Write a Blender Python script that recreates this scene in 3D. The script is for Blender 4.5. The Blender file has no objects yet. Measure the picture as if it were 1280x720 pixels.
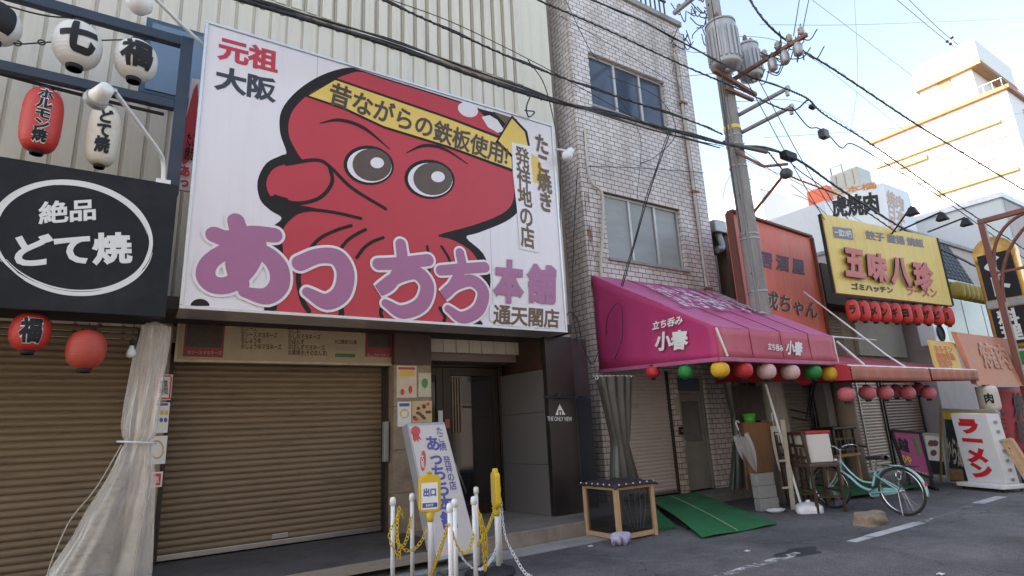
import bpy, bmesh, math, random
from mathutils import Vector as V, Matrix, Quaternion
rad = math.radians
random.seed(11)
S = bpy.context.scene
COL = S.collection
# ------------------------------------------------------------------ camera
CAMH = 1.5
FPX = 715.47
_y, _p, _r = rad(33.358), rad(13.907), rad(-2.806)
_F = V((math.sin(_y)*math.cos(_p), math.cos(_y)*math.cos(_p), math.sin(_p)))
_R0 = V((math.cos(_y), -math.sin(_y), 0)); _U0 = _R0.cross(_F)
CR = _R0*math.cos(_r) + _U0*math.sin(_r)
CU = -_R0*math.sin(_r) + _U0*math.cos(_r)
cam = bpy.data.cameras.new('camera'); co = bpy.data.objects.new('camera', cam); COL.objects.link(co)
cam.sensor_width = 36; cam.lens = 36*FPX/1280; cam.clip_end = 2000; cam.clip_start = .05
m4 = Matrix((CR, CU, -_F)).transposed().to_4x4(); m4.translation = (0, 0, CAMH)
co.matrix_world = m4
S.camera = co
# ------------------------------------------------------------------ light
SUN_AZ = rad(-58)      # measured from +Y towards +X: the sun stands behind the houses, to the left
SUN_EL = rad(32)
to_sun = V((math.sin(SUN_AZ)*math.cos(SUN_EL), math.cos(SUN_AZ)*math.cos(SUN_EL), math.sin(SUN_EL)))
w = bpy.data.worlds.new("World"); S.world = w; w.use_nodes = True
nt = w.node_tree
sk = nt.nodes.new('ShaderNodeTexSky'); sk.sky_type = 'NISHITA'; sk.sun_disc = False
sk.sun_elevation = SUN_EL; sk.sun_rotation = SUN_AZ; sk.air_density = 1.0; sk.dust_density = 1.5; sk.ozone_density = 1.0
hs = nt.nodes.new('ShaderNodeHueSaturation'); hs.inputs['Saturation'].default_value = .82
nt.links.new(sk.outputs[0], hs.inputs['Color'])
nt.links.new(hs.outputs[0], nt.nodes['Background'].inputs[0]); nt.nodes['Background'].inputs[1].default_value = .15
sl = bpy.data.lights.new('sun', 'SUN'); sl.energy = 2.8; sl.angle = rad(.5); sl.color = (1, .94, .84)
so = bpy.data.objects.new('sun', sl); COL.objects.link(so); so.rotation_euler = (-to_sun).to_track_quat('-Z', 'Y').to_euler()
S.view_settings.view_transform = 'Standard'; S.view_settings.look = 'None'; S.view_settings.gamma = 1
S.view_settings.use_curve_mapping = False
S.view_settings.use_white_balance = True; S.view_settings.white_balance_temperature = 7000; S.view_settings.white_balance_tint = 10
S.view_settings.exposure = 1.9
try:
    S.cycles.max_bounces = 6; S.cycles.transparent_max_bounces = 12; S.cycles.use_denoising = True
except Exception: pass

# ------------------------------------------------------------------ measuring: a point of the 1280x720 view on a plane of the place
def ray(x, y): return _F + CR*((x-640)/FPX) - CU*((y-360)/FPX)
def A(x, y, Y):
    d = ray(x, y); t = Y/d.y; return V((d.x*t, Y, CAMH+d.z*t))
def AX(x, y, X):
    d = ray(x, y); t = X/d.x; return V((X, d.y*t, CAMH+d.z*t))
def AZ(x, y, z=0):
    d = ray(x, y); t = (z-CAMH)/d.z; return V((d.x*t, d.y*t, z))
def AP(x, y, p0, d0):          # on the vertical plane through p0 along d0
    n = V((-d0[1], d0[0], 0)); d = ray(x, y); t = n.dot(V((p0[0], p0[1], 0)))/n.dot(d); return V((d.x*t, d.y*t, CAMH+d.z*t))

# ------------------------------------------------------------------ materials
MATS = {}
def mat(name, col, rough=.6, metal=0, var=.12, scale=6, bump=0, bscale=60, streak=0, dirt=None, dirt_amt=.5, alpha=1, trans=0, emit=0, spec=.5, stretch=(1, 1, 1), dstretch=None, dlim=(.48, .72)):
    if name in MATS: return MATS[name]
    m = bpy.data.materials.new(name); m.use_nodes = True
    n = m.node_tree.nodes; l = m.node_tree.links; b = n['Principled BSDF']
    b.inputs['Roughness'].default_value = rough; b.inputs['Metallic'].default_value = metal
    b.inputs['Specular IOR Level'].default_value = spec
    tc = n.new('ShaderNodeTexCoord'); mp = n.new('ShaderNodeMapping'); l.new(tc.outputs['Object'], mp.inputs[0])
    mp.inputs['Scale'].default_value = stretch
    ns = n.new('ShaderNodeTexNoise'); ns.inputs['Scale'].default_value = scale; ns.inputs['Detail'].default_value = 5; ns.inputs['Roughness'].default_value = .65
    l.new(mp.outputs[0], ns.inputs[0])
    mx = n.new('ShaderNodeMix'); mx.data_type = 'RGBA'
    c = V(col)
    mx.inputs['A'].default_value = (*(c*(1-var*1.6)), 1); mx.inputs['B'].default_value = (*[min(1, k*(1+var*1.6)) for k in c], 1)
    l.new(ns.outputs[0], mx.inputs['Factor'])
    out = mx.outputs['Result']
    if dirt is not None:
        mp2 = n.new('ShaderNodeMapping'); l.new(tc.outputs['Object'], mp2.inputs[0])
        mp2.inputs['Scale'].default_value = dstretch or ((7, 7, .45) if streak else (1.3, 1.3, 1.3))
        n2 = n.new('ShaderNodeTexNoise'); n2.inputs['Scale'].default_value = streak or 1.5; n2.inputs['Detail'].default_value = 6; n2.inputs['Roughness'].default_value = .7
        l.new(mp2.outputs[0], n2.inputs[0])
        rp = n.new('ShaderNodeValToRGB'); rp.color_ramp.elements[0].position = dlim[0]; rp.color_ramp.elements[1].position = dlim[1]
        l.new(n2.outputs[0], rp.inputs[0])
        ml = n.new('ShaderNodeMath'); ml.operation = 'MULTIPLY'; ml.inputs[1].default_value = dirt_amt; l.new(rp.outputs[0], ml.inputs[0])
        mx2 = n.new('ShaderNodeMix'); mx2.data_type = 'RGBA'; mx2.inputs['B'].default_value = (*dirt, 1)
        l.new(out, mx2.inputs['A']); l.new(ml.outputs[0], mx2.inputs['Factor']); out = mx2.outputs['Result']
    l.new(out, b.inputs['Base Color'])
    if bump:
        n3 = n.new('ShaderNodeTexNoise'); n3.inputs['Scale'].default_value = bscale; n3.inputs['Detail'].default_value = 4
        l.new(tc.outputs['Object'], n3.inputs[0])
        bp = n.new('ShaderNodeBump'); bp.inputs['Strength'].default_value = bump; bp.inputs['Distance'].default_value = .02
        l.new(n3.outputs[0], bp.inputs['Height']); l.new(bp.outputs[0], b.inputs['Normal'])
    if alpha < 1: b.inputs['Alpha'].default_value = alpha
    if trans: b.inputs['Transmission Weight'].default_value = trans
    if emit: b.inputs['Emission Color'].default_value = (*col, 1); b.inputs['Emission Strength'].default_value = emit
    MATS[name] = m
    return m
def brick_mat(name, c1, c2, mortar, bw, bh, msize=.012, rust=False):
    m = bpy.data.materials.new(name); m.use_nodes = True
    n = m.node_tree.nodes; l = m.node_tree.links; b = n['Principled BSDF']; b.inputs['Roughness'].default_value = .45
    tc = n.new('ShaderNodeTexCoord'); sp = n.new('ShaderNodeSeparateXYZ'); l.new(tc.outputs['Object'], sp.inputs[0])
    ad = n.new('ShaderNodeMath'); l.new(sp.outputs[0], ad.inputs[0]); l.new(sp.outputs[1], ad.inputs[1])
    cb = n.new('ShaderNodeCombineXYZ'); l.new(ad.outputs[0], cb.inputs[0]); l.new(sp.outputs[2], cb.inputs[1])
    bt = n.new('ShaderNodeTexBrick'); l.new(cb.outputs[0], bt.inputs[0])
    bt.inputs['Scale'].default_value = 1; bt.inputs['Brick Width'].default_value = bw; bt.inputs['Row Height'].default_value = bh
    bt.inputs['Mortar Size'].default_value = msize; bt.inputs['Mortar Smooth'].default_value = .1; bt.inputs['Bias'].default_value = 0
    bt.inputs['Color1'].default_value = (*c1, 1); bt.inputs['Color2'].default_value = (*c2, 1); bt.inputs['Mortar'].default_value = (*mortar, 1)
    ns = n.new('ShaderNodeTexNoise'); ns.inputs['Scale'].default_value = .9; ns.inputs['Detail'].default_value = 6; l.new(tc.outputs['Object'], ns.inputs[0])
    mpb = n.new('ShaderNodeMapping'); mpb.inputs['Scale'].default_value = (2.6, 2.6, .35); l.new(tc.outputs['Object'], mpb.inputs[0]); l.new(mpb.outputs[0], ns.inputs[0])
    rp = n.new('ShaderNodeValToRGB'); rp.color_ramp.elements[0].position = .36; rp.color_ramp.elements[0].color = (.78, .74, .69, 1); rp.color_ramp.elements[1].position = .6; rp.color_ramp.elements[1].color = (1, 1, 1, 1)
    l.new(ns.outputs[0], rp.inputs[0])
    mx = n.new('ShaderNodeMix'); mx.data_type = 'RGBA'; mx.blend_type = 'MULTIPLY'; mx.inputs['Factor'].default_value = 1
    l.new(bt.outputs['Color'], mx.inputs['A']); l.new(rp.outputs[0], mx.inputs['B']); out = mx.outputs['Result']
    l.new(out, b.inputs['Base Color'])
    bp = n.new('ShaderNodeBump'); bp.invert = True; bp.inputs['Strength'].default_value = .8; bp.inputs['Distance'].default_value = .012
    l.new(bt.outputs['Fac'], bp.inputs['Height']); l.new(bp.outputs[0], b.inputs['Normal'])
    MATS[name] = m
    return m

# ------------------------------------------------------------------ mesh building
class MB:
    def __init__(s): s.v = []; s.f = []; s.sm = []; s.mi = []; s.cur = 0
    def add(s, vs, fs, smooth=False):
        o = len(s.v); s.v += [V(p) for p in vs]
        for f in fs: s.f.append([i+o for i in f]); s.sm.append(smooth); s.mi.append(s.cur)
        return s
    def box(s, a, b):
        x0, y0, z0 = a; x1, y1, z1 = b
        return s.add([(x0,y0,z0),(x1,y0,z0),(x1,y1,z0),(x0,y1,z0),(x0,y0,z1),(x1,y0,z1),(x1,y1,z1),(x0,y1,z1)],
                     [(0,3,2,1),(4,5,6,7),(0,1,5,4),(1,2,6,5),(2,3,7,6),(3,0,4,7)])
    def hexa(s, p):  # 8 points: bottom loop 0-3, top loop 4-7
        return s.add(p, [(0,3,2,1),(4,5,6,7),(0,1,5,4),(1,2,6,5),(2,3,7,6),(3,0,4,7)])
    def slab(s, q, nrm, t):  # quad q extruded by nrm*t
        n = V(nrm)*t; return s.hexa([V(p) for p in q]+[V(p)+n for p in q])
    def bar(s, a, b, w, h, up=(0, 0, 1)):
        a = V(a); b = V(b); d = (b-a).normalized(); u = V(up)
        if abs(d.dot(u)) > .98: u = V((0, 1, 0))
        x = d.cross(u).normalized()*w/2; z = x.cross(d).normalized()*h/2
        return s.hexa([a-x-z, a+x-z, a+x+z, a-x+z, b-x-z, b+x-z, b+x+z, b-x+z])
    def tube(s, pts, r, seg=8, cap=True, smooth=True):
        pts = [V(p) for p in pts]; n = len(pts)
        rs = r if isinstance(r, (list, tuple)) else [r]*n
        vs = []; fs = []; prev = None
        for i, p in enumerate(pts):
            d = (pts[min(i+1, n-1)]-pts[max(i-1, 0)]).normalized()
            if prev is None:
                u = V((0, 0, 1)) if abs(d.z) < .9 else V((1, 0, 0)); x = d.cross(u).normalized()
            else:
                x = (prev-d*prev.dot(d)).normalized()
            prev = x; y = d.cross(x)
            for k in range(seg):
                a = 2*math.pi*k/seg; vs.append(p+(x*math.cos(a)+y*math.sin(a))*rs[i])
        for i in range(n-1):
            for k in range(seg):
                k2 = (k+1) % seg; fs.append((i*seg+k, i*seg+k2, (i+1)*seg+k2, (i+1)*seg+k))
        s.add(vs, fs, smooth)
        if cap: s.add(vs[:seg], [tuple(range(seg))[::-1]]); s.add(vs[-seg:], [tuple(range(seg))])
        return s
    def lathe(s, c, prof, seg=24, axis=(0, 0, 1), smooth=True, sx=1, sy=1):
        c = V(c); q = V((0, 0, 1)).rotation_difference(V(axis)); vs = []; fs = []
        for r, z in prof:
            for k in range(seg):
                a = 2*math.pi*k/seg; vs.append(c+q @ V((r*math.cos(a)*sx, r*math.sin(a)*sy, z)))
        for i in range(len(prof)-1):
            for k in range(seg):
                k2 = (k+1) % seg; fs.append((i*seg+k, i*seg+k2, (i+1)*seg+k2, (i+1)*seg+k))
        fs2 = []
        if prof[0][0] > 1e-4: fs2.append(tuple(range(seg))[::-1])
        n = len(prof)
        if prof[-1][0] > 1e-4: fs2.append(tuple(range((n-1)*seg, n*seg)))
        s.add(vs, fs, smooth); o = len(s.v)-len(vs)
        for f in fs2: s.f.append([i+o for i in f]); s.sm.append(False); s.mi.append(s.cur)
        return s
    def torus(s, c, R, r, n1=20, n2=8, axis=(0, 0, 1), sx=1, sy=1, xdir=None):
        c = V(c)
        if xdir is None: q = V((0, 0, 1)).rotation_difference(V(axis)).to_matrix()
        else:
            z = V(axis).normalized(); x = (V(xdir)-z*V(xdir).dot(z)).normalized(); q = Matrix((x, z.cross(x), z)).transposed()
        vs = []; fs = []
        for i in range(n1):
            a = 2*math.pi*i/n1
            for k in range(n2):
                b = 2*math.pi*k/n2; rr = R+r*math.cos(b)
                vs.append(c+q @ V((rr*math.cos(a)*sx, rr*math.sin(a)*sy, r*math.sin(b))))
        for i in range(n1):
            for k in range(n2):
                i2 = (i+1) % n1; k2 = (k+1) % n2; fs.append((i*n2+k, i2*n2+k, i2*n2+k2, i*n2+k2))
        return s.add(vs, fs, True)
    def poly(s, pts):   # flat filled outline (triangulated)
        from mathutils.geometry import tessellate_polygon
        pts = [V(p) for p in pts]
        return s.add(pts, [tuple(t) for t in tessellate_polygon([pts])])
    def grid(s, fn, nu, nv, smooth=True):
        vs = [fn(i/nu, j/nv) for j in range(nv+1) for i in range(nu+1)]
        fs = [(j*(nu+1)+i, j*(nu+1)+i+1, (j+1)*(nu+1)+i+1, (j+1)*(nu+1)+i) for j in range(nv) for i in range(nu)]
        return s.add(vs, fs, smooth)
    def build(s, name, m, parent=None, bevel=0, label=None, cat=None, group=None, kind=None, solid=0, fixn=False):
        me = bpy.data.meshes.new(name)
        if parent is not None:
            o3 = wloc(parent)
        elif kind: o3 = V((0, 0, 0))
        else:
            xs = [p.x for p in s.v]; ys = [p.y for p in s.v]; zs = [p.z for p in s.v]
            o3 = V(((min(xs)+max(xs))/2, (min(ys)+max(ys))/2, min(zs)))
        me.from_pydata([tuple(p-o3) for p in s.v], [], s.f)
        me.polygons.foreach_set('use_smooth', s.sm)
        ms = m if isinstance(m, (list, tuple)) else [m]
        for k in ms: me.materials.append(k)
        if len(ms) > 1: me.polygons.foreach_set('material_index', s.mi)
        if fixn:
            bm = bmesh.new(); bm.from_mesh(me); bmesh.ops.recalc_face_normals(bm, faces=bm.faces); bm.to_mesh(me); bm.free()
        o = bpy.data.objects.new(name, me); COL.objects.link(o)
        if parent is not None: o.parent = parent
        else: o.location = o3
        if bevel:
            b = o.modifiers.new('bevel', 'BEVEL'); b.width = bevel; b.segments = 2; b.limit_method = 'ANGLE'
        if solid:
            b = o.modifiers.new('solid', 'SOLIDIFY'); b.thickness = solid
        if label: o['label'] = label
        if cat: o['category'] = cat
        if group: o['group'] = group
        if kind: o['kind'] = kind
        return o
def wloc(o):
    p = V((0, 0, 0))
    while o is not None: p += o.location; o = o.parent
    return p
def thing(name, loc, label, cat, group=None):
    o = bpy.data.objects.new(name, None); COL.objects.link(o); o.location = loc; o.empty_display_size = .1
    o['label'] = label; o['category'] = cat
    if group: o['group'] = group
    return o
def dup(o, loc=None, rot=None, scale=None, label=None, parent=None):
    c = o.copy(); COL.objects.link(c)
    if parent is not None: c.parent = parent
    if loc is not None: c.location = loc
    if rot is not None: c.rotation_euler = rot
    if scale is not None: c.scale = scale
    if label: c['label'] = label
    for ch in list(o.children): dup(ch, parent=c)
    return c
def smooth_pts(pts, n=6):
    pts = [V(p) for p in pts]
    if len(pts) < 3: return pts
    out = []
    P_ = [pts[0]*2-pts[1]]+pts+[pts[-1]*2-pts[-2]]
    for i in range(1, len(P_)-2):
        a, b, c, d = P_[i-1], P_[i], P_[i+1], P_[i+2]
        for k in range(n):
            t = k/n
            out.append(.5*((2*b)+(c-a)*t+(2*a-5*b+4*c-d)*t*t+(3*b-a-3*c+d)*t**3))
    out.append(pts[-1]); return out

# ------------------------------------------------------------------ lettering
_tc = {}
def glyphs(body, wt=0, res=3):
    k = (body, wt)
    if k in _tc: return _tc[k]
    c = bpy.data.curves.new('t', 'FONT'); c.body = body; c.resolution_u = res; c.space_line = .92; c.space_character = .96
    c.bevel_depth = wt*.8; c.bevel_resolution = 0; c.fill_mode = 'FRONT'      # the chamfer thickens each stroke
    o = bpy.data.objects.new('t', c); COL.objects.link(o)
    dg = bpy.context.evaluated_depsgraph_get(); me = bpy.data.meshes.new_from_object(o.evaluated_get(dg))
    vs = [v.co.copy() for v in me.vertices]; fs = [tuple(p.vertices) for p in me.polygons if min(vs[i].z for i in p.vertices) > -1e-5]
    bpy.data.objects.remove(o); bpy.data.meshes.remove(me); bpy.data.curves.remove(c)
    x0 = min(v.x for v in vs); x1 = max(v.x for v in vs); y0 = min(v.y for v in vs); y1 = max(v.y for v in vs)
    used = sorted({i for f in fs for i in f}); rm = {i: k for k, i in enumerate(used)}; zz = max(1e-6, max(v.z for v in vs))
    vs = [V(((vs[i].x-x0)/(x1-x0), (vs[i].y-y0)/(y1-y0), max(0, vs[i].z)/zz)) for i in used]; fs = [tuple(rm[i] for i in f) for f in fs]
    _tc[k] = (vs, fs, (x1-x0)/(y1-y0)); return _tc[k]
def text3(mb, body, p, ux, uz, wt=.02, relief=.0012):
    vs, fs, _ = glyphs(body, wt)
    p = V(p); ux = V(ux); uz = V(uz); n = ux.cross(uz).normalized()*relief
    mb.add([p+ux*v.x+uz*v.y+n*v.z for v in vs], fs); return mb
def textpx(mb, body, ll, lr, ul, Y, wt=.02):
    a = A(*ll, Y); return text3(mb, body, a, A(*lr, Y)-a, A(*ul, Y)-a, wt)
def ribbon(mb, pts, wd, nrm=(0, -1, 0), rounds=True, n=6, dz=0):   # pts 3D in a plane, wd metres or list
    P_ = smooth_pts(pts, n); N = len(P_); nr = V(nrm)
    ws = wd if isinstance(wd, (list, tuple)) else [wd, wd]
    def W(i):
        t = i/(N-1)*(len(ws)-1); k = min(int(t), len(ws)-2); return (ws[k]+(ws[k+1]-ws[k])*(t-k))/2
    vs = []; fs = []
    for i, p in enumerate(P_):
        d = (P_[min(i+1, N-1)]-P_[max(i-1, 0)]).normalized(); s_ = d.cross(nr).normalized()
        e = nr*(dz+i*2.5e-5); vs += [p+s_*W(i)+e, p-s_*W(i)+e]
    for i in range(N-1): fs.append((2*i, 2*i+1, 2*i+3, 2*i+2))
    mb.add(vs, fs)
    if rounds:
        for i, sg in ((0, -1), (N-1, 1)):
            d = (P_[min(i+1, N-1)]-P_[max(i-1, 0)]).normalized(); s_ = d.cross(nr).normalized()
            mb.add([P_[i]+nr*(dz-.0001+i*2.5e-5)]+[P_[i]+nr*(dz-.0001+i*2.5e-5)+s_*W(i)*math.cos(a)+d*sg*W(i)*math.sin(a) for a in [math.pi*k/10 for k in range(11)]],
                   [(0, k, k+1) for k in range(1, 11)])
    return mb
def ell(cx, cy, rx, ry, Y, rot=0, n=28):
    c, s_ = math.cos(rot), math.sin(rot); out = []
    for k in range(n):
        a = 2*math.pi*k/n; x, y = rx*math.cos(a), ry*math.sin(a); out.append(A(cx+x*c-y*s_, cy+x*s_+y*c, Y))
    return out

exec_sections = []
# ------------------------------------------------------------------ palette
WHITE = mat('white_paint', (.74, .74, .74), .5, var=.05, dirt=(.5, .47, .42), dirt_amt=.25, streak=2)
PLASTW = mat('white_plastic', (.72, .73, .74), .35, var=.05, dirt=(.4, .38, .35), dirt_amt=.3)
BLACK = mat('black_paint', (.02, .02, .022), .45, var=.2)
INK = mat('black_ink', (.025, .025, .028), .6, var=.1, spec=.2)
STEEL = mat('steel', (.45, .45, .46), .35, .9, var=.12)
GALV = mat('galvanised_steel', (.36, .36, .36), .5, .6, var=.18, scale=14)
RUST = mat('rusty_steel', (.22, .11, .07), .8, .1, var=.3, scale=10, bump=.3)
CABLE = mat('black_cable_rubber', (.018, .018, .02), .55, var=.2)
CONC = mat('concrete', (.3, .29, .275), .85, var=.16, scale=5, bump=.35, bscale=50, dirt=(.12, .11, .1), dirt_amt=.6)
DARK = mat('dark_interior', (.02, .018, .017), .8, var=.3)
RUBBER = mat('black_rubber', (.022, .022, .024), .7, var=.25)
WOODL = mat('pale_pine_wood', (.48, .31, .17), .6, var=.2, scale=6, stretch=(8, 8, 1), bump=.2)
WOODD = mat('dark_brown_wood', (.055, .03, .02), .4, var=.3, scale=8, stretch=(6, 6, 1))
#@@SECTIONS
# ================================================================== ground
def asphalt():
    m = bpy.data.materials.new('asphalt'); m.use_nodes = True; n = m.node_tree.nodes; l = m.node_tree.links; b = n['Principled BSDF']
    b.inputs['Roughness'].default_value = .85; b.inputs['Specular IOR Level'].default_value = .3
    tc = n.new('ShaderNodeTexCoord')
    def noise(s, d=3, r=.6):
        k = n.new('ShaderNodeTexNoise'); k.inputs['Scale'].default_value = s; k.inputs['Detail'].default_value = d; k.inputs['Roughness'].default_value = r; l.new(tc.outputs['Object'], k.inputs[0]); return k.outputs[0]
    def ramp(i, p0, c0, p1, c1):
        k = n.new('ShaderNodeValToRGB'); e = k.color_ramp.elements; e[0].position = p0; e[0].color = (*c0, 1); e[1].position = p1; e[1].color = (*c1, 1); l.new(i, k.inputs[0]); return k.outputs[0]
    def mul(a, b_):
        k = n.new('ShaderNodeMix'); k.data_type = 'RGBA'; k.blend_type = 'MULTIPLY'; k.inputs['Factor'].default_value = 1; l.new(a, k.inputs['A']); l.new(b_, k.inputs['B']); return k.outputs['Result']
    c = ramp(noise(70, 3, .9), .36, (.062, .06, .063), .66, (.27, .262, .26))
    c = mul(c, ramp(noise(.55, 7, .65), .36, (.55, .54, .54), .62, (1.1, 1.09, 1.08)))
    c = mul(c, ramp(noise(24, 3, .8), .34, (.8, .8, .8), .66, (1.14, 1.14, 1.14)))
    c = mul(c, ramp(noise(5, 5, .7), .35, (.82, .82, .82), .65, (1.05, 1.05, 1.05)))
    v = n.new('ShaderNodeTexVoronoi'); v.feature = 'DISTANCE_TO_EDGE'; v.inputs['Scale'].default_value = .33
    mp = n.new('ShaderNodeVectorMath'); mp.operation = 'ADD'; wn = n.new('ShaderNodeTexNoise'); wn.inputs['Scale'].default_value = 1.6; wn.inputs['Detail'].default_value = 5
    l.new(tc.outputs['Object'], wn.inputs[0]); l.new(tc.outputs['Object'], mp.inputs[0]); l.new(wn.outputs['Color'], mp.inputs[1]); l.new(mp.outputs[0], v.inputs[0])
    c = mul(c, ramp(v.outputs['Distance'], .0, (.55, .55, .55), .006, (1, 1, 1)))
    l.new(c, b.inputs['Base Color'])
    bp = n.new('ShaderNodeBump'); bp.inputs['Strength'].default_value = .5; bp.inputs['Distance'].default_value = .008; l.new(noise(120, 2, .8), bp.inputs['Height']); l.new(bp.outputs[0], b.inputs['Normal'])
    return m
def worn_paint(t0=.45, t1=.58):
    m = bpy.data.materials.new('worn_road_paint'); m.use_nodes = True; n = m.node_tree.nodes; l = m.node_tree.links; b = n['Principled BSDF']
    b.inputs['Roughness'].default_value = .8; tc = n.new('ShaderNodeTexCoord')
    k = n.new('ShaderNodeTexNoise'); k.inputs['Scale'].default_value = 7; k.inputs['Detail'].default_value = 8; k.inputs['Roughness'].default_value = .75; l.new(tc.outputs['Object'], k.inputs[0])
    r = n.new('ShaderNodeValToRGB'); r.color_ramp.elements[0].position = t0; r.color_ramp.elements[1].position = t1; l.new(k.outputs[0], r.inputs[0])
    b.inputs['Base Color'].default_value = (.5, .5, .5, 1); l.new(r.outputs[0], b.inputs['Alpha'])
    return m
ASPH = asphalt(); PAINT = worn_paint(); PAINT3 = worn_paint(.52, .66)
MB().add([(-150, -150, 0), (300, -150, 0), (300, 300, 0), (-150, 300, 0)], [(0, 1, 2, 3)]).build('road', ASPH, kind='structure')
PAINT2 = mat('road_paint', (.5, .5, .49), .8, var=.2, scale=14, dirt=(.12, .12, .12), dirt_amt=.7)
pl = MB()
for a, b, wd in (((895, 722), (935, 709), .11), ((938, 708), (1000, 691), .12)):
    p, q = AZ(*a, .004), AZ(*b, .004); pl.add([p+V((0, -wd/2, 0)), q+V((0, -wd/2, 0)), q+V((0, wd/2, 0)), p+V((0, wd/2, 0))], [(0, 1, 2, 3)])
pl.build('worn_lane_line', PAINT, kind='structure')
pl = MB()
for a, b, wd in (((1064, 677), (1086, 671), .12), ((1087, 670.5), (1150, 653), .15), ((1222, 629), (1252, 620.5), .17)):
    p, q = AZ(*a, .004), AZ(*b, .004); pl.add([p+V((0, -wd/2, 0)), q+V((0, -wd/2, 0)), q+V((0, wd/2, 0)), p+V((0, wd/2, 0))], [(0, 1, 2, 3)])
pl.build('lane_line', PAINT2, kind='structure')
p, q = AZ(1150, 653, .004), AZ(1222, 629, .004)
MB().add([p+V((0, -.06, 0)), q+V((0, -.06, 0)), q+V((0, .06, 0)), p+V((0, .06, 0))], [(0, 1, 2, 3)]).build('faded_lane_line', PAINT3, kind='structure')
# tar patch
t0 = AZ(1000, 690, .003)
MB().poly([t0+V((math.cos(a)*.34*(1+.3*math.sin(3*a)), math.sin(a)*.16*(1+.2*math.cos(5*a)), 0)) for a in [k*math.pi/12 for k in range(24)]]).build('tar_patch', mat('fresh_tar', (.03, .03, .031), .7, var=.2), kind='structure')
MB().box((-3, 6.32, -.1), (6.8, 6.74, .012)).build('gutter_strip', CONC, kind='structure')
STONE = mat('entrance_stone', (.26, .22, .18), .7, var=.22, scale=7, bump=.5, bscale=25, dirt=(.08, .07, .06), dirt_amt=.6)
FLOORT = mat('floor_tiles', (.2, .175, .15), .6, var=.25, scale=3, dirt=(.05, .045, .04), dirt_amt=.5)
SLABT = mat('dirty_floor_slab', (.07, .06, .055), .85, var=.35, scale=5, bump=.4, dirt=(.02, .02, .02), dirt_amt=.6)
MB().box((-3.2, 6.52, .10), (3.3, 8.6, .2)).build('shop_floor', SLABT, kind='structure', bevel=.008)
MB().box((-3.2, 6.50, .095), (3.3, 6.518, .195)).build('floor_edge_board', mat('weathered_board', (.27, .23, .19), .8, var=.25, stretch=(1, 6, 8), bump=.3), kind='structure')
MB().box((-3.2, 6.75, 0), (3.3, 8.6, .098)).build('dark_floor_recess', DARK, kind='structure')  # near-black fill standing in for the shade in the gap under the floor
MB().box((3.302, 6.76, 0), (6.05, 9.4, .196)).build('entrance_platform', [STONE], kind='structure', bevel=.012)
g = MB()
for i in range(6):
    for j in range(5): g.box((3.32+i*.453, 6.775+j*.42, .19), (3.32+i*.453+.445, 6.775+j*.42+.412, .2))
g.build('entrance_floor_tiles', FLOORT, kind='structure', bevel=.004)
MB().box((6.052, 6.95, 0), (7.0, 8.4, .19)).build('side_step', CONC, kind='structure', bevel=.015)
MB().box((7.05, 7.42, 0), (10.6, 8.3, .17)).build('brick_shop_step', [mat('rough_step_stone', (.2, .185, .165), .9, var=.4, scale=12, bump=.8, bscale=14, dirt=(.05, .05, .05), dirt_amt=.7)], kind='structure', bevel=.02)
MB().box((10.6, 7.3, 0), (20, 8.3, .06)).build('pavement_strip', CONC, kind='structure', bevel=.01)

# ================================================================== left building with metal siding
SID = mat('cream_metal_siding', (.58, .535, .445), .45, var=.05, scale=2, dirt=(.33, .29, .22), dirt_amt=.4, streak=1.2)
SIDP = mat('cream_flat_panel', (.6, .56, .46), .5, var=.05, dirt=(.38, .34, .27), dirt_amt=.35, streak=1)
bA = thing('shop_building', (1.5, 8.2, 0), 'tall shop building clad in ribbed cream metal siding behind the big octopus sign', 'building')
ZJ = 8.05
def siding(x0, x1, z0, z1, Y, pitch, gw, depth, tilt=0):
    m = MB(); x = x0
    prof = []
    while x < x1:
        prof += [(x, 0), (x+pitch-gw, 0), (x+pitch-gw*.8, depth), (x+pitch-gw*.2, depth)]
        x += pitch
    prof.append((x, 0))
    n = len(prof)
    m.add([(px, Y+d, z0) for px, d in prof]+[(px, Y+d, z1) for px, d in prof], [(i, i+1, n+i+1, n+i) for i in range(n-1)])
    return m
siding(-7, 5.72, 2.75, ZJ, 8.2, .235, .045, .03).build('siding', SID, bA)
siding(-7, 5.72, ZJ+.02, 16, 8.17, .235, .04, .035).build('siding', SID, bA)
m = MB(); x = -7
while x < 5.7: m.box((x+.02, 8.115, ZJ+.03), (x+.175, 8.17, 16)); x += .235
m.build('raised_ribs', SID, bA, bevel=.01)
MB().box((-7, 8.13, ZJ-.01), (5.72, 8.2, ZJ+.018)).build('joint_flashing', SIDP, bA)
MB().box((5.722, 8.16, 2.75), (6.6, 8.6, 16)).build('corner_panel', SIDP, bA, bevel=.01)
MB().box((-7, 8.25, 3.0), (6.58, 16, 15.9)).build('wall', SIDP, bA)
m = MB(); m.box((-7, 8.3, .0), (-6.9, 12, 3)); m.box((-7, 9.4, 0), (6.5, 9.6, 3.0)); m.build('back_wall', DARK, bA)
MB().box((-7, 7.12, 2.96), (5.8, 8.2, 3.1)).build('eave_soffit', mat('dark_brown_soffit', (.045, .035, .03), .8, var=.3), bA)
MB().box((-7, 8.1, 15.9), (6.7, 16, 16.15)).build('roof', SIDP, bA)
MB().box((-8, 16.5, 0), (6.4, 32, 30)).build('added_shade_tower', SIDP, label='unseen tower added behind the ribbed metal building to shade the roofs beyond', cat='building')  # unseen tower, added to keep the sun off the billboard and blocks
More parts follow.
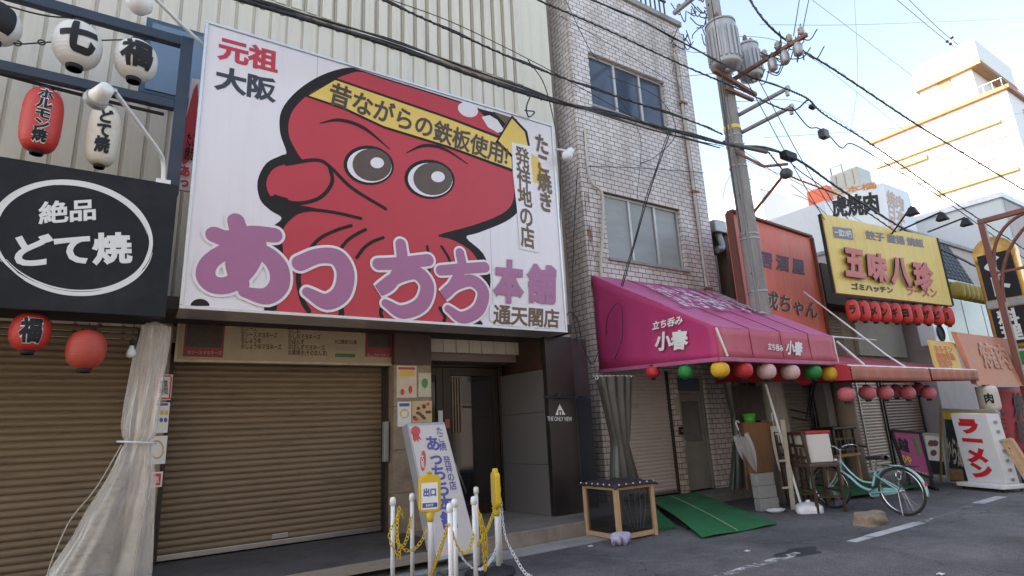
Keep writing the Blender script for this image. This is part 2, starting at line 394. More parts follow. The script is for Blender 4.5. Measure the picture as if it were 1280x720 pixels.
# window beside the sign
wn = MB(); wn.box((-.35, 8.06, 6.0), (.5, 8.14, 7.12)); wn.build('window', mat('blue_window_frame', (.045, .075, .11), .4, .2), bA)
GLASSB = mat('blue_grey_glass', (.10, .16, .23), .08, var=.2, scale=1.5, spec=.8)
wo = [c for c in bA.children if c.name.startswith('window')][0]
MB().box((-.28, 8.045, 6.05), (.44, 8.058, 7.05)).build('pane', GLASSB, wo)
# rolling shutters
SHUT = mat('tan_shutter_paint', (.19, .135, .08), .5, .1, var=.2, scale=3, dirt=(.05, .035, .025), dirt_amt=.7, dstretch=(1.1, 1.1, 9), dlim=(.56, .74), stretch=(.35, 1, 9))
SHUTR = mat('pale_shutter_paint', (.55, .48, .46), .5, .1, var=.08, scale=2, dirt=(.2, .15, .13), dirt_amt=.55, dstretch=(1.3, 1.3, 8), dlim=(.54, .74))
def shutter(name, x0, x1, z0, z1, Y, m, parent, pitch=.077, dep=.017, rail=None):
    b = MB(); prof = []; z = z0+.06
    while z < z1:
        for t, d in ((0, .0), (.12, -.55), (.35, -.95), (.6, -.95), (.82, -.5), (.92, .1), (.97, .35)): prof.append((z+t*pitch, Y+d*dep))
        z += pitch
    n = len(prof)
    b.add([(x0, y, z) for z, y in prof]+[(x1, y, z) for z, y in prof], [(i, i+1, n+i+1, n+i) for i in range(n-1)], True)
    o = b.build(name, m, parent)
    MB().box((x0, Y-.025, z0), (x1, Y+.02, z0+.062)).build('bottom_rail', rail or STEEL, o, bevel=.005)
    GR_ = mat('dark_brown_rail', (.05, .04, .035), .5, .4)
    MB().box((x0-.05, Y-.05, z0), (x0-.002, Y+.05, z1)).build('guide_rail', GR_, o); MB().box((x1+.002, Y-.05, z0), (x1+.05, Y+.05, z1)).build('guide_rail', GR_, o)
    return o
shutter('rolling_shutter', .36, 3.04, .22, 2.62, 8.28, SHUT, bA)
LK = [c for c in bA.children if c.name.startswith('rolling_shutter')][0]
MB().box((1.6, 8.245, .3), (1.8, 8.262, .36)).build('shutter_handle', STEEL, LK, bevel=.004)
shutter('rolling_shutter', -3.4, -.06, .18, 2.9, 8.2, SHUT, bA)
# pillar between the shutters, with notices
PILL = mat('tan_pillar_board', (.33, .22, .13), .7, var=.2, dirt=(.15, .13, .11), dirt_amt=.6)
MB().box((.01, 8.04, .2), (.3, 8.4, 2.96)).build('pillar', mat('brown_grey_pillar', (.24, .17, .11), .7, var=.2, scale=4, dirt=(.1, .09, .085), dirt_amt=.7), bA, bevel=.006)
# stone pillar
PST = mat('beige_stone_cladding', (.27, .2, .13), .55, var=.35, scale=5, bump=.25, dirt=(.09, .07, .05), dirt_amt=.8, stretch=(1, 1, 2))
xs0, xs1 = A(492, 600, 7.9).x, A(540, 560, 7.9).x
m = MB()
for z0, z1 in ((.2, .72), (.725, 1.3), (1.305, 1.9), (1.905, 2.5)): m.box((xs0, 7.9, z0), (xs1, 8.55, z1))
m.build('stone_pillar', PST, bA, bevel=.004)
MB().box((xs0, 7.88, 2.5), (xs1, 8.5, 2.96)).build('pillar_head', mat('dark_red_brown_panel', (.06, .03, .022), .5, var=.2), bA)
MB().box((3.1, 8.1, .2), (xs0-.002, 8.5, 2.96)).build('shutter_post', mat('brown_post', (.05, .042, .038), .6, var=.3), bA)
MB().box((xs0-.1, 8.0, 1.15), (xs0-.03, 8.09, 1.7)).build('shutter_switch_box', mat('grey_plastic', (.25, .25, .24), .5), bA, bevel=.01)
# recessed entrance
BRZ = mat('dark_bronze_door', (.035, .027, .022), .35, .5, var=.2)
xd0, xd1 = xs1, 5.3
GRAN = mat('pink_grey_granite', (.2, .155, .145), .4, var=.25, scale=160, bump=.05)
GRAN2 = mat('grey_granite', (.115, .105, .1), .45, var=.25, scale=160, bump=.05)
zt = A(600, 455, 8.6).z
MB().box((xd0, 8.3, zt), (xd1+.3, 8.9, zt+.36)).build('granite_lintel', GRAN, bA)
MB().box((xd0, 8.45, zt+.362), (xd1+.3, 8.9, 2.96)).build('reveal_panel', mat('ochre_ribbed_board', (.2, .11, .05), .6, var=.25, stretch=(20, 20, 1)), bA)
dr = MB(); dr.box((xd0, 8.62, zt-.06), (xd1+.1, 8.74, zt-.002)); dr.box((xd0, 8.62, .2), (xd0+.07, 8.74, zt-.061)); dr.box((xd1-.0, 8.62, .2), (xd1+.1, 8.74, zt-.061))
dro = dr.build('entrance_door', BRZ, bA, bevel=.006)
xm = xd0+.56
DG = mat('dark_door_glass', (.014, .014, .015), .05, var=.3, scale=2, spec=.7)
for a, b, gl in ((xd0+.075, xm-.003, (xd0+.13, xm-.12)), (xm+.003, xd1-.005, (xm+.14, xd1-.1))):
    lf = MB(); lf.box((a, 8.65, .21), (gl[0], 8.70, zt-.063)); lf.box((gl[1], 8.65, .21), (b, 8.70, zt-.063)); lf.box((gl[0]+.001, 8.65, .21), (gl[1]-.001, 8.70, .36)); lf.box((gl[0]+.001, 8.65, zt-.2), (gl[1]-.001, 8.70, zt-.063))
    lo = lf.build('door_leaf', BRZ, dro, bevel=.004)
    MB().box((gl[0], 8.68, .36), (gl[1], 8.69, zt-.2)).build('pane', DG, lo)
    rr = MB(); k0 = gl[0]+.03
    for k in range(4): rr.box((k0+k*.05, 8.655, 1.5), (k0+k*.05+.012, 8.675, zt-.22))
    rr.build('grille_bars', mat('brass_bars', (.22, .17, .11), .35, .8), lo)
MB().box((xm+.05, 8.61, 1.1), (xm+.11, 8.65, 1.26)).build('door_lock', STEEL, dro, bevel=.006)
m = MB(); c = V((xm+.2, 8.6, .75)); m.tube([c+V((.13*math.cos(a), -.03-.05*math.sin(a/1), .3*math.sin(a-math.pi/2)+.1)) for a in [k*math.pi/10 for k in range(11)]], .012); m.build('door_handle', STEEL, dro)
m = MB(); m.box((xm-.1, 8.63, 1.3), (xm-.02, 8.648, 1.62)); m.box((xm-.1, 8.63, 1.66), (xm-.02, 8.648, 1.86)); m.build('door_notice', PLASTW, dro)
MB().box((xm+.02, 8.63, 1.58), (xm+.1, 8.648, 1.72)).build('red_door_sticker', mat('red_sticker', (.5, .08, .08), .5), dro)
# granite side wall of the entrance
m = MB()
for z0, z1 in ((.2, .95), (.955, 1.75), (1.755, 2.42)):
    m.hexa([(5.46, 7.53, z0), (5.56, 7.53, z0), (5.56, 8.9, z0), (5.3, 8.9, z0), (5.46, 7.53, z1), (5.56, 7.53, z1), (5.56, 8.9, z1), (5.3, 8.9, z1)])
m.build('granite_side_wall', GRAN2, bA, bevel=.003, fixn=True)
MB().box((5.47, 7.55, 2.425), (5.56, 8.9, 2.96)).build('side_wall_head', mat('dark_red_brown_panel', (.06, .03, .022)), bA)
bp = MB().box((5.465, 7.42, .2), (6.02, 7.52, 2.96)).build('black_panel', mat('black_lacquer_panel', (.022, .016, .016), .3, var=.2, dirt=(.05, .04, .04), dirt_amt=.3), bA, bevel=.004)
MB().box((5.57, 7.53, .2), (6.0, 9, 2.95)).build('panel_core', DARK, bA)
LW = mat('white_lettering', (.7, .7, .68), .5, var=.03)
m = MB(); cx, cz = A(700, 513, 7.418).x, A(700, 513, 7.418).z
for pts in ([(-.1, -.07), (-.035, -.07), (-.035, .0), (0, .1)], [(.1, -.07), (.035, -.07), (.035, .0), (0, .1)], [(-.034, .0), (.034, 0), (0, .099)]): m.poly([(cx+a, 7.417, cz+b) for a, b in pts])
m.box((cx-.012, 7.412, cz-.07), (cx+.012, 7.416, cz-.02))
m.build('triangle_emblem', LW, bp)
m = MB(); textpx(m, 'THE ONLY VIEW', (684, 526), (715, 526.5), (684, 520.5), 7.417, .01); m.build('lettering', LW, bp)
m = MB(); m.bar(A(680, 496, 7.33), A(716, 497, 7.33), .03, .03); m.lathe(A(699, 495, 7.39), [(.02, -.06), (.045, -.05), (.045, .05), (.02, .06)], 12, axis=(0, 1, 0)); m.build('bracket_lamp', INK, bp)
MB().tube([(6.03, 7.45, .2), (6.03, 7.45, 2.0)], .012).build('edge_pipe', GALV, bA)
# navy gate panel in the gap and gap filler
MB().box((6.06, 7.75, .19), (6.62, 7.8, 1.98)).build('navy_panel', mat('navy_paint', (.02, .026, .045), .45, var=.2), bA)
MB().box((6.06, 7.76, 2.0), (6.62, 7.82, 3.0)).build('brown_panel', mat('brown_purple_panel', (.07, .05, .055), .6, var=.2), bA)
MB().box((6.1, 7.74, 2.1), (6.16, 7.758, 2.22)).build('sticker', PLASTW, bA)
MB().box((6.602, 8.6, 0), (7.2, 9.0, 14)).build('gap_wall', mat('grey_brown_gap_wall', (.3, .26, .23), .8, var=.15, dirt=(.15, .13, .12), dirt_amt=.6, streak=1.5), bA)
# ================================================================== notices on pillars (paper things)
PAPER = mat('white_paper', (.68, .66, .62), .7, var=.05)
RED = mat('red_print', (.5, .05, .06), .55, var=.08)
BLUE = mat('blue_print', (.06, .09, .28), .55, var=.08)
YEL = mat('yellow_print', (.65, .45, .06), .55, var=.08)
TAN = mat('tan_print', (.5, .34, .18), .6, var=.15)
GRN = mat('green_print', (.08, .25, .08), .6)
def flat(name, x0, y0, x1, y1, Y, m, parent=None, t=.004, **k):   # thin board whose front fills a picture-space box on plane Y
    a = A((x0+x1)/2, (y0+y1)/2, Y); wdt = (A(x1, (y0+y1)/2, Y)-A(x0, (y0+y1)/2, Y)).x; h = (A((x0+x1)/2, y0, Y)-A((x0+x1)/2, y1, Y)).z
    return MB().box((a.x-wdt/2, Y, a.z-h/2), (a.x+wdt/2, Y+t, a.z+h/2)).build(name, m, parent, **k)
def pxbox(mb, x0, y0, x1, y1, Y):
    a = A((x0+x1)/2, (y0+y1)/2, Y); wdt = (A(x1, (y0+y1)/2, Y)-A(x0, (y0+y1)/2, Y)).x; h = (A((x0+x1)/2, y0, Y)-A((x0+x1)/2, y1, Y)).z
    return mb.add([(a.x-wdt/2, Y, a.z-h/2), (a.x+wdt/2, Y, a.z-h/2), (a.x+wdt/2, Y, a.z+h/2), (a.x-wdt/2, Y, a.z+h/2)], [(0, 1, 2, 3)])
Y0 = 8.034
o = flat('notice', 194, 468, 215, 500, Y0, PAPER, label='small white notice in a red frame high on the narrow pillar between shutters', cat='notice')
m = MB(); 
for e in ((195, 469, 214, 471), (195, 497, 214, 499), (195, 471, 197, 497), (212, 471, 214, 497)): pxbox(m, *e, Y0-.002)
m.build('red_border', RED, o); m = MB(); textpx(m, '営業\n時間', (199, 493), (210, 493), (199, 475), Y0-.002, .01); m.build('lettering', INK, o)
o = flat('notice', 192, 503, 211, 541, Y0, PAPER, label='white notice with coloured round icons on the narrow pillar', cat='notice')
m = MB(); pxbox(m, 193, 504, 210, 507, Y0-.002); 
for k in range(3): m.poly(ell(196+k*5.5, 525, 2.2, 3, Y0-.002))
m.build('blue_icons', BLUE, o); m = MB()
for k in range(3): m.poly(ell(197+k*5.5, 516, 2.4, 3, Y0-.002))
m.build('yellow_icons', YEL, o)
o = flat('notice', 186, 545, 208, 580, Y0, PAPER, label='white square notice with a gold ring below the coloured icons', cat='notice')
m = MB(); e1 = ell(196, 562, 9, 12, Y0-.002); e2 = ell(196, 562, 7, 9.6, Y0-.002); n = len(e1)
m.add(e1+e2, [(i, (i+1) % n, n+(i+1) % n, n+i) for i in range(n)]); m.build('gold_ring', TAN, o)
o = flat('notice', 184, 590, 203, 609, Y0, PAPER, label='small red and white sticker lowest on the narrow pillar', cat='sticker')
m = MB(); pxbox(m, 186, 592, 201, 607, Y0-.002); m.build('red_field', RED, o)
m = MB(); textpx(m, '火気', (188, 604), (199, 604), (188, 595), Y0-.004, .02); m.build('lettering', LW, o)
Y0 = 7.893
o = flat('poster', 496, 457, 521, 497, Y0, mat('cream_poster', (.6, .5, .36), .6, var=.2, scale=9), label='tall cream poster at the upper left of the stone pillar', cat='poster')
m = MB(); m.poly(ell(503, 490, 2.5, 4, Y0-.002)); m.poly(ell(513, 487, 2.5, 5, Y0-.002)); pxbox(m, 498, 459, 519, 462, Y0-.002); m.build('red_figures', RED, o)
m = MB(); pxbox(m, 499, 463, 518, 470, Y0-.002); m.build('ochre_picture', YEL, o)
o = flat('poster', 523, 466, 539, 496, Y0, mat('pale_green_poster', (.5, .48, .36), .6, var=.25, scale=12), label='narrow pale poster at the upper right of the stone pillar', cat='poster')
m = MB(); m.poly(ell(531, 479, 4, 6, Y0-.002)); m.build('green_leaf', GRN, o)
o = flat('poster', 497, 502, 514, 533, Y0, PAPER, label='white poster with a blue heading at the lower left of the stone pillar', cat='poster')
m = MB(); pxbox(m, 499, 504, 512, 508, Y0-.002); m.build('blue_heading', BLUE, o)
m = MB(); m.poly(ell(505.5, 517, 6, 6, Y0-.002)); m.build('yellow_disc', YEL, o); m = MB(); pxbox(m, 502, 514, 509, 521, Y0-.004); m.build('white_square', PAPER, o)
o = flat('poster', 515, 501, 540, 528, Y0, mat('tan_menu_paper', (.55, .38, .2), .6, var=.25, scale=8), label='tan food poster with dark dishes at the lower right of the stone pillar', cat='poster')
m = MB(); random.seed(3)
for k in range(10): m.poly(ell(518+random.random()*19, 506+random.random()*19, 2.4, 2, Y0-.002-.0003*k))
m.build('dish_pictures', mat('dark_brown_print', (.1, .05, .03), .6, var=.4, scale=60), o)
m = MB(); m.poly(ell(535, 505, 2, 2, Y0-.006)); m.poly(ell(520, 524, 3, 2, Y0-.006)); m.build('red_dishes', RED, o)

# ================================================================== menu board over the shutter
Ym = 8.0
xa, xb, za, zb = A(224, 420, Ym).x, A(492, 420, Ym).x, A(360, 452, Ym).z, A(360, 398, Ym).z+.12
mb_ = thing('menu_board', ((xa+xb)/2, Ym, za), 'long cream menu board with food photos above the tan shutter', 'sign')
MB().box((xa, Ym, za), (xb, Ym+.1, zb)).build('panel', mat('cream_menu_panel', (.34, .27, .17), .5, var=.08), mb_)  # cream darkened evenly to carry the shade under the big sign
m = MB(); m.box((xa-.03, Ym-.015, za-.03), (xb+.03, Ym+.1, za-.001)); m.box((xa-.03, Ym-.015, za), (xa-.001, Ym+.1, zb)); m.box((xb+.001, Ym-.015, za), (xb+.03, Ym+.1, zb)); m.build('frame', mat('cream_frame', (.5, .42, .3), .5, dirt=(.15, .1, .06), dirt_amt=.6), mb_, bevel=.004)
FOOD = mat('food_photo_print', (.035, .02, .016), .5, var=.6, scale=14)
for x0, x1 in ((231, 281), (457, 490)):
    m = MB(); pxbox(m, x0, 392, x1, 446, Ym-.003); ph = m.build('food_photo', mat('dark_red_print', (.2, .02, .03), .5), mb_)
    m = MB(); pxbox(m, x0+3, 392, x1-2, 434, Ym-.005); m.build('dish_picture', FOOD, ph)
m = MB(); textpx(m, '②ソースマヨネーズ', (234, 442.5), (277, 443.5), (234, 437.5), Ym-.006, .02); textpx(m, '④しょうゆマヨネーズ', (459, 446), (487, 446), (459, 441.5), Ym-.006, .02); m.build('caption_lettering', mat('pink_print', (.55, .25, .2), .6), mb_)
m = MB(); textpx(m, '①ソース\n②ソースマヨネーズ\n③しょうゆ\n④しょうゆマヨネーズ', (301, 436), (352, 437.5), (301, 407), Ym-.004, .015)
textpx(m, '⑤しお\n⑥しおマヨネーズ\n⑦ぽんず\n⑧ぽんずマヨネーズ\n⓪素焼き(そのまんま)', (360, 445), (409, 446), (360, 410), Ym-.004, .015)
textpx(m, '大口焼台 7人前', (418, 430), (446, 430.5), (418, 424), Ym-.004, .02); m.build('lettering', mat('brown_black_print', (.05, .035, .03), .6), mb_)
m = MB(); textpx(m, '味付け', (345, 406), (365, 407), (345, 400.5), Ym-.004, .03)
for k in range(9): pxbox(m, 303+k*4.4, 400+k*.1, 304.3+k*4.4, 401.2+k*.1, Ym-.004); pxbox(m, 372+k*4.4, 404+k*.2, 373.3+k*4.4, 405.2+k*.2, Ym-.004)
m.build('heading_lettering', RED, mb_)
m = MB(); m.poly(ell(289, 404, 5, 5, Ym-.004)); m.poly(ell(449, 412, 5, 5, Ym-.004)); m.build('star_badges', YEL, mb_)
m = MB(); textpx(m, '人気\nNo.1', (285.5, 408), (292.5, 408), (285.5, 400), Ym-.006, .03); textpx(m, 'おす\nすめ', (446, 416), (452, 416), (446, 408.5), Ym-.006, .03); m.build('badge_lettering', INK, mb_)
m = MB(); pxbox(m, 419, 442, 444, 446.5, Ym-.004); m.build('green_bar', mat('olive_green_print', (.06, .14, .04), .6), mb_)
m = MB(); pxbox(m, 420, 432, 446, 439, Ym-.004); m.build('grey_field', mat('grey_brown_print', (.3, .25, .18), .6), mb_)
# ================================================================== big octopus sign
YS = 7.0
def SP(x, y, k=1): return A(x, y, YS-.0015*k)
sg = thing('shop_sign', (2.95, YS, 2.95), 'huge white sign with a red octopus and big purple lettering over the tan shutter', 'sign')
SGW = mat('sign_white_face', (.74, .7, .72), .35, var=.02, scale=1.5, dirt=(.6, .56, .56), dirt_amt=.3, streak=1)
MB().box((.33, YS, 2.98), (5.57, YS+.55, 6.53)).build('panel', SGW, sg)
ALU = mat('brushed_aluminium', (.62, .62, .62), .35, .6, var=.08)
m = MB(); m.box((.295, YS-.02, 2.94), (5.605, YS+.56, 2.978)); m.box((.295, YS-.02, 6.532), (5.605, YS+.56, 6.565)); m.box((.295, YS-.02, 2.979), (.328, YS+.1, 6.531)); m.box((5.572, YS-.02, 2.979), (5.605, YS+.1, 6.531)); m.build('frame', ALU, sg, bevel=.005)
OBK = mat('octopus_outline_ink', (.022, .018, .018), .55, var=.15, spec=.2)
OBR = mat('octopus_red_ink', (.49, .052, .068), .45, var=.06, scale=2, spec=.3)
def area(pts, k, name, mt, par=sg, sm=False):
    q = [SP(x, y, k) for x, y in pts]
    if sm: q = smooth_pts(q+q[:1], 4)[:-1]
    return MB().poly(q).build(name, mt, par)
head = [(330, 386), (337, 340), (341, 310), (337, 288), (352, 273), (338, 263), (325, 249), (322, 226), (333, 204), (352, 194), (358, 190), (350, 165), (352, 138), (372, 113), (402, 94), (434, 84.5), (452, 88), (478, 96.5), (575, 126.5), (600, 136), (640, 149), (646, 180), (653, 240), (649, 262), (632, 277), (598, 291), (583, 297), (604, 317), (613, 345), (610, 375), (600, 397), (600, 406.5), (540, 403), (440, 397), (340, 391)]
area(head, 1, 'octopus_outline', OBK, sm=True)
body = [(346, 387), (350, 350), (354, 315), (352, 290), (372, 268), (400, 262), (352, 252), (338, 245), (333, 228), (341, 212), (358, 205), (378, 203), (371, 190), (361, 168), (364, 142), (383, 120), (409, 104), (434, 93), (452, 90), (478, 98.5), (575, 128.5), (597, 137), (626, 170), (640, 212), (643, 240), (638, 258), (622, 270), (590, 282), (548, 294), (566, 300), (590, 315), (602, 340), (601, 365), (590, 392), (588, 405.5), (540, 402.5), (440, 396.5), (350, 391)]
area(body, 2, 'octopus_body', OBR, sm=True)
m = MB(); k = 3
for pts, wd in (([(341, 247), (372, 254), (400, 247), (415, 228), (412, 208)], .05), ([(358, 205), (395, 200), (412, 208), (440, 235), (482, 261)], .05), ([(352, 262), (388, 262), (420, 266), (451, 273)], .045), ([(384, 315), (400, 298), (420, 288), (439, 282)], .045), ([(425, 312), (435, 300), (447, 292), (457, 287)], .045), ([(446, 322), (455, 310), (466, 302), (479, 297)], .045), ([(375, 330), (373, 350), (378, 375), (386, 389)], .06), ([(424, 380), (427, 390), (426, 395)], .07), ([(480, 378), (476, 390), (478, 398)], .05), ([(534, 308), (537, 330), (535, 350)], .04), ([(552, 308), (562, 325), (566, 345)], .04), ([(550, 385), (556, 396), (555, 402)], .05), ([(344, 245), (350, 247), (358, 249)], .04),
                ([(400, 154), (425, 150), (455, 160), (487, 186)], [.012, .05, .055, .012]), ([(508, 191), (530, 182), (555, 186), (585, 205)], [.012, .05, .05, .012])):
    ribbon(m, [SP(x, y, k) for x, y in pts], wd); k += .12
m.build('octopus_lines', OBK, sg)
IRIS = mat('brown_black_iris', (.085, .05, .025), .3, var=.3)
for ex, ey_ in ((461, 206.5), (537, 224)):
    ey = MB().poly(ell(ex, ey_, 31.5, 24.5, YS-.008, .12)).build('octopus_eye', OBK, sg)
    MB().poly(ell(ex+.8, ey_+.7, 28, 21, YS-.0095, .12)).build('eye_white', SGW, ey)
    MB().poly(ell(ex+4, ey_-.4, 24.5, 20.3, YS-.011, .1)).build('iris', IRIS, ey)
    MB().poly(ell(ex+10.5, ey_-3, 8.5, 6.8, YS-.0125, .1)).build('eye_highlight', SGW, ey)
BRN = mat('brown_sign_ink', (.13, .075, .03), .45, var=.06)
YB = mat('yellow_headband_ink', (.72, .5, .1), .4, var=.08)
area([(382, 120.5), (418, 97), (480, 118), (560, 145.5), (627, 171), (632, 176), (643, 186), (643, 216), (636, 213), (560, 185), (480, 160.5), (430, 137)], 4.5, 'octopus_headband_edge', OBK)
area([(386, 119.5), (419, 100), (480, 121), (560, 148.5), (626, 174), (639, 188), (640, 211), (560, 182), (480, 157.5), (430, 134)], 5.5, 'octopus_headband', YB)
m = MB(); m.poly(ell(585, 137, 13, 9, YS-.006, .35)); m.poly([SP(x, y, 4) for x, y in ((602, 146), (612, 144), (622, 150), (631, 164), (622, 166), (610, 159))]); m.build('octopus_highlights', SGW, sg)
area([(616, 139), (646, 149), (651, 190), (640, 188), (632, 176), (625, 165), (632, 155)], 3.2, 'knot_shadow', BRN)
area([(619, 178), (640, 144), (659, 164), (664, 190), (643, 200)], 5.8, 'octopus_knot_edge', OBK)
area([(623, 176), (640, 148), (656, 165), (661, 188), (643, 196)], 6.8, 'octopus_knot', YB)
area([(655, 186), (671, 196), (677, 206), (680, 220), (683, 232), (668, 228), (656, 214)], 1.2, 'octopus_headband_end', YB)
m = MB(); textpx(m, '昔ながらの鉄板使用!', (409, 130), (634, 208), (415, 100.5), YS-.012, .032); m.build('headband_lettering', mat('dark_brown_ink', (.06, .04, .03), .45), sg)
# side caption columns
area([(640, 178), (664, 183), (664, 205), (668, 240), (673, 290), (674, 316), (650, 311), (646, 260), (641, 215)], 7.2, 'caption_field', SGW)
m = MB(); textpx(m, 'た\nこ\n焼\nき', (674, 261.5), (692.5, 267), (667.5, 165), YS-.014, .035); textpx(m, '発\n祥\n地\nの\n店', (651, 308), (670, 313), (643, 180), YS-.014, .035); m.build('side_lettering', BRN, sg)
m = MB(); textpx(m, '元祖', (271, 74), (347, 93), (273, 43), YS-.003, .05); m.build('red_lettering', mat('crimson_ink', (.5, .035, .06), .45), sg)
m = MB(); textpx(m, '大阪', (267, 112), (345, 130), (269.5, 80), YS-.003, .05); m.build('black_lettering', mat('blue_black_ink', (.03, .035, .05), .45), sg)
PUR = mat('purple_sign_ink', (.36, .135, .26), .4, var=.05)
a_ = [([(268, 293), (285, 298), (315, 292), (343, 294)], [14, 15, 15, 14]), ([(295, 276), (299, 295), (294, 330), (301, 355)], [14, 16, 16, 14]), ([(323, 306), (312, 332), (290, 354), (268, 356), (257, 343), (265, 325), (293, 311), (327, 315), (347, 333), (349, 356), (333, 370), (305, 365)], [14, 15, 15, 15, 15, 14, 14, 15, 18, 18, 16, 8])]
t_ = [([(375, 329), (398, 320), (421, 322), (432, 341), (427, 366), (408, 377), (384, 365)], [15, 15, 17, 18, 18, 16, 8])]
c1 = [([(473, 330), (500, 329), (535, 325)], [12, 13, 13]), ([(501, 305), (502, 327), (489, 354), (475, 362), (496, 347), (520, 341), (534, 357), (527, 380), (503, 390), (482, 379)], [11, 12, 12, 12, 13, 15, 16, 16, 14, 7])]
c2 = [([(551, 338), (577, 336), (606, 334)], [11, 12, 12]), ([(575, 316), (577, 335), (564, 360), (554, 369), (570, 356), (590, 351), (604, 365), (598, 387), (578, 397), (560, 386)], [10, 11, 11, 11, 12, 14, 15, 15, 13, 7])]
PXM = 1/91.5
for grow, mt, nm, k0 in ((9, SGW, 'title_outline', 8.2), (3, PUR, 'title_lettering', 10.5)):
    m = MB(); k = k0
    for gl in (a_, t_, c1, c2):
        for pts, wd in gl:
            ribbon(m, [SP(x, y, k) for x, y in pts], [(q+grow)*PXM for q in wd]); k += .13
    m.build(nm, mt, sg)
m = MB(); textpx(m, '本', (616, 378), (655, 380.5), (618, 322), YS-.016, .075); textpx(m, '舗', (658, 378.5), (696, 381), (659, 328), YS-.016, .06); m.build('purple_lettering', PUR, sg)
area([(612, 381), (660, 383), (701, 386), (700, 411), (655, 409), (622, 406), (612, 400)], 7.2, 'branch_field', SGW)
m = MB(); textpx(m, '通天閣店', (616, 405.5), (699, 411), (617, 379.5), YS-.014, .035); m.build('branch_lettering', BRN, sg)
m = MB(); m.poly([SP(250+12*math.cos(a), 382.5-9*math.sin(a), 1) for a in [k*math.pi/14 for k in range(15)]]); m.poly([SP(670+6*math.cos(a), 413.2-3.5*math.sin(a), 1) for a in [k*math.pi/14 for k in range(15)]]); m.build('sucker_marks', OBK, sg)
# left return of the box with its own print
XL = .3265
m = MB()
def PL(x, y): return AX(x, y, XL)
m.poly([AX(244+3*math.cos(a)-8, 168+62*math.sin(a), XL-.002) if False else V((XL, YS+.3+.2*math.cos(a), 4.9+.75*math.sin(a))) for a in [k*math.pi/14 for k in range(28)]]); m.build('side_octopus_print', OBR, sg)
m = MB(); text3(m, 'た\nこ\n焼', (XL-.002, YS+.42, 4.5), (0, -.25, 0), (0, 0, .85), .05); m.build('side_return_lettering', SGW, sg)
m = MB(); text3(m, 'あ\nっ\nち', (XL-.002, YS+.42, 3.25), (0, -.26, 0), (0, 0, .85), .05); m.build('side_return_lettering', PUR, sg)
m = MB()
for x in (1.64, 2.95, 4.26): m.box((x, YS-.0008, 2.98), (x+.006, YS, 6.53))
m.build('panel_seams', mat('grey_seam', (.35, .33, .34), .6), sg)
m = MB(); m.bar((.8, 7.56, 6.3), (.8, 8.2, 6.3), .05, .05); m.bar((5.0, 7.56, 6.3), (5.0, 8.2, 6.3), .05, .05); m.bar((.8, 7.56, 3.4), (.8, 8.2, 3.4), .05, .05); m.bar((5.0, 7.56, 3.4), (5.0, 8.2, 3.4), .05, .05); m.build('mounting_struts', GALV, sg)

sb_ = thing('side_sign', A(236, 240, 7.3), 'narrow white side sign with a red octopus print squeezed left of the huge sign', 'sign')
q = [A(220, 236, 7.32), A(246, 240, 7.28), A(252, 100, 7.28), A(240, 98, 7.32)]
MB().slab(q, (0, 1, 0), .05).build('panel', SGW, sb_, fixn=True)
m = MB(); m.poly([A(x, y, 7.27) for x, y in ((247, 104), (242, 112), (232, 150), (224, 190), (224, 200), (230, 206), (242, 196), (249, 150))]); m.build('red_print', OBR, sb_)
m = MB(); textpx(m, 'あ\nっ', (224, 233), (236, 235), (226, 206), 7.265, .06); m.build('red_lettering', OBR, sb_)
m = MB(); textpx(m, 'たこ\n焼き', (229, 200), (242, 202), (234, 165), 7.262, .03); m.build('lettering', OBK, sb_)
# ================================================================== black sign and blue frame at the left
YK = 6.9
ks = thing('shop_sign', (-1.3, YK, 2.81), 'black sign with a white brushed ring and two lines of white lettering', 'sign')
MB().box((-3.2, YK, 2.82), (.175, YK+.18, 4.315)).build('panel', mat('black_sign_board', (.016, .018, .022), .6, var=.3, scale=3, dirt=(.05, .05, .055), dirt_amt=.35, spec=.2), ks, bevel=.006)
m = MB()
# brushed ring: several thin sweeps of uneven width
random.seed(5)
for q, (rr, wd, a0, a1) in enumerate(((0, 5.5, 2.35, 6.7), (-1.5, 3, -.1, 1.2), (2.6, 1.6, .15, 2.2), (-3.2, 1.5, .3, 2.6), (.6, 3.4, .5, 2.5), (3.4, 1.2, 2.6, 4.2), (-3.4, 1.0, 4.5, 6.1))):
    pts = []
    for k in range(33):
        a = a0+(a1-a0)*k/32; pts.append(A(90+(99+rr)*math.cos(a), 297+(69+rr)*math.sin(a)+8*math.cos(a), YK-.002-.0006*q))
    ribbon(m, pts, [wd*.25*PXM, wd*PXM, wd*.9*PXM, wd*PXM, wd*.2*PXM], n=2, rounds=False)
m.build('brushed_ring', LW, ks)
m = MB(); textpx(m, '絶品', (48, 281), (120, 275), (48, 252), YK-.004, .035); textpx(m, 'どて焼', (18, 336), (166, 330), (18, 292), YK-.004, .05); m.build('lettering', LW, ks)
BLU = mat('blue_grey_steel_frame', (.03, .045, .068), .5, .2, var=.15, dirt=(.1, .07, .05), dirt_amt=.2)
fr = MB()
p = A(229, 52, 7.1); q = A(206, 230, 7.1)
xx = p.x
fr.box((xx-.02, 7.1, 4.3), (xx+.11, 7.2, 6.34)); fr.box((-3.2, 7.1, 6.21), (xx-.022, 7.2, 6.33)); fr.box((-3.2, 7.1, 5.35), (xx-.022, 7.2, 5.46))
fro = fr.build('steel_sign_frame', BLU, bevel=.006, label='blue grey steel frame holding the lanterns above the black sign', cat='frame')
m = MB(); m.tube(smooth_pts([A(0, 5, 7.15), A(60, 20, 7.15), A(130, 26, 7.15), A(215, 50, 7.15)]), .009, 6); m.tube([A(0, 52, 7.15), A(30, 55, 7.15), A(70, 52, 7.15), A(140, 50, 7.15), A(215, 49, 7.15)], .008, 6)
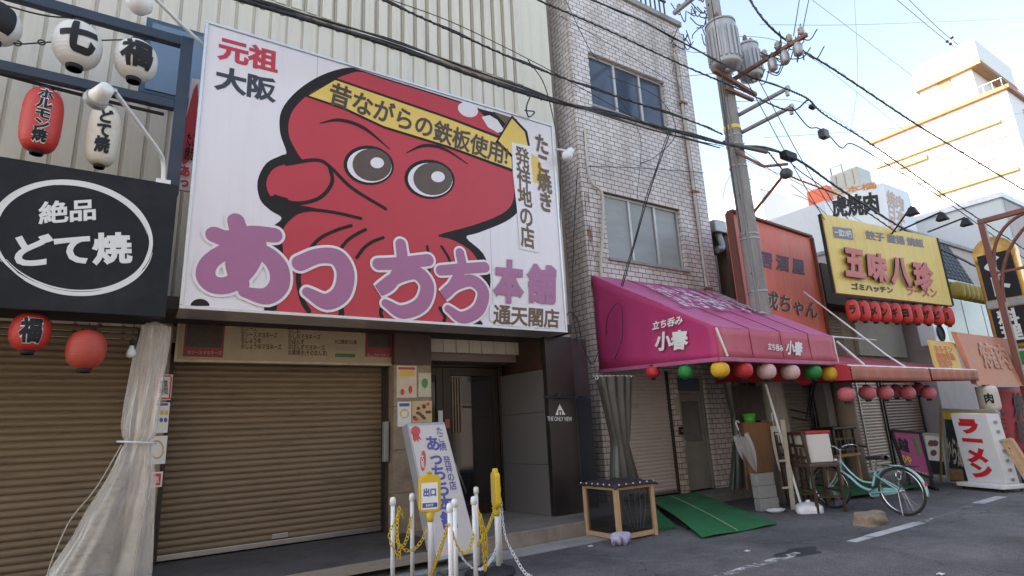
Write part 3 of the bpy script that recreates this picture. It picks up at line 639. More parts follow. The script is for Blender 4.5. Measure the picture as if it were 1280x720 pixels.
m.tube(smooth_pts([A(0, 92, 7.25), A(60, 108, 7.25), A(140, 128, 7.25), A(205, 143, 7.25)]), .02, 6)
for x, y in ((22, 54), (52, 53)): m.torus(A(x, y, 7.15), .03, .008, 12, 6, (0, 1, 0))
m.build('hanging_wire', CABLE, label='black wires strung through the blue steel frame for the lanterns', cat='cable')
# ---------------------------------------------------------------- lanterns
def lprof(R, H, pw=2.4, ribs=14):
    out = []; n = ribs*4
    for i in range(n+1):
        t = -1+2*i/n; r = R*max(.28, (1-abs(t)**pw)**(1/pw))
        out.append((r*(1-.006*(1+math.cos(2*math.pi*i/4))), t*H/2))
    return out
def lantern(name, c, R, H, m_, label, cat='lantern', group=None, pw=2.4, txt=None, ta=None, caps=True, txt2=None, wt=.05, tw=.75, outline=None, th=.75, sc=.76):
    c = V(c); t = thing(name, (0, 0, 0), label, cat, group); R *= sc; H *= sc
    prof = lprof(R, H, pw)
    MB().lathe((0, 0, 0), prof, 32).build('paper_shade', m_, t)
    if caps:
        k = MB(); rr = R*.36; k.lathe((0, 0, H/2-.012), [(rr, 0), (rr*1.02, .03), (rr*.8, .032), (rr*.8, 0)], 20); k.build('top_ring', INK, t)
        k = MB(); k.lathe((0, 0, -H/2-.03), [(rr*.9, 0), (rr, .045), (rr*.8, .045), (rr*.75, 0)], 20); k.build('bottom_ring', INK, t)
        k = MB(); k.tube([(0, 0, H/2), (0, 0, H/2+.07)], .006, 6); k.build('hook', CABLE, t)
    if txt == 'ー': tw *= .3
    if txt:
        ang = math.atan2(-c.y, -c.x) if ta is None else ta    # lettering faces the street
        def rz(z):
            tt = max(-1, min(1, z/(H/2))); return R*max(.28, (1-abs(tt)**pw)**(1/pw))
        for rows, mm, wtt, off in (((txt, outline, wt+.055, .004),) if outline else ())+((txt, INK, wt, .007),):
            vs, fs, _ = glyphs(rows, wtt)
            bm = bmesh.new(); bv = [bm.verts.new((v.x, v.y, 0)) for v in vs]
            for f in fs:
                try: bm.faces.new([bv[i] for i in f])
                except ValueError: pass
            for _k in range(3):
                es = [e for e in bm.edges if e.calc_length() > .12]
                if es: bmesh.ops.subdivide_edges(bm, edges=es, cuts=1)
                bmesh.ops.triangulate(bm, faces=bm.faces)
            bm.verts.index_update()
            out = []
            grow = 1+(.05 if off < .005 else 0)
            for v in bm.verts:
                z = (v.co.y-.5)*H*th*grow; a = ang+(v.co.x-.5)*tw*grow*2; r = rz(z)+off; out.append((r*math.cos(a), r*math.sin(a), z))
            k = MB(); k.add(out, [tuple(v.index for v in f.verts) for f in bm.faces]); bm.free()
            k.build('lettering_outline' if off < .005 else 'lettering', mm, t)
    t.location = c
    return t
LWH = mat('white_lantern_paper', (.7, .69, .66), .55, var=.04, scale=3, dirt=(.45, .38, .28), dirt_amt=.25)
LCR = mat('aged_cream_lantern_paper', (.66, .6, .5), .55, var=.06, scale=3, dirt=(.35, .24, .12), dirt_amt=.4)
LRD = mat('red_lantern_paper', (.52, .04, .03), .5, var=.08, scale=3)
LRO = mat('worn_red_lantern_paper', (.5, .055, .035), .55, var=.12, scale=3, dirt=(.2, .08, .05), dirt_amt=.6)
PPM = lambda Y: 1/(91.5*7/Y)
YL = 7.12
lantern('paper_lantern', A(-6, 30, YL), .29, .56, LWH, 'white round lantern cut off by the left edge', group='white round lanterns in the steel frame', txt='一', pw=2.2)
lantern('paper_lantern', A(97, 57, YL), .30, .72, LWH, 'white round lantern with the sign for seven on it', group='white round lanterns in the steel frame', txt='七', pw=2.2, wt=.07, tw=.8, th=.7)
lantern('paper_lantern', A(170, 76, YL), .285, .66, LWH, 'white round lantern with the sign for luck beside the frame post', group='white round lanterns in the steel frame', txt='福', pw=2.2, wt=.055, tw=.8, th=.7)
lantern('paper_lantern', A(52, 151, YL), .23, .94, LRD, 'long red lantern with white edged black lettering under the steel frame', txt='ホ\nル\nモ\nン\n焼', pw=3.2, wt=.06, tw=.4, outline=LW, th=.84)
lantern('paper_lantern', A(129, 170, YL), .20, .93, LCR, 'long cream lantern with black lettering behind the spotlight', txt='ど\nて\n焼', pw=3.2, wt=.06, tw=.48, th=.74)
lantern('paper_lantern', A(38, 415, YL), .215, .5, LRD, 'red round lantern with the sign for luck under the black sign', txt='福', pw=2.3, wt=.06, tw=.55, outline=LW, th=.66)
lantern('paper_lantern', A(108, 437, YL), .225, .53, LRO, 'plain red round lantern with a dusty brown top under the black sign', pw=2.3)
m = MB(); c = A(164, 441, 7.3); m.lathe(c, [(.0, -.055), (.035, -.045), (.045, -.01), (.035, .03), (.022, .05), (.022, .075)], 14)
bb = thing('light_bulb', c, 'bare white light bulb hanging beside the plastic curtain', 'light bulb')
m.build('globe', PLASTW, bb); MB().lathe(c+V((0, 0, .075)), [(.024, 0), (.024, .06), (.012, .07)], 12).build('socket', INK, bb); MB().tube([c+V((0, 0, .13)), c+V((.0, 0, .36))], .006, 6).build('cord', CABLE, bb)
# ---------------------------------------------------------------- spot lamps
def spotlamp(base, bend, head, aim, label, r=.018, R=.09, bulb=False, plate=True):
    base, bend, head = V(base), V(bend), V(head); t = thing('sign_spotlight', base, label, 'lamp')
    MB().tube(smooth_pts([base, base+(bend-base)*.55, bend, head], 6), r, 8).build('arm', WHITE, t)
    if plate: MB().box(base+V((-.06, -.03, -.03)), base+V((.06, .03, .02))).build('bracket', WHITE, t, bevel=.004)
    d = V(aim).normalized()
    if bulb:
        MB().lathe(head, [(.045, -.09), (.05, -.08), (.05, .02), (.035, .04)], 14, axis=d).build('socket', WHITE, t)
        MB().lathe(head+d*.04, [(.04, 0), (.075, .05), (.085, .1), (.075, .15), (.04, .185), (.001, .195)], 16, axis=d).build('bulb', PLASTW, t)
    else:
        h = MB().lathe(head, [(.03, -.14), (R*.62, -.13), (R*.7, 0), (R*.95, .1), (R*.95, .13)], 20, axis=d).build('lamp_head', WHITE, t)
        g = MB()
        for k in range(4): g.torus(head+d*(.135+.022*k), R*.98, .008, 20, 6, d)
        g.build('louvre_rings', GALV, t)
        MB().lathe(head+d*.11, [(R*.9, 0), (R*.6, .06), (.001, .09)], 16, axis=d).build('lens', PLASTW, t)
    return t
b0 = A(204, 228, 6.95); b1 = A(196, 196, 6.6); hd = A(127, 118, 5.95)
spotlamp(b0, A(201, 190, 6.7), A(143, 113, 6.0), (0, 0, 0.001), 'white spotlight on a long bent arm over the black sign') if False else None
t = thing('sign_spotlight', b0, 'white spotlight on a long bent arm over the black sign', 'lamp')
MB().tube(smooth_pts([b0, A(204, 205, 6.93), A(199, 190, 6.8), A(170, 150, 6.4), A(143, 114, 6.05)], 6), .022, 8).build('arm', WHITE, t)
MB().box(b0+V((-.07, -.05, -.03)), b0+V((.07, .05, .02))).build('bracket', WHITE, t, bevel=.004)
hp = A(132, 112, 6.0); d = (A(112, 133, 6.25)-hp).normalized()
MB().lathe(hp, [(.026, -.04), (.062, -.03), (.07, .03), (.082, .11), (.087, .15)], 20, axis=d).build('lamp_head', WHITE, t)
g = MB()
for k in range(4): g.torus(hp+d*(.15+.016*k), .092, .008, 22, 6, d)
g.build('louvre_rings', GALV, t)
MB().lathe(hp+d*.13, [(.08, 0), (.06, .05), (.001, .07)], 16, axis=d).build('lens', GALV, t)
MB().lathe(A(142, 114, 6.05), [(.03, -.03), (.035, 0), (.03, .03)], 12, axis=(1, 0, 0)).build('swivel', STEEL, t)
t = thing('sign_spotlight', A(256, 58, 7.2), 'white lamp on a thin pole reaching up past the top edge beside the octopus sign', 'lamp')
MB().tube([A(256, 58, 7.2), A(225, 29, 6.9), A(193, -3, 6.6), A(180, -14, 6.5)], .022, 8).build('arm', WHITE, t)
MB().lathe(A(174, 6, 6.5), [(.001, -.1), (.07, -.085), (.125, -.02), (.13, .03), (.1, .1), (.05, .16), (.04, .22)], 20).build('lamp_head', PLASTW, t)
hp = A(708, 196, 6.75)
t = thing('sign_spotlight', A(690, 185, 7.1), 'white bulb lamp on a short arm at the right edge of the octopus sign', 'lamp')
MB().tube([V((5.6, 7.15, A(690, 185, 7.1).z)), A(700, 187, 6.95), A(712, 189, 6.75)], .018, 8).build('arm', WHITE, t)
d = (A(701, 205, 6.7)-A(714, 188, 6.8)).normalized()
MB().lathe(A(714, 188, 6.77), [(.04, -.02), (.06, 0), (.07, .1), (.06, .12)], 14, axis=d).build('socket', WHITE, t)
MB().lathe(A(714, 188, 6.77)+d*.11, [(.055, 0), (.085, .05), (.092, .09), (.075, .14), (.04, .17), (.001, .18)], 16, axis=d).build('bulb', PLASTW, t)

from mathutils import noise as mnoise
# ================================================================== plastic curtain tied to the pillar
def plastic():
    m = bpy.data.materials.new('clear_plastic_sheet'); m.use_nodes = True; n = m.node_tree.nodes; l = m.node_tree.links; b = n['Principled BSDF']
    b.inputs['Base Color'].default_value = (.8, .75, .68, 1); b.inputs['Roughness'].default_value = .12; b.inputs['Specular IOR Level'].default_value = 1; b.inputs['Coat Weight'].default_value = .6; b.inputs['Coat Roughness'].default_value = .08
    tc = n.new('ShaderNodeTexCoord'); ns = n.new('ShaderNodeTexNoise'); ns.inputs['Scale'].default_value = 5; ns.inputs['Detail'].default_value = 6; l.new(tc.outputs['Object'], ns.inputs[0])
    bk = n.new('ShaderNodeTexWave'); bk.inputs['Scale'].default_value = 28; bk.wave_type = 'BANDS'; bk.bands_direction = 'Z'; l.new(tc.outputs['Object'], bk.inputs[0])
    r = n.new('ShaderNodeMapRange'); r.inputs[1].default_value = .3; r.inputs[2].default_value = .7; r.inputs[3].default_value = -.04; r.inputs[4].default_value = .06; l.new(ns.outputs[0], r.inputs[0]); lw_ = n.new('ShaderNodeLayerWeight'); lw_.inputs[0].default_value = .45; lm = n.new('ShaderNodeMath'); lm.operation = 'MULTIPLY_ADD'; lm.inputs[1].default_value = .5; lm.inputs[2].default_value = .2; l.new(lw_.outputs['Facing'], lm.inputs[0]); la = n.new('ShaderNodeMath'); la.use_clamp = True; l.new(lm.outputs[0], la.inputs[0])
    k = n.new('ShaderNodeMath'); k.operation = 'MULTIPLY_ADD'; k.inputs[1].default_value = .12; l.new(bk.outputs['Fac'], k.inputs[0]); l.new(r.outputs[0], k.inputs[2])
    l.new(k.outputs[0], la.inputs[1]); l.new(la.outputs[0], b.inputs['Alpha'])
    bp = n.new('ShaderNodeBump'); bp.inputs['Strength'].default_value = .7; bp.inputs['Distance'].default_value = .02; n4 = n.new('ShaderNodeTexNoise'); n4.inputs['Scale'].default_value = 12; n4.inputs['Detail'].default_value = 5; l.new(tc.outputs['Object'], n4.inputs[0])
    l.new(n4.outputs[0], bp.inputs['Height']); l.new(bp.outputs[0], b.inputs['Normal'])
    return m
PLS = plastic()
YC = 7.35
rows = [(402, 191, 197), (408, 178, 214), (425, 174, 212), (450, 166, 208), (480, 161, 203), (505, 156, 199), (530, 152, 195), (545, 152, 192), (553, 156, 186), (560, 150, 188), (580, 140, 190), (605, 124, 192), (635, 104, 191), (665, 88, 190), (700, 62, 188), (745, 30, 186)]
rw = []
for y, x0, x1 in rows:
    a, b = A(x0, y, YC), A(x1, y, YC); rw.append(((a+b)/2, (b.x-a.x)/2))
def cur(u, v):
    f = v*(len(rw)-1); i = min(int(f), len(rw)-2); t = f-i; c = rw[i][0].lerp(rw[i+1][0], t); r = rw[i][1]*(1-t)+rw[i+1][1]*t
    a = 2*math.pi*u; dy = min(.17, .6*r)
    p = c+V((r*math.cos(a), dy*math.sin(a)*(1+.15*math.sin(4*a+2*math.sin(v*5)))+.02*math.sin(7*a+v*5)*min(1, r*5), 0))
    k = min(1, r*4.5)*(.4 if v < .02 or abs(v-.53) < .03 else 1)
    ca, sa = math.cos(a), math.sin(a)
    r1 = 1-abs(mnoise.noise(V((ca*1.15, sa*1.15+2, v*1.6))))*2.2       # long sharp creases running down the sheet
    r2 = 1-abs(mnoise.noise(V((ca*2.3+7, sa*2.3, v*4+2*ca))))*2.2  # slanting creases
    r3 = 1-abs(mnoise.noise(V((ca*4.5, sa*4.5+3, v*10-ca))))*2
    return p+V((ca*.4, sa, 0))*(.05*r1+.09*mnoise.noise(V((ca*1.6, sa*1.6+5, v*2.2)))+.045*mnoise.noise(V((ca*3.4, sa*3.4+9, v*5+ca)))+.008*r2+.004*r3-.035)*k
cu = thing('plastic_curtain', A(130, 720, YC), 'gathered clear plastic curtain tied at its middle between the two tan shutters', 'curtain')
MB().grid(cur, 240, 170).build('sheet', PLS, cu)
m = MB(); c = A(171, 553, YC); m.torus(c, .17, .012, 24, 6, (0.1, 0, 1), 1, .7); m.build('tie_cord', PLASTW, cu)
m = MB(); m.tube(smooth_pts([A(152, 556, 7.2), A(120, 610, 7.2), A(88, 650, 7.2), A(65, 700, 7.2), A(58, 725, 7.2)]), .006, 6); m.tube(smooth_pts([A(186, 556, 7.2), A(190, 600, 7.2), A(176, 660, 7.2), A(165, 725, 7.2)]), .005, 6); m.build('sheet_hem', mat('cloudy_plastic_hem', (.45, .42, .37), .3), cu)
# ================================================================== tiled building
BRK = brick_mat('pale_pink_tiles', (.72, .645, .62), (.58, .515, .495), (.15, .135, .13), .212, .102, .0085)  # dark mortar colour also carries the shadow in the raked joints
bB = thing('tiled_building', (8.9, 8, 0), 'narrow three storey building faced in pale pink brick tiles behind the magenta awning', 'building')
def wall_holes(x0, x1, z0, z1, Y, holes, rev):
    m = MB(); xs = sorted({x0, x1, *[h[0] for h in holes], *[h[1] for h in holes]}); zs = sorted({z0, z1, *[h[2] for h in holes], *[h[3] for h in holes]})
    for i in range(len(xs)-1):
        for j in range(len(zs)-1):
            cx, cz = (xs[i]+xs[i+1])/2, (zs[j]+zs[j+1])/2
            if any(h[0] < cx < h[1] and h[2] < cz < h[3] for h in holes): continue
            m.add([(xs[i], Y, zs[j]), (xs[i+1], Y, zs[j]), (xs[i+1], Y, zs[j+1]), (xs[i], Y, zs[j+1])], [(0, 1, 2, 3)])
    for a, b, c, d in holes:
        for q in (((a, c), (a, d)), ((b, d), (b, c)), ((a, d), (b, d)), ((b, c), (a, c))):
            (p, r), (s_, t) = q; m.add([(p, Y, r), (s_, Y, t), (s_, Y+rev, t), (p, Y+rev, r)], [(0, 1, 2, 3)])
    return m
HW = [(7.53, 9.9, 8.07, 9.37), (7.6, 9.88, 4.71, 6.12), (7.4, 8.97, .17, 2.5), (9.14, 9.98, .17, 2.42)]
BX0, BX1, BZ = 7.04, 10.72, 11.2
m = wall_holes(BX0, BX1, 0, BZ, 8.0, HW, .16)
m.add([(BX0, 8, 0), (BX0, 14, 0), (BX0, 14, BZ), (BX0, 8, BZ)], [(0, 3, 2, 1)]); m.add([(BX1, 8, 0), (BX1, 14, 0), (BX1, 14, BZ), (BX1, 8, BZ)], [(0, 1, 2, 3)])
m.build('tiled_wall', BRK, bB)
MB().box((BX1-.3, 7.9, 3), (BX1+.02, 7.998, BZ-.25)).build('corner_pier', BRK, bB)
MB().box((BX0-.03, 7.93, BZ), (BX1+.04, 14, BZ+.14)).build('parapet_coping', CONC, bB, bevel=.01)
MB().box((BX0+.2, 8.3, .1), (BX1-.2, 13.8, BZ-.1)).build('interior_core', DARK, bB)
m = MB()
for k in range(14): m.box((8.3+k*.17, 8.2, BZ+.14), (8.33+k*.17, 8.23, BZ+.85))
m.box((8.3, 8.19, BZ+.85), (10.6, 8.24, BZ+.9)); m.box((8.3, 8.19, BZ+.3), (10.6, 8.22, BZ+.33)); m.build('roof_railing', mat('dark_green_rail', (.05, .06, .07), .5, .3), bB)
ALW = mat('aged_aluminium', (.5, .49, .47), .45, .5, var=.12)
GL1 = mat('sky_toned_window_glass', (.055, .075, .11), .1, var=.35, scale=.7, spec=.4)  # blue tone and its variation painted in to imitate reflected sky
GL2 = mat('frosted_window_glass', (.30, .32, .31), .35, var=.2, scale=1.2, spec=.4, stretch=(1, 1, 3))
for (a, b, c, d), gm in ((HW[0], GL1), (HW[1], GL2)):
    f = MB(); Yw = 8.08; t = .05
    f.box((a, Yw, c), (b, Yw+.07, c+t)); f.box((a, Yw, d-t), (b, Yw+.07, d)); f.box((a, Yw, c+t), (a+t, Yw+.07, d-t)); f.box((b-t, Yw, c+t), (b, Yw+.07, d-t))
    for k in (1, 2): x = a+(b-a)*k/3; f.box((x-.03, Yw-.01, c+t), (x+.03, Yw+.06, d-t))
    fo = f.build('window', ALW, bB, bevel=.006)
    for k in range(3): MB().box((a+t+(b-a-2*t)*k/3+.03, Yw+.03+.003*k, c+t), (a+t+(b-a-2*t)*(k+1)/3-.03, Yw+.04+.003*k, d-t)).build('pane', gm, fo)
    MB().box((a-.03, 7.94, c-.06), (b+.03, 8.06, c-.002)).build('sill', CONC, fo, bevel=.006)
    if gm is GL1:
        bl = MB()
        for k in range(5): bl.box((a+.1, Yw+.075, c+.1+k*.12), (b-.1, Yw+.085, c+.14+k*.12))
        bl.build('blind', mat('pale_blind', (.25, .27, .28), .7), fo)
so_ = shutter('rolling_shutter', 7.45, 8.92, .18, 2.5, 8.12, SHUTR, bB, pitch=.068, dep=.012)
MB().box((7.62, 8.08, .24), (7.75, 8.094, .27)).build('shutter_handle', INK, so_)
GDR = mat('grey_painted_door', (.27, .26, .24), .5, .1, var=.12, dirt=(.15, .13, .11), dirt_amt=.5)
d_ = MB(); d_.box((9.14, 8.06, .17), (9.2, 8.15, 2.42)); d_.box((9.92, 8.06, .17), (9.98, 8.15, 2.42)); d_.box((9.2, 8.06, 2.05), (9.92, 8.15, 2.11)); d_.box((9.2, 8.06, 2.37), (9.92, 8.15, 2.42))
do = d_.build('back_door', GDR, bB, bevel=.005)
l_ = MB(); l_.box((9.203, 8.09, .18), (9.29, 8.13, 2.045)); l_.box((9.83, 8.09, .18), (9.917, 8.13, 2.045)); l_.box((9.291, 8.09, .18), (9.829, 8.13, 1.1)); l_.box((9.291, 8.09, 1.9), (9.829, 8.13, 2.045)); l_.build('door_leaf', GDR, do, bevel=.004)
MB().box((9.291, 8.11, 1.1), (9.829, 8.12, 1.9)).build('pane', mat('dull_door_glass', (.12, .12, .12), .3, var=.3), do)
MB().box((9.2, 8.1, 2.11), (9.92, 8.12, 2.37)).build('transom_pane', GLASSB, do)
m = MB(); m.tube([(9.25, 8.05, 1.08), (9.25, 8.02, 1.08), (9.36, 8.02, 1.08)], .012); m.box((9.225, 8.07, 1.03), (9.275, 8.089, 1.13)); m.build('door_handle', STEEL, do)
MB().box((9.0, 7.96, 1.62), (9.1, 7.995, 1.98)).build('notice_plate', mat('cream_plate', (.45, .4, .3), .6, var=.15), bB)
mm_ = MB().box((9.02, 7.95, 1.25), (9.11, 7.995, 1.4)).build('meter_box', INK, bB); MB().lathe((9.065, 7.945, 1.325), [(.03, 0), (.03, .006)], 14, axis=(0, 1, 0)).build('red_lamp', RED, mm_)
m = MB()
for dx in (0, .09): m.tube([(10.38+dx, 7.94, 3.2), (10.38+dx, 7.94, BZ-1.1), (10.3+dx, 7.93, BZ-.95)], .035, 10)
m.build('drainpipe', mat('beige_drainpipe', (.46, .42, .38), .5, var=.1, dirt=(.2, .1, .05), dirt_amt=.6), bB)
m = MB()
for z in (4.3, 6.6, 8.9): m.box((10.3, 7.89, z), (10.52, 7.97, z+.05))
m.build('pipe_clamps', RUST, bB)
m = MB(); m.tube(smooth_pts([(7.22, 7.96, 7.4), (7.2, 7.95, 6.6), (7.26, 7.93, 6.2), (7.5, 7.93, 6.0), (7.42, 7.93, 5.2), (7.3, 7.94, 4.4), (7.25, 7.93, 3.0)], 8), .028, 8); m.build('hose', mat('cream_hose', (.5, .46, .38), .5), bB)
def rustpaint():
    m = bpy.data.materials.new('rust_stain'); m.use_nodes = True; n = m.node_tree.nodes; l = m.node_tree.links; b = n['Principled BSDF']; b.inputs['Base Color'].default_value = (.2, .08, .03, 1); b.inputs['Roughness'].default_value = .9
    tc = n.new('ShaderNodeTexCoord'); mp = n.new('ShaderNodeMapping'); mp.inputs['Scale'].default_value = (9, 9, 1.6); l.new(tc.outputs['Object'], mp.inputs[0]); k = n.new('ShaderNodeTexNoise'); k.inputs['Scale'].default_value = 1.3; k.inputs['Detail'].default_value = 7; l.new(mp.outputs[0], k.inputs[0])
    r = n.new('ShaderNodeMapRange'); r.inputs[1].default_value = .45; r.inputs[2].default_value = .65; r.inputs[3].default_value = 0; r.inputs[4].default_value = .75; l.new(k.outputs[0], r.inputs[0]); l.new(r.outputs[0], b.inputs['Alpha']); return m
RSTN = rustpaint()
MB().add([(7.06, 7.994, 4.0), (7.28, 7.994, 4.0), (7.2, 7.994, 6.0), (7.08, 7.994, 6.0)], [(0, 1, 2, 3)]).build('rust_stain', RSTN, bB)
MB().add([(7.5, 7.994, 4.1), (7.65, 7.994, 4.1), (7.62, 7.994, 4.62), (7.55, 7.994, 4.62)], [(0, 1, 2, 3)]).build('rust_stain', RSTN, bB)

# ================================================================== magenta awning
MAG = mat('magenta_awning_cloth', (.43, .032, .135), .65, var=.08, scale=2, dirt=(.2, .03, .09), dirt_amt=.4)
MAGT = mat('faded_magenta_cloth', (.46, .10, .22), .65, var=.1, scale=2, dirt=(.5, .16, .32), dirt_amt=.5)
MAGF = mat('faded_pink_cloth', (.47, .09, .13), .65, var=.08, scale=2, dirt=(.55, .2, .2), dirt_amt=.4)
aw = thing('shop_awning', (8.6, 5.3, 2.3), 'magenta shop awning with white brush lettering fixed to the tiled building', 'awning')
WL, WR = 7.08, 10.7; FL, FR, FY = 6.99, 10.17, 5.3; ZT, ZF, ZB = 4.28, 2.82, 2.37
wl, wr, fl, fr = V((WL, 7.97, ZT)), V((WR, 7.97, ZT)), V((FL, FY, ZF)), V((FR, FY, ZF))
wlb, wrb, flb, frb = V((WL, 7.97, ZB+.12)), V((WR, 7.97, ZB+.12)), V((FL, FY-.01, ZB)), V((FR, FY-.01, ZB))
def sheet(q, sag, nrm):
    a, b, c, d = q
    return lambda u, v: a.lerp(b, u).lerp(d.lerp(c, u), v)+V(nrm)*(sag*math.sin(math.pi*u)*math.sin(math.pi*v)*(.5+.9*abs(math.sin(4*math.pi*u)))+.006*math.sin(23*u+9*v)*math.sin(math.pi*v))
MB().grid(sheet((wl, fl, flb, wlb), .05, (1, 0, 0)), 16, 8).build('side_panel', MAG, aw, solid=.004)
MB().grid(sheet((wr, fr, frb, wrb), .05, (-1, 0, 0)), 16, 8).build('side_panel', MAG, aw, solid=.004)
MB().grid(sheet((wl, wr, fr, fl), .07, (0, .3, -1)), 48, 20).build('top_panel', MAGT, aw, solid=.004)
MB().grid(sheet((fl, fr, frb, flb), .02, (0, 1, 0)), 20, 4).build('front_panel', MAGF, aw, solid=.004)
hm = MB()
for a, b in ((flb, frb), (wlb, flb), (frb, wrb)): hm.bar(a+V((0, -.0, -.03)), b+V((0, 0, -.03)), .1, .06)
hm.build('bottom_flange', mat('dirty_pink_flange', (.4, .1, .2), .6, var=.15, dirt=(.3, .25, .22), dirt_amt=.5), aw, bevel=.008)
m = MB(); m.tube([fl+V((.0, -.02, -.02)), fl.lerp(flb, .5)+V((.08, -.02, 0)), flb+V((.16, -.02, .02))], .018, 8); m.tube([fr, frb], .014); m.build('awning_frame', PLASTW, aw)
m = MB()
for u_ in (.25, .5, .75): m.tube([wl.lerp(wr, u_).lerp(fl.lerp(fr, u_), k/12)+V((0, -.01, .012)) for k in range(13)], .007, 5); m.tube([fl.lerp(fr, u_)+V((0, -.004, 0)), flb.lerp(frb, u_)+V((0, -.004, 0))], .006, 5)
m.build('cloth_seams', mat('dark_magenta_seam', (.2, .02, .07), .7), aw)
wlab = MB()
ux = (fl-wl); nx = V((-1, 0, 0))
p0 = AX(812, 437, 6.99+.03); p1 = AX(861, 436, 6.99+.03); p2 = AX(815, 417, 7.0)
xo = 6.985
def pX(x, y, o=0):   # on the left panel (slightly slanted plane), 8 mm proud
    n = (fl-wl).cross(wlb-wl).normalized(); d = ray(x, y); o_ = V((0, 0, CAMH)); t = n.dot(wl-o_)/n.dot(d); q = o_+d*t; return q-d.normalized()*.03
a = pX(815, 413); text3(wlab, '立ち呑み', a, pX(853, 405)-a, pX(816, 402)-a, .04)
a = pX(818, 439); text3(wlab, '小春', a, pX(860, 437)-a, pX(819, 415)-a, .05)
fy = FY-.03
textpx(wlab, '立ち呑み', (960, 437), (979, 440), (960, 428), fy, .04); textpx(wlab, '小春', (982, 443), (1003, 445), (983, 425), fy, .05)
wlab.build('lettering', LW, aw)
tl = MB(); nt_ = (wr-wl).cross(fl-wl).normalized(); nt_ = nt_ if nt_.z > 0 else -nt_
def pT(u, v): return wl.lerp(wr, u).lerp(fl.lerp(fr, u), v)+nt_*.02-V((0, -.3, 1))*.0
a = pT(.16, .66); text3(tl, '立ち呑み小春', a, pT(.93, .6)-a, pT(.27, .1)-a, .05)
tl.build('worn_lettering', None or bpy.data.materials.new('worn_white_print'), aw)
wp = bpy.data.materials['worn_white_print']; wp.use_nodes = True; n = wp.node_tree.nodes; l = wp.node_tree.links; b = n['Principled BSDF']; b.inputs['Base Color'].default_value = (.6, .5, .58, 1); b.inputs['Roughness'].default_value = .7
k = n.new('ShaderNodeTexNoise'); k.inputs['Scale'].default_value = 9; k.inputs['Detail'].default_value = 5; tc = n.new('ShaderNodeTexCoord'); l.new(tc.outputs['Object'], k.inputs[0]); r = n.new('ShaderNodeMapRange'); r.inputs[1].default_value = .42; r.inputs[2].default_value = .54; l.new(k.outputs[0], r.inputs[0]); l.new(r.outputs[0], b.inputs['Alpha'])
PNK = mat('pale_pink_lantern_paper', (.62, .42, .40), .6, var=.12, scale=4, dirt=(.5, .15, .15), dirt_amt=.3)
GRL = mat('green_lantern_paper', (.015, .2, .04), .55, var=.1); YLL = mat('yellow_lantern_paper', (.62, .36, .02), .55, var=.1); RDL = mat('plain_red_lantern_paper', (.5, .025, .035), .55, var=.12)
FDP = mat('faded_pink_lantern_paper', (.5, .1, .13), .6, var=.15, scale=4, dirt=(.55, .3, .3), dirt_amt=.4)
for x, y, mt, R, lb, fr_ in ((816, 465, RDL, .12, 'red round lantern farthest left under the magenta awning by the dark curtain', AX(816, 465, 7.0)),
    (857, 465, GRL, .125, 'green round lantern under the left side of the magenta awning', AX(857, 465, 6.98)),
    (900, 462, YLL, .145, 'yellow round lantern under the front left corner of the magenta awning', None), (929, 462.5, RDL, .15, 'red round lantern between yellow and pale pink ones on the magenta awning', None),
    (958, 464, PNK, .155, 'pale pink lantern beside the red one under the magenta awning', None), (988, 465, PNK, .155, 'pale pink lantern right of its twin, hung before the utility pole', None),
    (1005, 473, RDL, .15, 'red lantern half hidden behind the pale pink and green lanterns', 5.9), (1016, 465, GRL, .15, 'green lantern near the right end of the magenta awning', None), (1037, 467, YLL, .155, 'yellow lantern at the right end of the magenta awning', None)):
    R *= .92; c = A(x, y, fr_ or 5.36) if not isinstance(fr_, V) else fr_
    lantern('paper_lantern', c, R, R*1.75, mt, lb, group='lanterns under the magenta awning', pw=2.3, sc=1)

# ================================================================== utility pole
PX, PY = 10.2, 6.62
PC = mat('pole_concrete', (.27, .25, .23), .85, var=.16, scale=4, bump=.3, bscale=40, dirt=(.11, .1, .09), dirt_amt=.65, streak=1)
up = thing('utility_pole', (PX, PY, 0), 'tall concrete utility pole with two grey transformers rising behind the magenta awning', 'utility pole')
MB().lathe((PX, PY, 0), [(.205, 0), (.2, 1), (.188, 3), (.172, 6), (.157, 9), (.14, 13)], 28).build('shaft', PC, up)
def pband(z, h, m_, r): MB().lathe((PX, PY, z), [(r, 0), (r+.006, .004), (r+.006, h-.004), (r, h)], 28).build('band', m_, up)
pband(A(925, 168, PY).z, .1, YB, .171)
for z in (3.9, 5.0, 5.1, 6.6, 7.1, 7.3): pband(z, .04, GALV, .166+.004*(9-z))
bo = MB(); zc9 = AX(995, 44, PX+.1).z-.12
for k in range(16):
    z = 2.6+k*.42; s_ = 1 if k % 2 else -1; bo.tube([(PX+s_*.14, PY-.05, z), (PX+s_*.26, PY-.07, z)], .011, 6)
bo.build('step_bolts', GALV, up)
TRG = mat('transformer_grey', (.38, .38, .385), .5, .2, var=.1, dirt=(.2, .18, .17), dirt_amt=.5, streak=1.5)
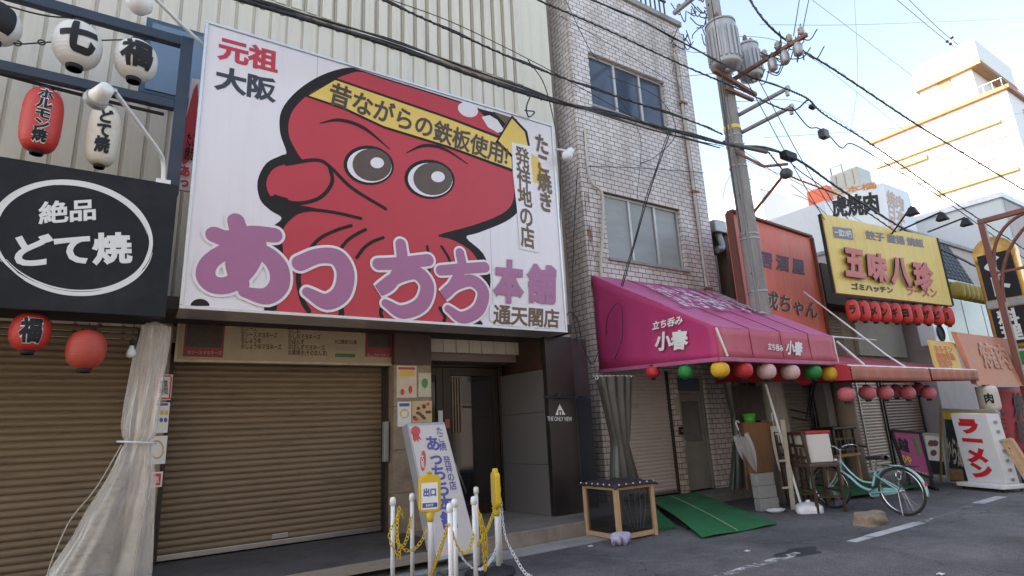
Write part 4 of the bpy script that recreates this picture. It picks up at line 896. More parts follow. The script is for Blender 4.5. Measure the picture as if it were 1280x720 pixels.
def transformer(c, R, H):
    c = V(c); b = MB().lathe(c, [(R*.6, -.03), (R*.98, 0), (R, .03), (R, H-.03), (R*.97, H)], 28).build('transformer', TRG, up)
    f = MB()
    for k in range(18):
        a = 2*math.pi*k/18; f.bar(c+V((math.cos(a)*(R+.02), math.sin(a)*(R+.02), .1)), c+V((math.cos(a)*(R+.02), math.sin(a)*(R+.02), H-.16)), .05, .022, (math.cos(a), math.sin(a), 0))
    f.build('cooling_fins', TRG, b)
    l_ = MB().lathe(c+V((0, 0, H+.001)), [(R*1.03, 0), (R*1.03, .04), (R*.8, .09), (.001, .11)], 28).build('lid', TRG, b)
    for s_ in (-1, 1):
        MB().lathe(c+V((s_*R*.45, -.05, H+.08)), [(.03, 0), (.055, .03), (.03, .05), (.055, .08), (.03, .1), (.05, .13), (.015, .19)], 12).build('bushing', mat('brown_ceramic', (.16, .1, .07), .25), b)
    q = MB().lathe(c+V((0, 0, -.04)), [(.04, -.06), (.06, 0)], 10).build('drain_plug', GALV, b)
transformer(A(908, 84, 6.15), .3, .97)
q9 = A(940, 98, 6.3); transformer(q9, .235, .76)
m = MB(); q8 = A(908, 84, 6.15); m.bar(q8+V((-.3, .1, -.1)), V((q9.x+.2, q9.y+.1, q8.z-.1)), .08, .08); m.bar((PX-.35, 6.42, q8.z-.25), (q9.x+.1, 6.42, q8.z-.25), .07, .07); m.build('transformer_bracket', RUST, up, bevel=.006)
m = MB(); m.bar((PX, 7.7, 11.2), (PX, 5.1, 11.2), .09, .09); m.build('crossarm', GALV, up, bevel=.006)
m = MB(); m.bar((PX+.1, 6.5, zc9), (PX+.1, 4.8, zc9), .075, .075); m.build('crossarm', RUST, up, bevel=.006)
for (x, y), z0 in (((985, 110), 7.04), ((990, 133), 6.67)):
    e = AX(x, y, PX+.16); m = MB(); m.tube([(PX+.16, 6.65, e.z), e], .045, 10); m.lathe(e, [(.06, -.02), (.06, .02)], 10, axis=(0, 1, 0)); m.build('cable_arm', GALV, up)
    MB().box(e+V((-.03, -.0, -.16)), e+V((.03, .06, -.04))).build('arm_hook', GALV, up, bevel=.005)
INS = mat('ceramic_insulator', (.32, .28, .25), .3, var=.2)
for Y_, z in ((4.9, zc9+.06), (5.15, zc9+.06), (5.4, zc9+.06), (5.7, zc9+.06), (7.6, 11.26), (7.3, 11.26)):
    q = MB(); q.lathe((PX+.1, Y_, z), [(.02, 0), (.05, .02), (.065, .06), (.035, .08), (.06, .11), (.055, .14), (.02, .18)], 12); q.build('insulator', INS, up)
for Y_ in (5.0, 5.28, 5.55): MB().lathe((PX+.06, Y_, zc9-.36), [(.05, 0), (.09, .03), (.09, .2), (.06, .27), (.02, .3)], 12).build('cutout_switch', GALV, up)
m = MB(); random.seed(9)
for k in range(26):     # jumper loops round the arm ends
    a = V((PX+.1+random.uniform(-.1, .15), random.uniform(4.9, 5.8), random.uniform(zc9-.35, zc9+.2))); b = a+V((random.uniform(-.15, .15), random.uniform(-.4, .4), random.uniform(-.2, .3))); c = (a+b)/2+V((random.uniform(-.1, .1), 0, -random.uniform(.05, .25)))
    m.tube(smooth_pts([a, c, b], 5), .011, 5)
for k in range(34):
    a = V((PX+random.uniform(-.2, .25), random.uniform(6.5, 7.7), random.uniform(10.3, 11.3))); b = a+V((random.uniform(-.2, .2), random.uniform(-.4, .4), random.uniform(-.35, .35))); c = (a+b)/2+V((random.uniform(-.15, .15), 0, -random.uniform(.05, .3)))
    m.tube(smooth_pts([a, c, b], 5), .012, 5)
m.build('jumper_cables', CABLE, up)
m = MB()
for x0, r in ((-.2, .022), (.17, .016)): m.tube([(PX+x0, PY-.09, 2.4), (PX+x0*.95, PY-.09, 6), (PX+x0*.85, PY-.06, 10.6)], r, 7)
m.build('riser_conduits', mat('grey_conduit', (.2, .2, .2), .6), up)
# ================================================================== overhead cables
NW = [0]
def wire(pts, r, label, sag=0, n=8, lash=False, cat='cable', group=None, mt=None, name='overhead_cable', twin=0):
    q = [A(x, y, Y) for x, y, Y in pts] if not isinstance(pts[0], V) else pts
    q = smooth_pts(q, n); L = len(q)
    if sag: q = [p-V((0, 0, sag*4*(i/(L-1))*(1-i/(L-1)))) for i, p in enumerate(q)]
    m = MB(); m.tube(q, r, 6)
    if twin: m.tube([p+V((0, .03, twin+.02*math.sin(i*.9))) for i, p in enumerate(q)], r*.8, 6)
    if lash:
        h = []
        for i in range(L-1):
            for k in range(6):
                t = k/6; c = q[i].lerp(q[i+1], t); a = (i*6+k)*1.1; h.append(c+V((0, math.cos(a), math.sin(a)))*(r*1.5))
        m.tube(h, .005, 4)
    return m.build(name, mt or CABLE, label=label, cat=cat, group=group)
YP = 6.4
wire([(280, -6, YP), (480, 55, YP), (660, 118, YP), (780, 147, YP), (905, 180, YP), (985, 194, YP), (1060, 243, YP), (1160, 303, YP), (1300, 372, YP)], .024, 'thickest black cable crossing the octopus sign to the box beside the pole', lash=True, twin=.05)
wire([(290, -8, 6.2), (480, 48, 6.2), (660, 112, 6.2), (780, 152, 6.2), (900, 185, 6.5)], .012, 'thin black cable running just along the thickest one', twin=.03)
wire([(470, -4, 6.6), (560, 37, 6.6), (665, 83, 6.6), (760, 117, 6.4), (860, 150, 6.1), (903, 168, 6.6)], .014, 'black cable from the top centre to the yellow banded height of the pole', twin=.04, lash=True)
wire([(478, -4, 6.8), (570, 30, 6.8), (680, 84, 6.8), (780, 140, 6.6), (840, 168, 6.3), (905, 183, 6)], .007, 'thin cable crossing the gap between the two tall buildings')
wire([(672, 0, 6.5), (760, 38, 6.5), (850, 80, 6.2), (925, 112, 5.9), (985, 138, 5.3), (1010, 125, 5.3)], .014, 'black cable sloping over the upper window to the upper pole arm', lash=True)
wire([(725, -6, 6.3), (800, 25, 6.3), (870, 62, 6.1), (930, 92, 5.4), (985, 112, 5.25)], .016, 'black cable from the roof railing down past the transformers', twin=.03)
wire([V((PX, 6.0, 11.0)), A(965, 36, 5.4), A(1047, 90, 5.4), A(1140, 152, 5.4), A(1177, 175, 5.4), A(1300, 250, 5.4)], .02, 'thick twisted cable sloping from the pole top past the tall white block', lash=True)
wire([(985, 112, 5.25), (1010, 124, 5.25), (1030, 143, 5.25), (1083, 176, 5.25), (1143, 218, 5.25), (1200, 258, 5.25), (1290, 318, 5.25)], .014, 'dark cable with a small junction sloping right from the upper pole arm', lash=True)
wire([(990, 134, 5.25), (1010, 158, 5.25), (1022, 160, 5.25), (1035, 168, 5.25), (1052, 185, 5.25), (1066, 180, 5.25), (1110, 206, 5.25), (1180, 250, 5.25), (1290, 330, 5.25)], .012, 'slack wavy cable sloping right from the lower pole arm')
m = MB(); c = A(1029, 167, 5.25); m.box(c+V((-.09, -.07, -.1)), c+V((.11, .07, .08))); m.build('cable_junction_box', mat('dark_grey_plastic', (.06, .06, .062), .5, var=.2), bevel=.02, label='small grey junction box hanging on the slack wavy cable', cat='junction box')
m = MB(); c = A(1015, 134, 5.25); m.lathe(c, [(.02, -.08), (.05, -.05), (.05, .05), (.02, .08)], 10, axis=(1, 0, 0)); m.build('cable_splice', INK, label='small black splice on the dark cable near the upper pole arm', cat='cable splice')
m = MB(); c = A(986, 195, YP-.05); m.box(c+V((-.22, -.08, -.09)), c+V((.22, .1, .09))); bx = m.build('cable_splice_box', INK, bevel=.03, label='big black splice box hanging on the thick cable right of the pole', cat='junction box')
m = MB(); m.tube([A(905, 178, YP), A(958, 190, YP)], .045, 10); m.build('cable_sleeve', mat('brown_grey_sleeve', (.1, .085, .08), .6), label='brown grey sleeve around the thick cable at the pole', cat='cable sleeve')
wire([(1010, -4, 9), (1075, 45, 9), (1143, 97, 9)], .008, 'thin wire in the sky ending before the tall white block')
wire([(1112, -8, 9), (1183, 51, 9), (1262, 112, 9), (1330, 165, 9)], .014, 'left of two dark wires high at the upper right', group=None)
wire([(1128, -8, 9), (1190, 50, 9), (1268, 108, 9), (1335, 160, 9)], .014, 'right of two dark wires high at the upper right')
m = MB()
for x, y in ((1184, 52), (1190, 47), (1188, 55)): m.lathe(A(x, y, 9), [(.02, -.06), (.07, -.03), (.07, .03), (.02, .06)], 10, axis=(1, 0, 0))
m.build('wire_spacer', INK, label='small dark spacer holding the two high wires apart', cat='spacer')
wire([(950, 31, 14), (1100, 30, 14), (1300, 22, 14)], .011, 'long level wire across the sky near the top right')
wire([(955, 172, 11), (1060, 165, 11), (1170, 155, 11), (1300, 138, 11)], .008, 'level thin wire crossing the tall white block')
wire([(900, 100, 5.8), (913, 200, 5.8), (926, 290, 5.8)], .012, 'thin stay wire beside the utility pole')
wire([(888, -8, 5.9), (902, 90, 5.9), (912, 190, 5.9)], .01, 'thin wire hugging the left of the pole top')
wire([(930, 95, 5.3), (960, 150, 5.3), (990, 205, 5.3), (1040, 290, 6.2)], .008, 'left of two thin wires falling from the transformers to the yellow sign')
wire([(944, 92, 5.3), (975, 150, 5.3), (1005, 205, 5.3), (1050, 280, 6.2)], .008, 'right of two thin wires falling from the transformers to the yellow sign')
wire([(838, 165, 5.8), (812, 240, 6.3), (782, 345, 7.2), (757, 427, 7.9)], .01, 'black drop wire crossing the lower window to the awning edge', twin=.02)
wire([(757, 427, 7.85), (760, 395, 7.4), (775, 380, 7.2), (778, 420, 7.2), (768, 450, 7.4)], .007, 'looped end of a black wire before the left awning panel')
wire([(705, -4, 7.6), (735, 58, 7.8), (750, 78, 7.9)], .008, 'short black wire falling past the upper window corner')
wire([(760, 95, 7.6), (820, 120, 6.6), (845, 165, 5.9), (820, 195, 7.8), (800, 205, 7.9)], .007, 'thin looping wire below the upper window')
wire([(735, 208, 7.85), (800, 210, 7.85), (880, 216, 7.85)], .007, 'thin straight wire along the tiles between the windows')
wire([(664, 118, 6.2), (658, 134, 6.8), (661, 146, 6.95), (668, 140, 6.95), (656, 138, 6.9)], .012, 'short coil of black cable above the right corner of the octopus sign')
wire([(660, 75, 6.6), (680, 105, 7.4), (692, 150, 7.8), (700, 200, 7.8), (700, 300, 8.1), (703, 440, 8.1)], .01, 'black cable hanging down the gap between the two tall buildings')
wire([(722, 210, 7.9), (718, 280, 8.0), (716, 380, 7.9), (722, 430, 7.7)], .009, 'thin black cable down the tiled building edge')
wire([(706, 400, 7.6), (712, 390, 7.6), (722, 400, 7.6), (728, 430, 7.6), (740, 455, 7.7), (748, 440, 7.8)], .008, 'tangled black wire beside the magenta awning')
wire([(985, 200, YP), (1000, 214, 5.9), (1030, 236, 6.2), (1048, 262, 7), (1090, 300, 8)], .012, 'dark cable sagging from the splice box behind the yellow sign')
wire([(960, 190, 5.6), (985, 218, 5.6), (1020, 233, 5.6), (1060, 250, 5.4), (1120, 290, 5.4)], .012, 'twisted dark cable just below the thick cable right of the pole', lash=True)
m = MB(); m.tube([V((PX+.15, 6.55, 5.6)), A(985, 212, 5.5)], .03, 10); m.tube([A(920, 190, 6.5), A(955, 208, 6.0), A(985, 205, 5.6)], .03, 8); st = thing('street_lamp', (PX+.15, 6.55, 5.5), 'rusty street lamp arm reaching up from the pole', 'street lamp')
m.build('lamp_arm', RUST, st); MB().lathe(A(983, 217, 5.5), [(.03, -.12), (.09, -.08), (.11, 0), (.08, .08), (.03, .12)], 14, axis=(1, -.3, 0)).build('lamp_head', mat('dark_grey_plastic', (.06, .06, .062)), st)

for k, (pts, lb) in enumerate((
    ([V((PX, PY, 9.4)), A(850, 60, 7.6), A(812, 12, 8.2)], 'thin wire from the pole up to the roof railing of the tiled building'),
    ([V((PX, PY, 8.9)), A(845, 95, 7.8), A(842, 82, 7.9)], 'thin wire from the pole to the top corner of the tiled building'),
    ([V((PX, PY, 6.7)), A(905, 240, 8), A(893, 330, 8.6)], 'thin wire dropping from the pole into the dark gap'),
    ([V((PX, PY, 6.9)), A(1000, 225, 7), A(1090, 285, 8)], 'thin wire from the yellow band of the pole behind the yellow sign'),
    ([V((PX, PY, 8.2)), A(1020, 130, 7), A(1130, 210, 8), A(1290, 330, 9)], 'thin wire from below the transformers toward the arch'),
    ([V((PX, PY, 9.9)), A(1000, 60, 7), A(1130, 160, 8), A(1290, 290, 9)], 'thin wire from above the transformers sloping past the tower'),
    ([V((PX, PY, 6.2)), A(1010, 250, 6.6), A(1045, 300, 6.3)], 'thin wire from the lamp arm down to the yellow sign corner'),
    ([A(925, 185, 6.5), A(1000, 235, 6.4), A(1100, 320, 6.4), A(1180, 372, 6.2)], 'thin wire sloping in front of the yellow sign'),
    ([A(770, 118, 7.9), A(800, 170, 7.9), A(796, 250, 7.9)], 'thin wire hanging over the tiles between the two windows'),
    ([A(700, 20, 7.9), A(770, 60, 7.9), A(852, 110, 7.9)], 'thin wire stapled along the tiles above the upper window'),
    ([A(1062, 170, 9), A(1072, 100, 9), A(1068, -6, 9)], 'near vertical thin wire in the sky left of the tower'),
    ([A(1000, -5, 6), A(992, 45, 5.2)], 'left of two vertical feeders dropping from the top edge to the insulators'),
    ([A(1012, -5, 6), A(1003, 38, 5.2)], 'right of two vertical feeders dropping from the top edge to the insulators'))):
    wire(pts, .006 if k < 11 else .011, lb, sag=.12 if k in (3, 4, 5, 7) else 0)
# ================================================================== shops to the right
GRW = mat('grey_render', (.33, .31, .3), .8, var=.12, scale=3, bump=.15, dirt=(.18, .16, .15), dirt_amt=.5, streak=1.2)
def shop(x0, x1, y0, y1, h, m_, label, name='shop_house'):
    t = thing(name, ((x0+x1)/2, y0, 0), label, 'building')
    MB().box((x0, y0, 0), (x1, y1, h)).build('wall', m_, t)
    MB().box((x0-.05, y0-.08, h), (x1+.05, y1, h+.12)).build('roof_edge', CONC, t, bevel=.01)
    return t
s1 = shop(11.35, 13.95, 8.0, 13, 5.75, mat('brown_timber_wall', (.12, .08, .05), .8, var=.3, stretch=(4, 4, 1)), 'low shop house behind the faded red sign')
shutter('rolling_shutter', 11.5, 13.6, .1, 2.5, 7.9, mat('grey_shutter_paint', (.3, .26, .23), .5, .1, var=.12, scale=2), s1)
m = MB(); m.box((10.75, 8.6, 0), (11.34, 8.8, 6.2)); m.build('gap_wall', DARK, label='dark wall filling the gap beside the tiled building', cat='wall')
m = MB(); m.box((10.95, 7.9, 5.75), (11.35, 8.3, 6.05)); gm_ = thing('duct_box', (11.15, 8.1, 5.75), 'grey metal duct box with an elbow in the dark gap', 'duct'); m.build('box', GALV, gm_, bevel=.02)
MB().tube(smooth_pts([(11.2, 8.05, 5.75), (11.2, 8.0, 5.5), (11.1, 7.95, 5.35), (10.95, 7.95, 5.3)]), .08, 10).build('elbow', GALV, gm_); MB().tube([(11.0, 8.1, 5.2), (11.0, 8.1, 2.5)], .06, 10).build('downpipe', GALV, gm_)
# faded red sign
rs0, rs1 = V((10.23, 7.0, 0)), V((13.67, 7.25, 0)); rd = (rs1-rs0).normalized()
zt_, zb_ = 5.76, 2.95; nn = V((rd.y, -rd.x, 0))
FRD = mat('faded_red_sign_board', (.7, .155, .105), .6, var=.14, scale=1.5, dirt=(.6, .27, .18), dirt_amt=.75, streak=1.3)
r_ = thing('shop_sign', (11.9, 7.1, zb_), 'faded red sign with grey brush lettering behind the utility pole', 'sign')
MB().slab([rs0+V((0, 0, zb_)), rs1+V((0, 0, zb_)), rs1+V((0, 0, zt_)), rs0+V((0, 0, zt_))], -nn, .12).build('panel', FRD, r_, fixn=True)
m = MB(); m.bar(rs0+V((0, 0, zb_))-rd*.03, rs0+V((0, 0, zt_))-rd*.03, .05, .16, (rd.y, rd.x, 0)); m.bar(rs1+V((0, 0, zb_))+rd*.03, rs1+V((0, 0, zt_))+rd*.03, .05, .16); m.bar(rs0+V((0, 0, zt_+.03)), rs1+V((0, 0, zt_+.03)), .16, .05); m.build('frame', mat('brown_red_frame', (.16, .05, .035), .7, dirt=(.1, .06, .04)), r_)
def rp(x, y): return AP(x, y, rs0+nn*.006, rd)
def textP(mb, body, ll, lr, ul, fn, wt=.03):
    a = fn(*ll); return text3(mb, body, a, fn(*lr)-a, fn(*ul)-a, wt, .004)
m = MB(); textP(m, '成ちゃん', (955, 386), (1023, 401), (957, 362), rp, .05); m.build('lettering_shadow', mat('cream_sign_ink', (.55, .42, .33), .6), r_)
m = MB()
def rp2(x, y): return AP(x, y, rs0+nn*.014, rd)
textP(m, '成ちゃん', (954, 385), (1022, 400), (956, 361), rp2, .025); m.build('lettering', mat('grey_brown_ink', (.08, .06, .055), .6), r_)
m = MB(); textP(m, '居 酒 屋', (948, 334), (1006, 345), (948, 312), rp, .06); m.build('faded_lettering', mat('faded_blue_ink', (.13, .08, .13), .7, var=.4, scale=10), r_)
# retractable red awnings
RAW = mat('faded_red_awning_cloth', (.38, .05, .07), .7, var=.12, dirt=(.45, .18, .17), dirt_amt=.6)
RAS = mat('red_awning_cloth', (.4, .02, .035), .7, var=.1)
RAV = mat('orange_faded_valance', (.45, .16, .1), .75, var=.15, dirt=(.2, .12, .09), dirt_amt=.7, scale=4)
def awn(x0, x1, Yf, Yw, zf, zw, zv, label):
    t = thing('shop_awning', ((x0+x1)/2, Yf, zv), label, 'awning')
    a, b, c, d = V((x0, Yw, zw)), V((x1, Yw, zw)), V((x1, Yf, zf)), V((x0, Yf, zf))
    MB().grid(sheet((a, b, c, d), .05, (0, .3, -1)), 14, 10).build('top_panel', RAW, t, solid=.004)
    MB().grid(lambda u, v: V((x0+(x1-x0)*u, Yf-.012+.012*math.sin(u*40), zf-(zf-zv)*v)), 60, 3).build('valance', RAV, t, solid=.003)
    for x, s_ in ((x0, 0), (x1, 0)): MB().add([(x, Yw, zw), (x, Yf, zf), (x, Yf, zv), (x, Yw, zv+.2)], [(0, 1, 2, 3)]).build('side_panel', RAS, t, solid=.004)
    m = MB(); m.tube([(x0, Yf+.02, zf), (x1, Yf+.02, zf)], .025, 8); m.tube([(x0+.3, Yw, zv-.1+.5), (x0+.3, Yf+.05, zf-.02)], .018, 8); m.tube([(x1-.3, Yw, zv+.4), (x1-.3, Yf+.05, zf-.02)], .018, 8); m.build('awning_frame', PLASTW, t)
    return t
awn(9.95, 12.85, 5.0, 7.7, 2.27, 3.0, 2.03, 'faded red awning right of the magenta one with a row of pink lanterns')
awn(12.9, 15.15, 5.0, 7.7, 2.27, 2.95, 2.05, 'narrow faded red awning under the small yellow board')
m = MB(); m.tube([A(1005, 365, 7.0), A(1110, 445, 5.4), A(1142, 465, 5.0)], .018, 8); m.build('support_pole', PLASTW, label='long white diagonal pole from the faded red sign to the red awning', cat='pole')
m = MB(); m.tube([A(1046, 427, 5.4), A(1080, 456, 5.2)], .022, 8); m.tube([A(1030, 420, 5.45), A(1095, 425, 6.6)], .018, 8); m.build('support_pole', PLASTW, label='short white struts at the right corner of the magenta awning', cat='pole')
for i, (x, y, Yl) in enumerate(((1058, 493, 5.2), (1084, 491, 5.2), (1106, 491, 5.15), (1120, 489.5, 5.5), (1134, 491, 5.2), (1149, 487, 5.5), (1160, 491, 5.2))):
    lantern('paper_lantern', A(x, y, Yl), .138, .245, FDP, ['faded pink lantern hanging alone at the left before the round column', 'faded pink lantern second from the left under the red awning', 'redder pink lantern in the middle of the red awning row', 'small pink lantern tucked behind its neighbours under the red awning', 'faded pink lantern right of the row middle under the red awning', 'higher pink lantern second from the right under the red awning', 'faded pink lantern at the right end of the red awning row'][i], group='pink lanterns under the red awning', pw=2.2, sc=1)
# middle shop below the yellow sign
s2 = shop(14.0, 19.0, 7.9, 14, 5.2, mat('warm_grey_wall', (.3, .26, .21), .8, var=.15, dirt=(.12, .1, .08), dirt_amt=.5), 'two storey shop behind the yellow sign')
sh = shutter('rolling_shutter', 14.5, 16.6, .05, 2.35, 7.75, mat('cream_shutter_paint', (.5, .4, .3), .5, .1, var=.1), s2); MB().box((15.5, 7.715, .1), (15.56, 7.74, 2.3)).build('centre_post', GALV, sh)
sh = shutter('rolling_shutter', 16.8, 18.8, .05, 2.35, 7.75, mat('brown_shutter_paint', (.2, .13, .08), .5, .1, var=.2), s2)
m = MB()
for k in range(20): m.box((14.05, 7.86, 2.95+k*.09), (15.6, 7.895, 3.03+k*.09))
m.build('louvre', mat('brown_louvre', (.16, .1, .06), .6), s2)
m = MB(); m.box((16.2, 7.8, 3.0), (18.9, 7.895, 4.1)); m.build('shop_front_panel', mat('cream_grey_panel', (.38, .35, .29), .7, var=.1), s2)
MB().box((14.05, 7.3, 4.15), (19, 7.88, 5.19)).build('sign_backing', mat('dark_brown_backing', (.05, .035, .025), .8), s2)
MB().lathe((13.95, 7.3, .0), [(.24, 0), (.24, 2.4)], 24).build('round_column', mat('grey_beige_column', (.4, .35, .31), .6, var=.12), s2)
m = MB(); m.box((13.3, 7.35, 0), (13.6, 7.6, 2.5)); m.box((14.22, 7.3, 0), (14.4, 7.6, 2.5)); m.build('door_jamb', GALV, s2)
# yellow sign
ys0, ys1 = V((12.03, 6.0, 0)), V((16.75, 5.62, 0)); yd = (ys1-ys0).normalized(); yn = V((yd.y, -yd.x, 0))
def yp(o): return lambda x, y: AP(x, y, ys0+yn*o, yd)
tl_, tr_, br_, bl_ = [yp(0)(*q) for q in ((1030, 268), (1170, 297), (1190, 380), (1045, 368))]
zT, zB = (tl_.z+tr_.z)/2, (bl_.z+br_.z)/2
yx = (br_-ys0).dot(yd); yx0 = ((tl_-ys0).dot(yd)+(bl_-ys0).dot(yd))/2
ya, yb = ys0+yd*yx0, ys0+yd*yx; 
yg = thing('shop_sign', ((ya+yb)/2+V((0, 0, zB))), 'yellow sign with big red raised characters above the row of red lanterns', 'sign')
MB().slab([ya+V((0, 0, zB)), yb+V((0, 0, zB)), yb+V((0, 0, zT)), ya+V((0, 0, zT))], -yn, .07).build('panel', mat('yellow_sign_face', (.74, .53, .13), .5, var=.05, dirt=(.5, .3, .08), dirt_amt=.4, streak=1.2), yg, fixn=True)
m = MB(); m.bar(ya-yd*.03+V((0, 0, zB))-yn*.05, ya-yd*.03+V((0, 0, zT))-yn*.05, .03, .06, yn); m.bar(yb+yd*.03+V((0, 0, zB))-yn*.05, yb+yd*.03+V((0, 0, zT))-yn*.05, .05, .14, yn); m.build('edge_frame', INK, yg)
RAI = mat('salmon_red_letter_face', (.5, .11, .09), .5, var=.08)
for nm, mt, o, ex in (('raised_letter_backs', mat('brown_letter_side', (.07, .03, .02), .6), .05, 3), ('raised_letters', RAI, .09, 0)):
    m = MB()
    for k, ch in enumerate('五味八珍'):
        x = 1056.5+k*28.6; y = 310+k*5.4
        textP(m, ch, (x+1-ex*.6, y+35+ex*.2), (x+27-ex*.6, y+39+ex*.2), (x-2-ex*.6, y-2+ex*.2), yp(o), .07)
    m.build(nm, mt, yg)
m = MB(); textP(m, '餃子 唐揚 焼飯', (1083, 299), (1156, 310), (1081, 287), yp(.01), .04); m.build('grey_lettering', mat('grey_blue_ink', (.22, .21, .24), .6), yg)
m = MB(); textP(m, 'ゴミハッチン', (1065, 362), (1117, 367), (1064, 353), yp(.01), .05); m.build('black_lettering', mat('brown_black_print', (.05, .035, .03)), yg)
m = MB(); textP(m, 'ラーメン', (1134, 369), (1172, 372.5), (1133, 357), yp(.01), .045); m.build('salmon_lettering', RAI, yg)
m = MB(); q = [yp(.008)(*k) for k in ((1043, 297), (1067, 300), (1065, 286), (1041, 283))]; m.add(q, [(0, 1, 2, 3)]); pb = m.build('grey_plate', mat('grey_blue_ink', (.22, .21, .24)), yg)
m = MB(); textP(m, '一皿210円', (1044, 295), (1065, 297.5), (1042.5, 286), yp(.014), .03); m.build('lettering', LW, pb)
# row of red lanterns
for i in range(10):
    x = 1066+i*13.2; y = 388+i*.85
    c = AP(x, y, ys0+yn*-.1, yd)
    lantern('paper_lantern', c, .13, .46, LRD, ['leftmost', 'second from left', 'third from left', 'fourth from left', 'fifth from left', 'fifth from right', 'fourth from right', 'third from right', 'second from right', 'rightmost'][i]+' red lantern in the row under the yellow sign', group='red lanterns under the yellow sign', pw=3, txt='ラーメンギョーザビール'[i], ta=math.atan2(-c.y, -c.x), tw=.45, th=.42, sc=1, wt=.06)
m = MB(); m.tube([AP(1058, 372, ys0+yn*-.1, yd), AP(1190, 383, ys0+yn*-.1, yd)], .015, 6); 
m.build('lantern_rail', INK, label='black rail carrying the row of red lanterns', cat='rail')
# floodlights over the yellow sign
for (bx, by), (hx, hy), lb in (((1115, 292), (1139, 258), 'left black floodlight on an arm over the yellow sign'), ((1125, 288), (1176, 265), 'middle black floodlight on an arm over the yellow sign'), ((1160, 290), (1206, 272), 'right black floodlight on an arm over the yellow sign')):
    b = AP(bx, by, ys0, yd); h = AP(hx, hy, ys0+yn*1.1, yd); t = thing('floodlight', b, lb, 'floodlight')
    MB().tube([b, h], .02, 6).build('arm', INK, t); MB().hexa([h+V(q) for q in ((-.04, -.05, -.02), (.04, -.05, -.02), (.04, .05, -.02), (-.04, .05, -.02), (-.1, -.11, -.19), (.1, -.11, -.19), (.1, .11, -.19), (-.1, .11, -.19))]).build('lamp_head', INK, t, bevel=.01, fixn=True)
# tiled roof house
hr = shop(19.1, 29, 7.3, 12, 6.75, mat('pinkish_grey_render', (.42, .36, .34), .8, var=.08, dirt=(.25, .2, .18), dirt_amt=.4), 'pinkish grey house with a blue tiled canopy right of the yellow sign')
RT = mat('dark_blue_roof_tiles', (.022, .03, .045), .55, var=.25, spec=.3)
m = MB(); tx0, tx1 = 19.15, 22.2
for i in range(11):
    for j in range(9):
        x = tx0+(tx1-tx0)*i/11; w_ = (tx1-tx0)/11; z = 6.62-.15*j; y = 7.28-.045*j
        m.add([(x+w_*u, y-d_y, z+.05*math.sin(math.pi*u)+d_z) for d_y, d_z in ((0, .03), (.055, -.13)) for u in (0, .25, .5, .75, 1)], [(k, k+1, k+6, k+5) for k in range(4)], True)
m.build('tiled_canopy', RT, hr, solid=.03)
m = MB(); m.tube([(19.15, 6.75, 5.15), (22.2, 6.75, 5.15)], .09, 10); m.build('gutter_pipe', GALV, hr)
m = MB()
for k in range(9): m.lathe((19.4+k*.33, 6.4, 4.75), lprof(.18, .5, 3, 6), 10)
m.build('yellow_bundle', mat('dirty_yellow_cloth', (.3, .22, .03), .7, var=.2), hr)
f = MB(); f.box((20.2, 7.2, 3.4), (25, 7.28, 4.9)); wf = f.build('window', ALW, hr)
for k in range(3): MB().box((20.28+k*1.6, 7.185, 3.48), (21.8+k*1.6, 7.198, 4.82)).build('pane', GL2, wf)
ac = thing('air_conditioner', (18.6, 6.9, 3.2), 'white outdoor air conditioner unit below the yellow sign corner', 'air conditioner')
MB().box((18.1, 6.7, 3.2), (18.95, 7.1, 3.85)).build('casing', PLASTW, ac, bevel=.02); MB().torus((18.45, 6.69, 3.52), .2, .03, 20, 8, (0, 1, 0)).build('fan_ring', INK, ac); MB().lathe((18.45, 6.692, 3.52), [(.18, 0), (.18, .004)], 20, axis=(0, 1, 0)).build('fan_grille', DARK, ac)
# orange grill sign and small yellow board
OR = mat('orange_sign_face', (.55, .2, .1), .6, var=.08, dirt=(.5, .3, .2), dirt_amt=.4)
og = thing('shop_sign', (16.4, 5.2, 2.0), 'orange sign with pale outlined characters above the red cloth banner', 'sign')
q = [A(1222, 481, 5.0), A(1290, 483, 4.95), A(1262, 424, 5.15), A(1195, 415, 5.2)]
MB().slab(q, (0, 1, .2), .1).build('panel', OR, og, fixn=True)
def op(o):
    n = (q[1]-q[0]).cross(q[3]-q[0]).normalized(); n = n if n.y < 0 else -n
    def fn(x, y): d = ray(x, y); t = n.dot(q[0]+n*o-V((0, 0, CAMH)))/n.dot(d); return V((0, 0, CAMH))+d*t
    return fn
m = MB(); textP(m, '焼肉', (1232, 461), (1268, 463), (1219, 427), op(.006), .07); m.build('lettering_outline', mat('cream_sign_ink2', (.6, .5, .38), .6), og)
m = MB(); textP(m, '焼肉', (1232.5, 460.5), (1267.5, 462.5), (1219.5, 427.5), op(.02), .03); m.build('lettering', OR, og)
yb_ = thing('menu_board', (14.6, 5.0, 2.3), 'small yellow board with faint red text standing on the narrow red awning', 'sign')
q2 = [A(1173, 463, 5.05), A(1204, 464, 5.0), A(1192, 428, 5.3), A(1162, 425, 5.35)]
MB().slab(q2, (0, 1, .3), .05).build('panel', mat('mustard_board', (.62, .36, .06), .6, var=.08), yb_, fixn=True)
def op2(o):
    n = (q2[1]-q2[0]).cross(q2[3]-q2[0]).normalized(); n = n if n.y < 0 else -n
    def fn(x, y): d = ray(x, y); t = n.dot(q2[0]+n*o-V((0, 0, CAMH)))/n.dot(d); return V((0, 0, CAMH))+d*t
    return fn
m = MB(); textP(m, 'ホルモン\n焼肉焼鳥\n営業中', (1174, 459), (1198, 460), (1166, 431), op2(.006), .03); m.build('lettering', mat('orange_red_print', (.55, .15, .04), .6), yb_)
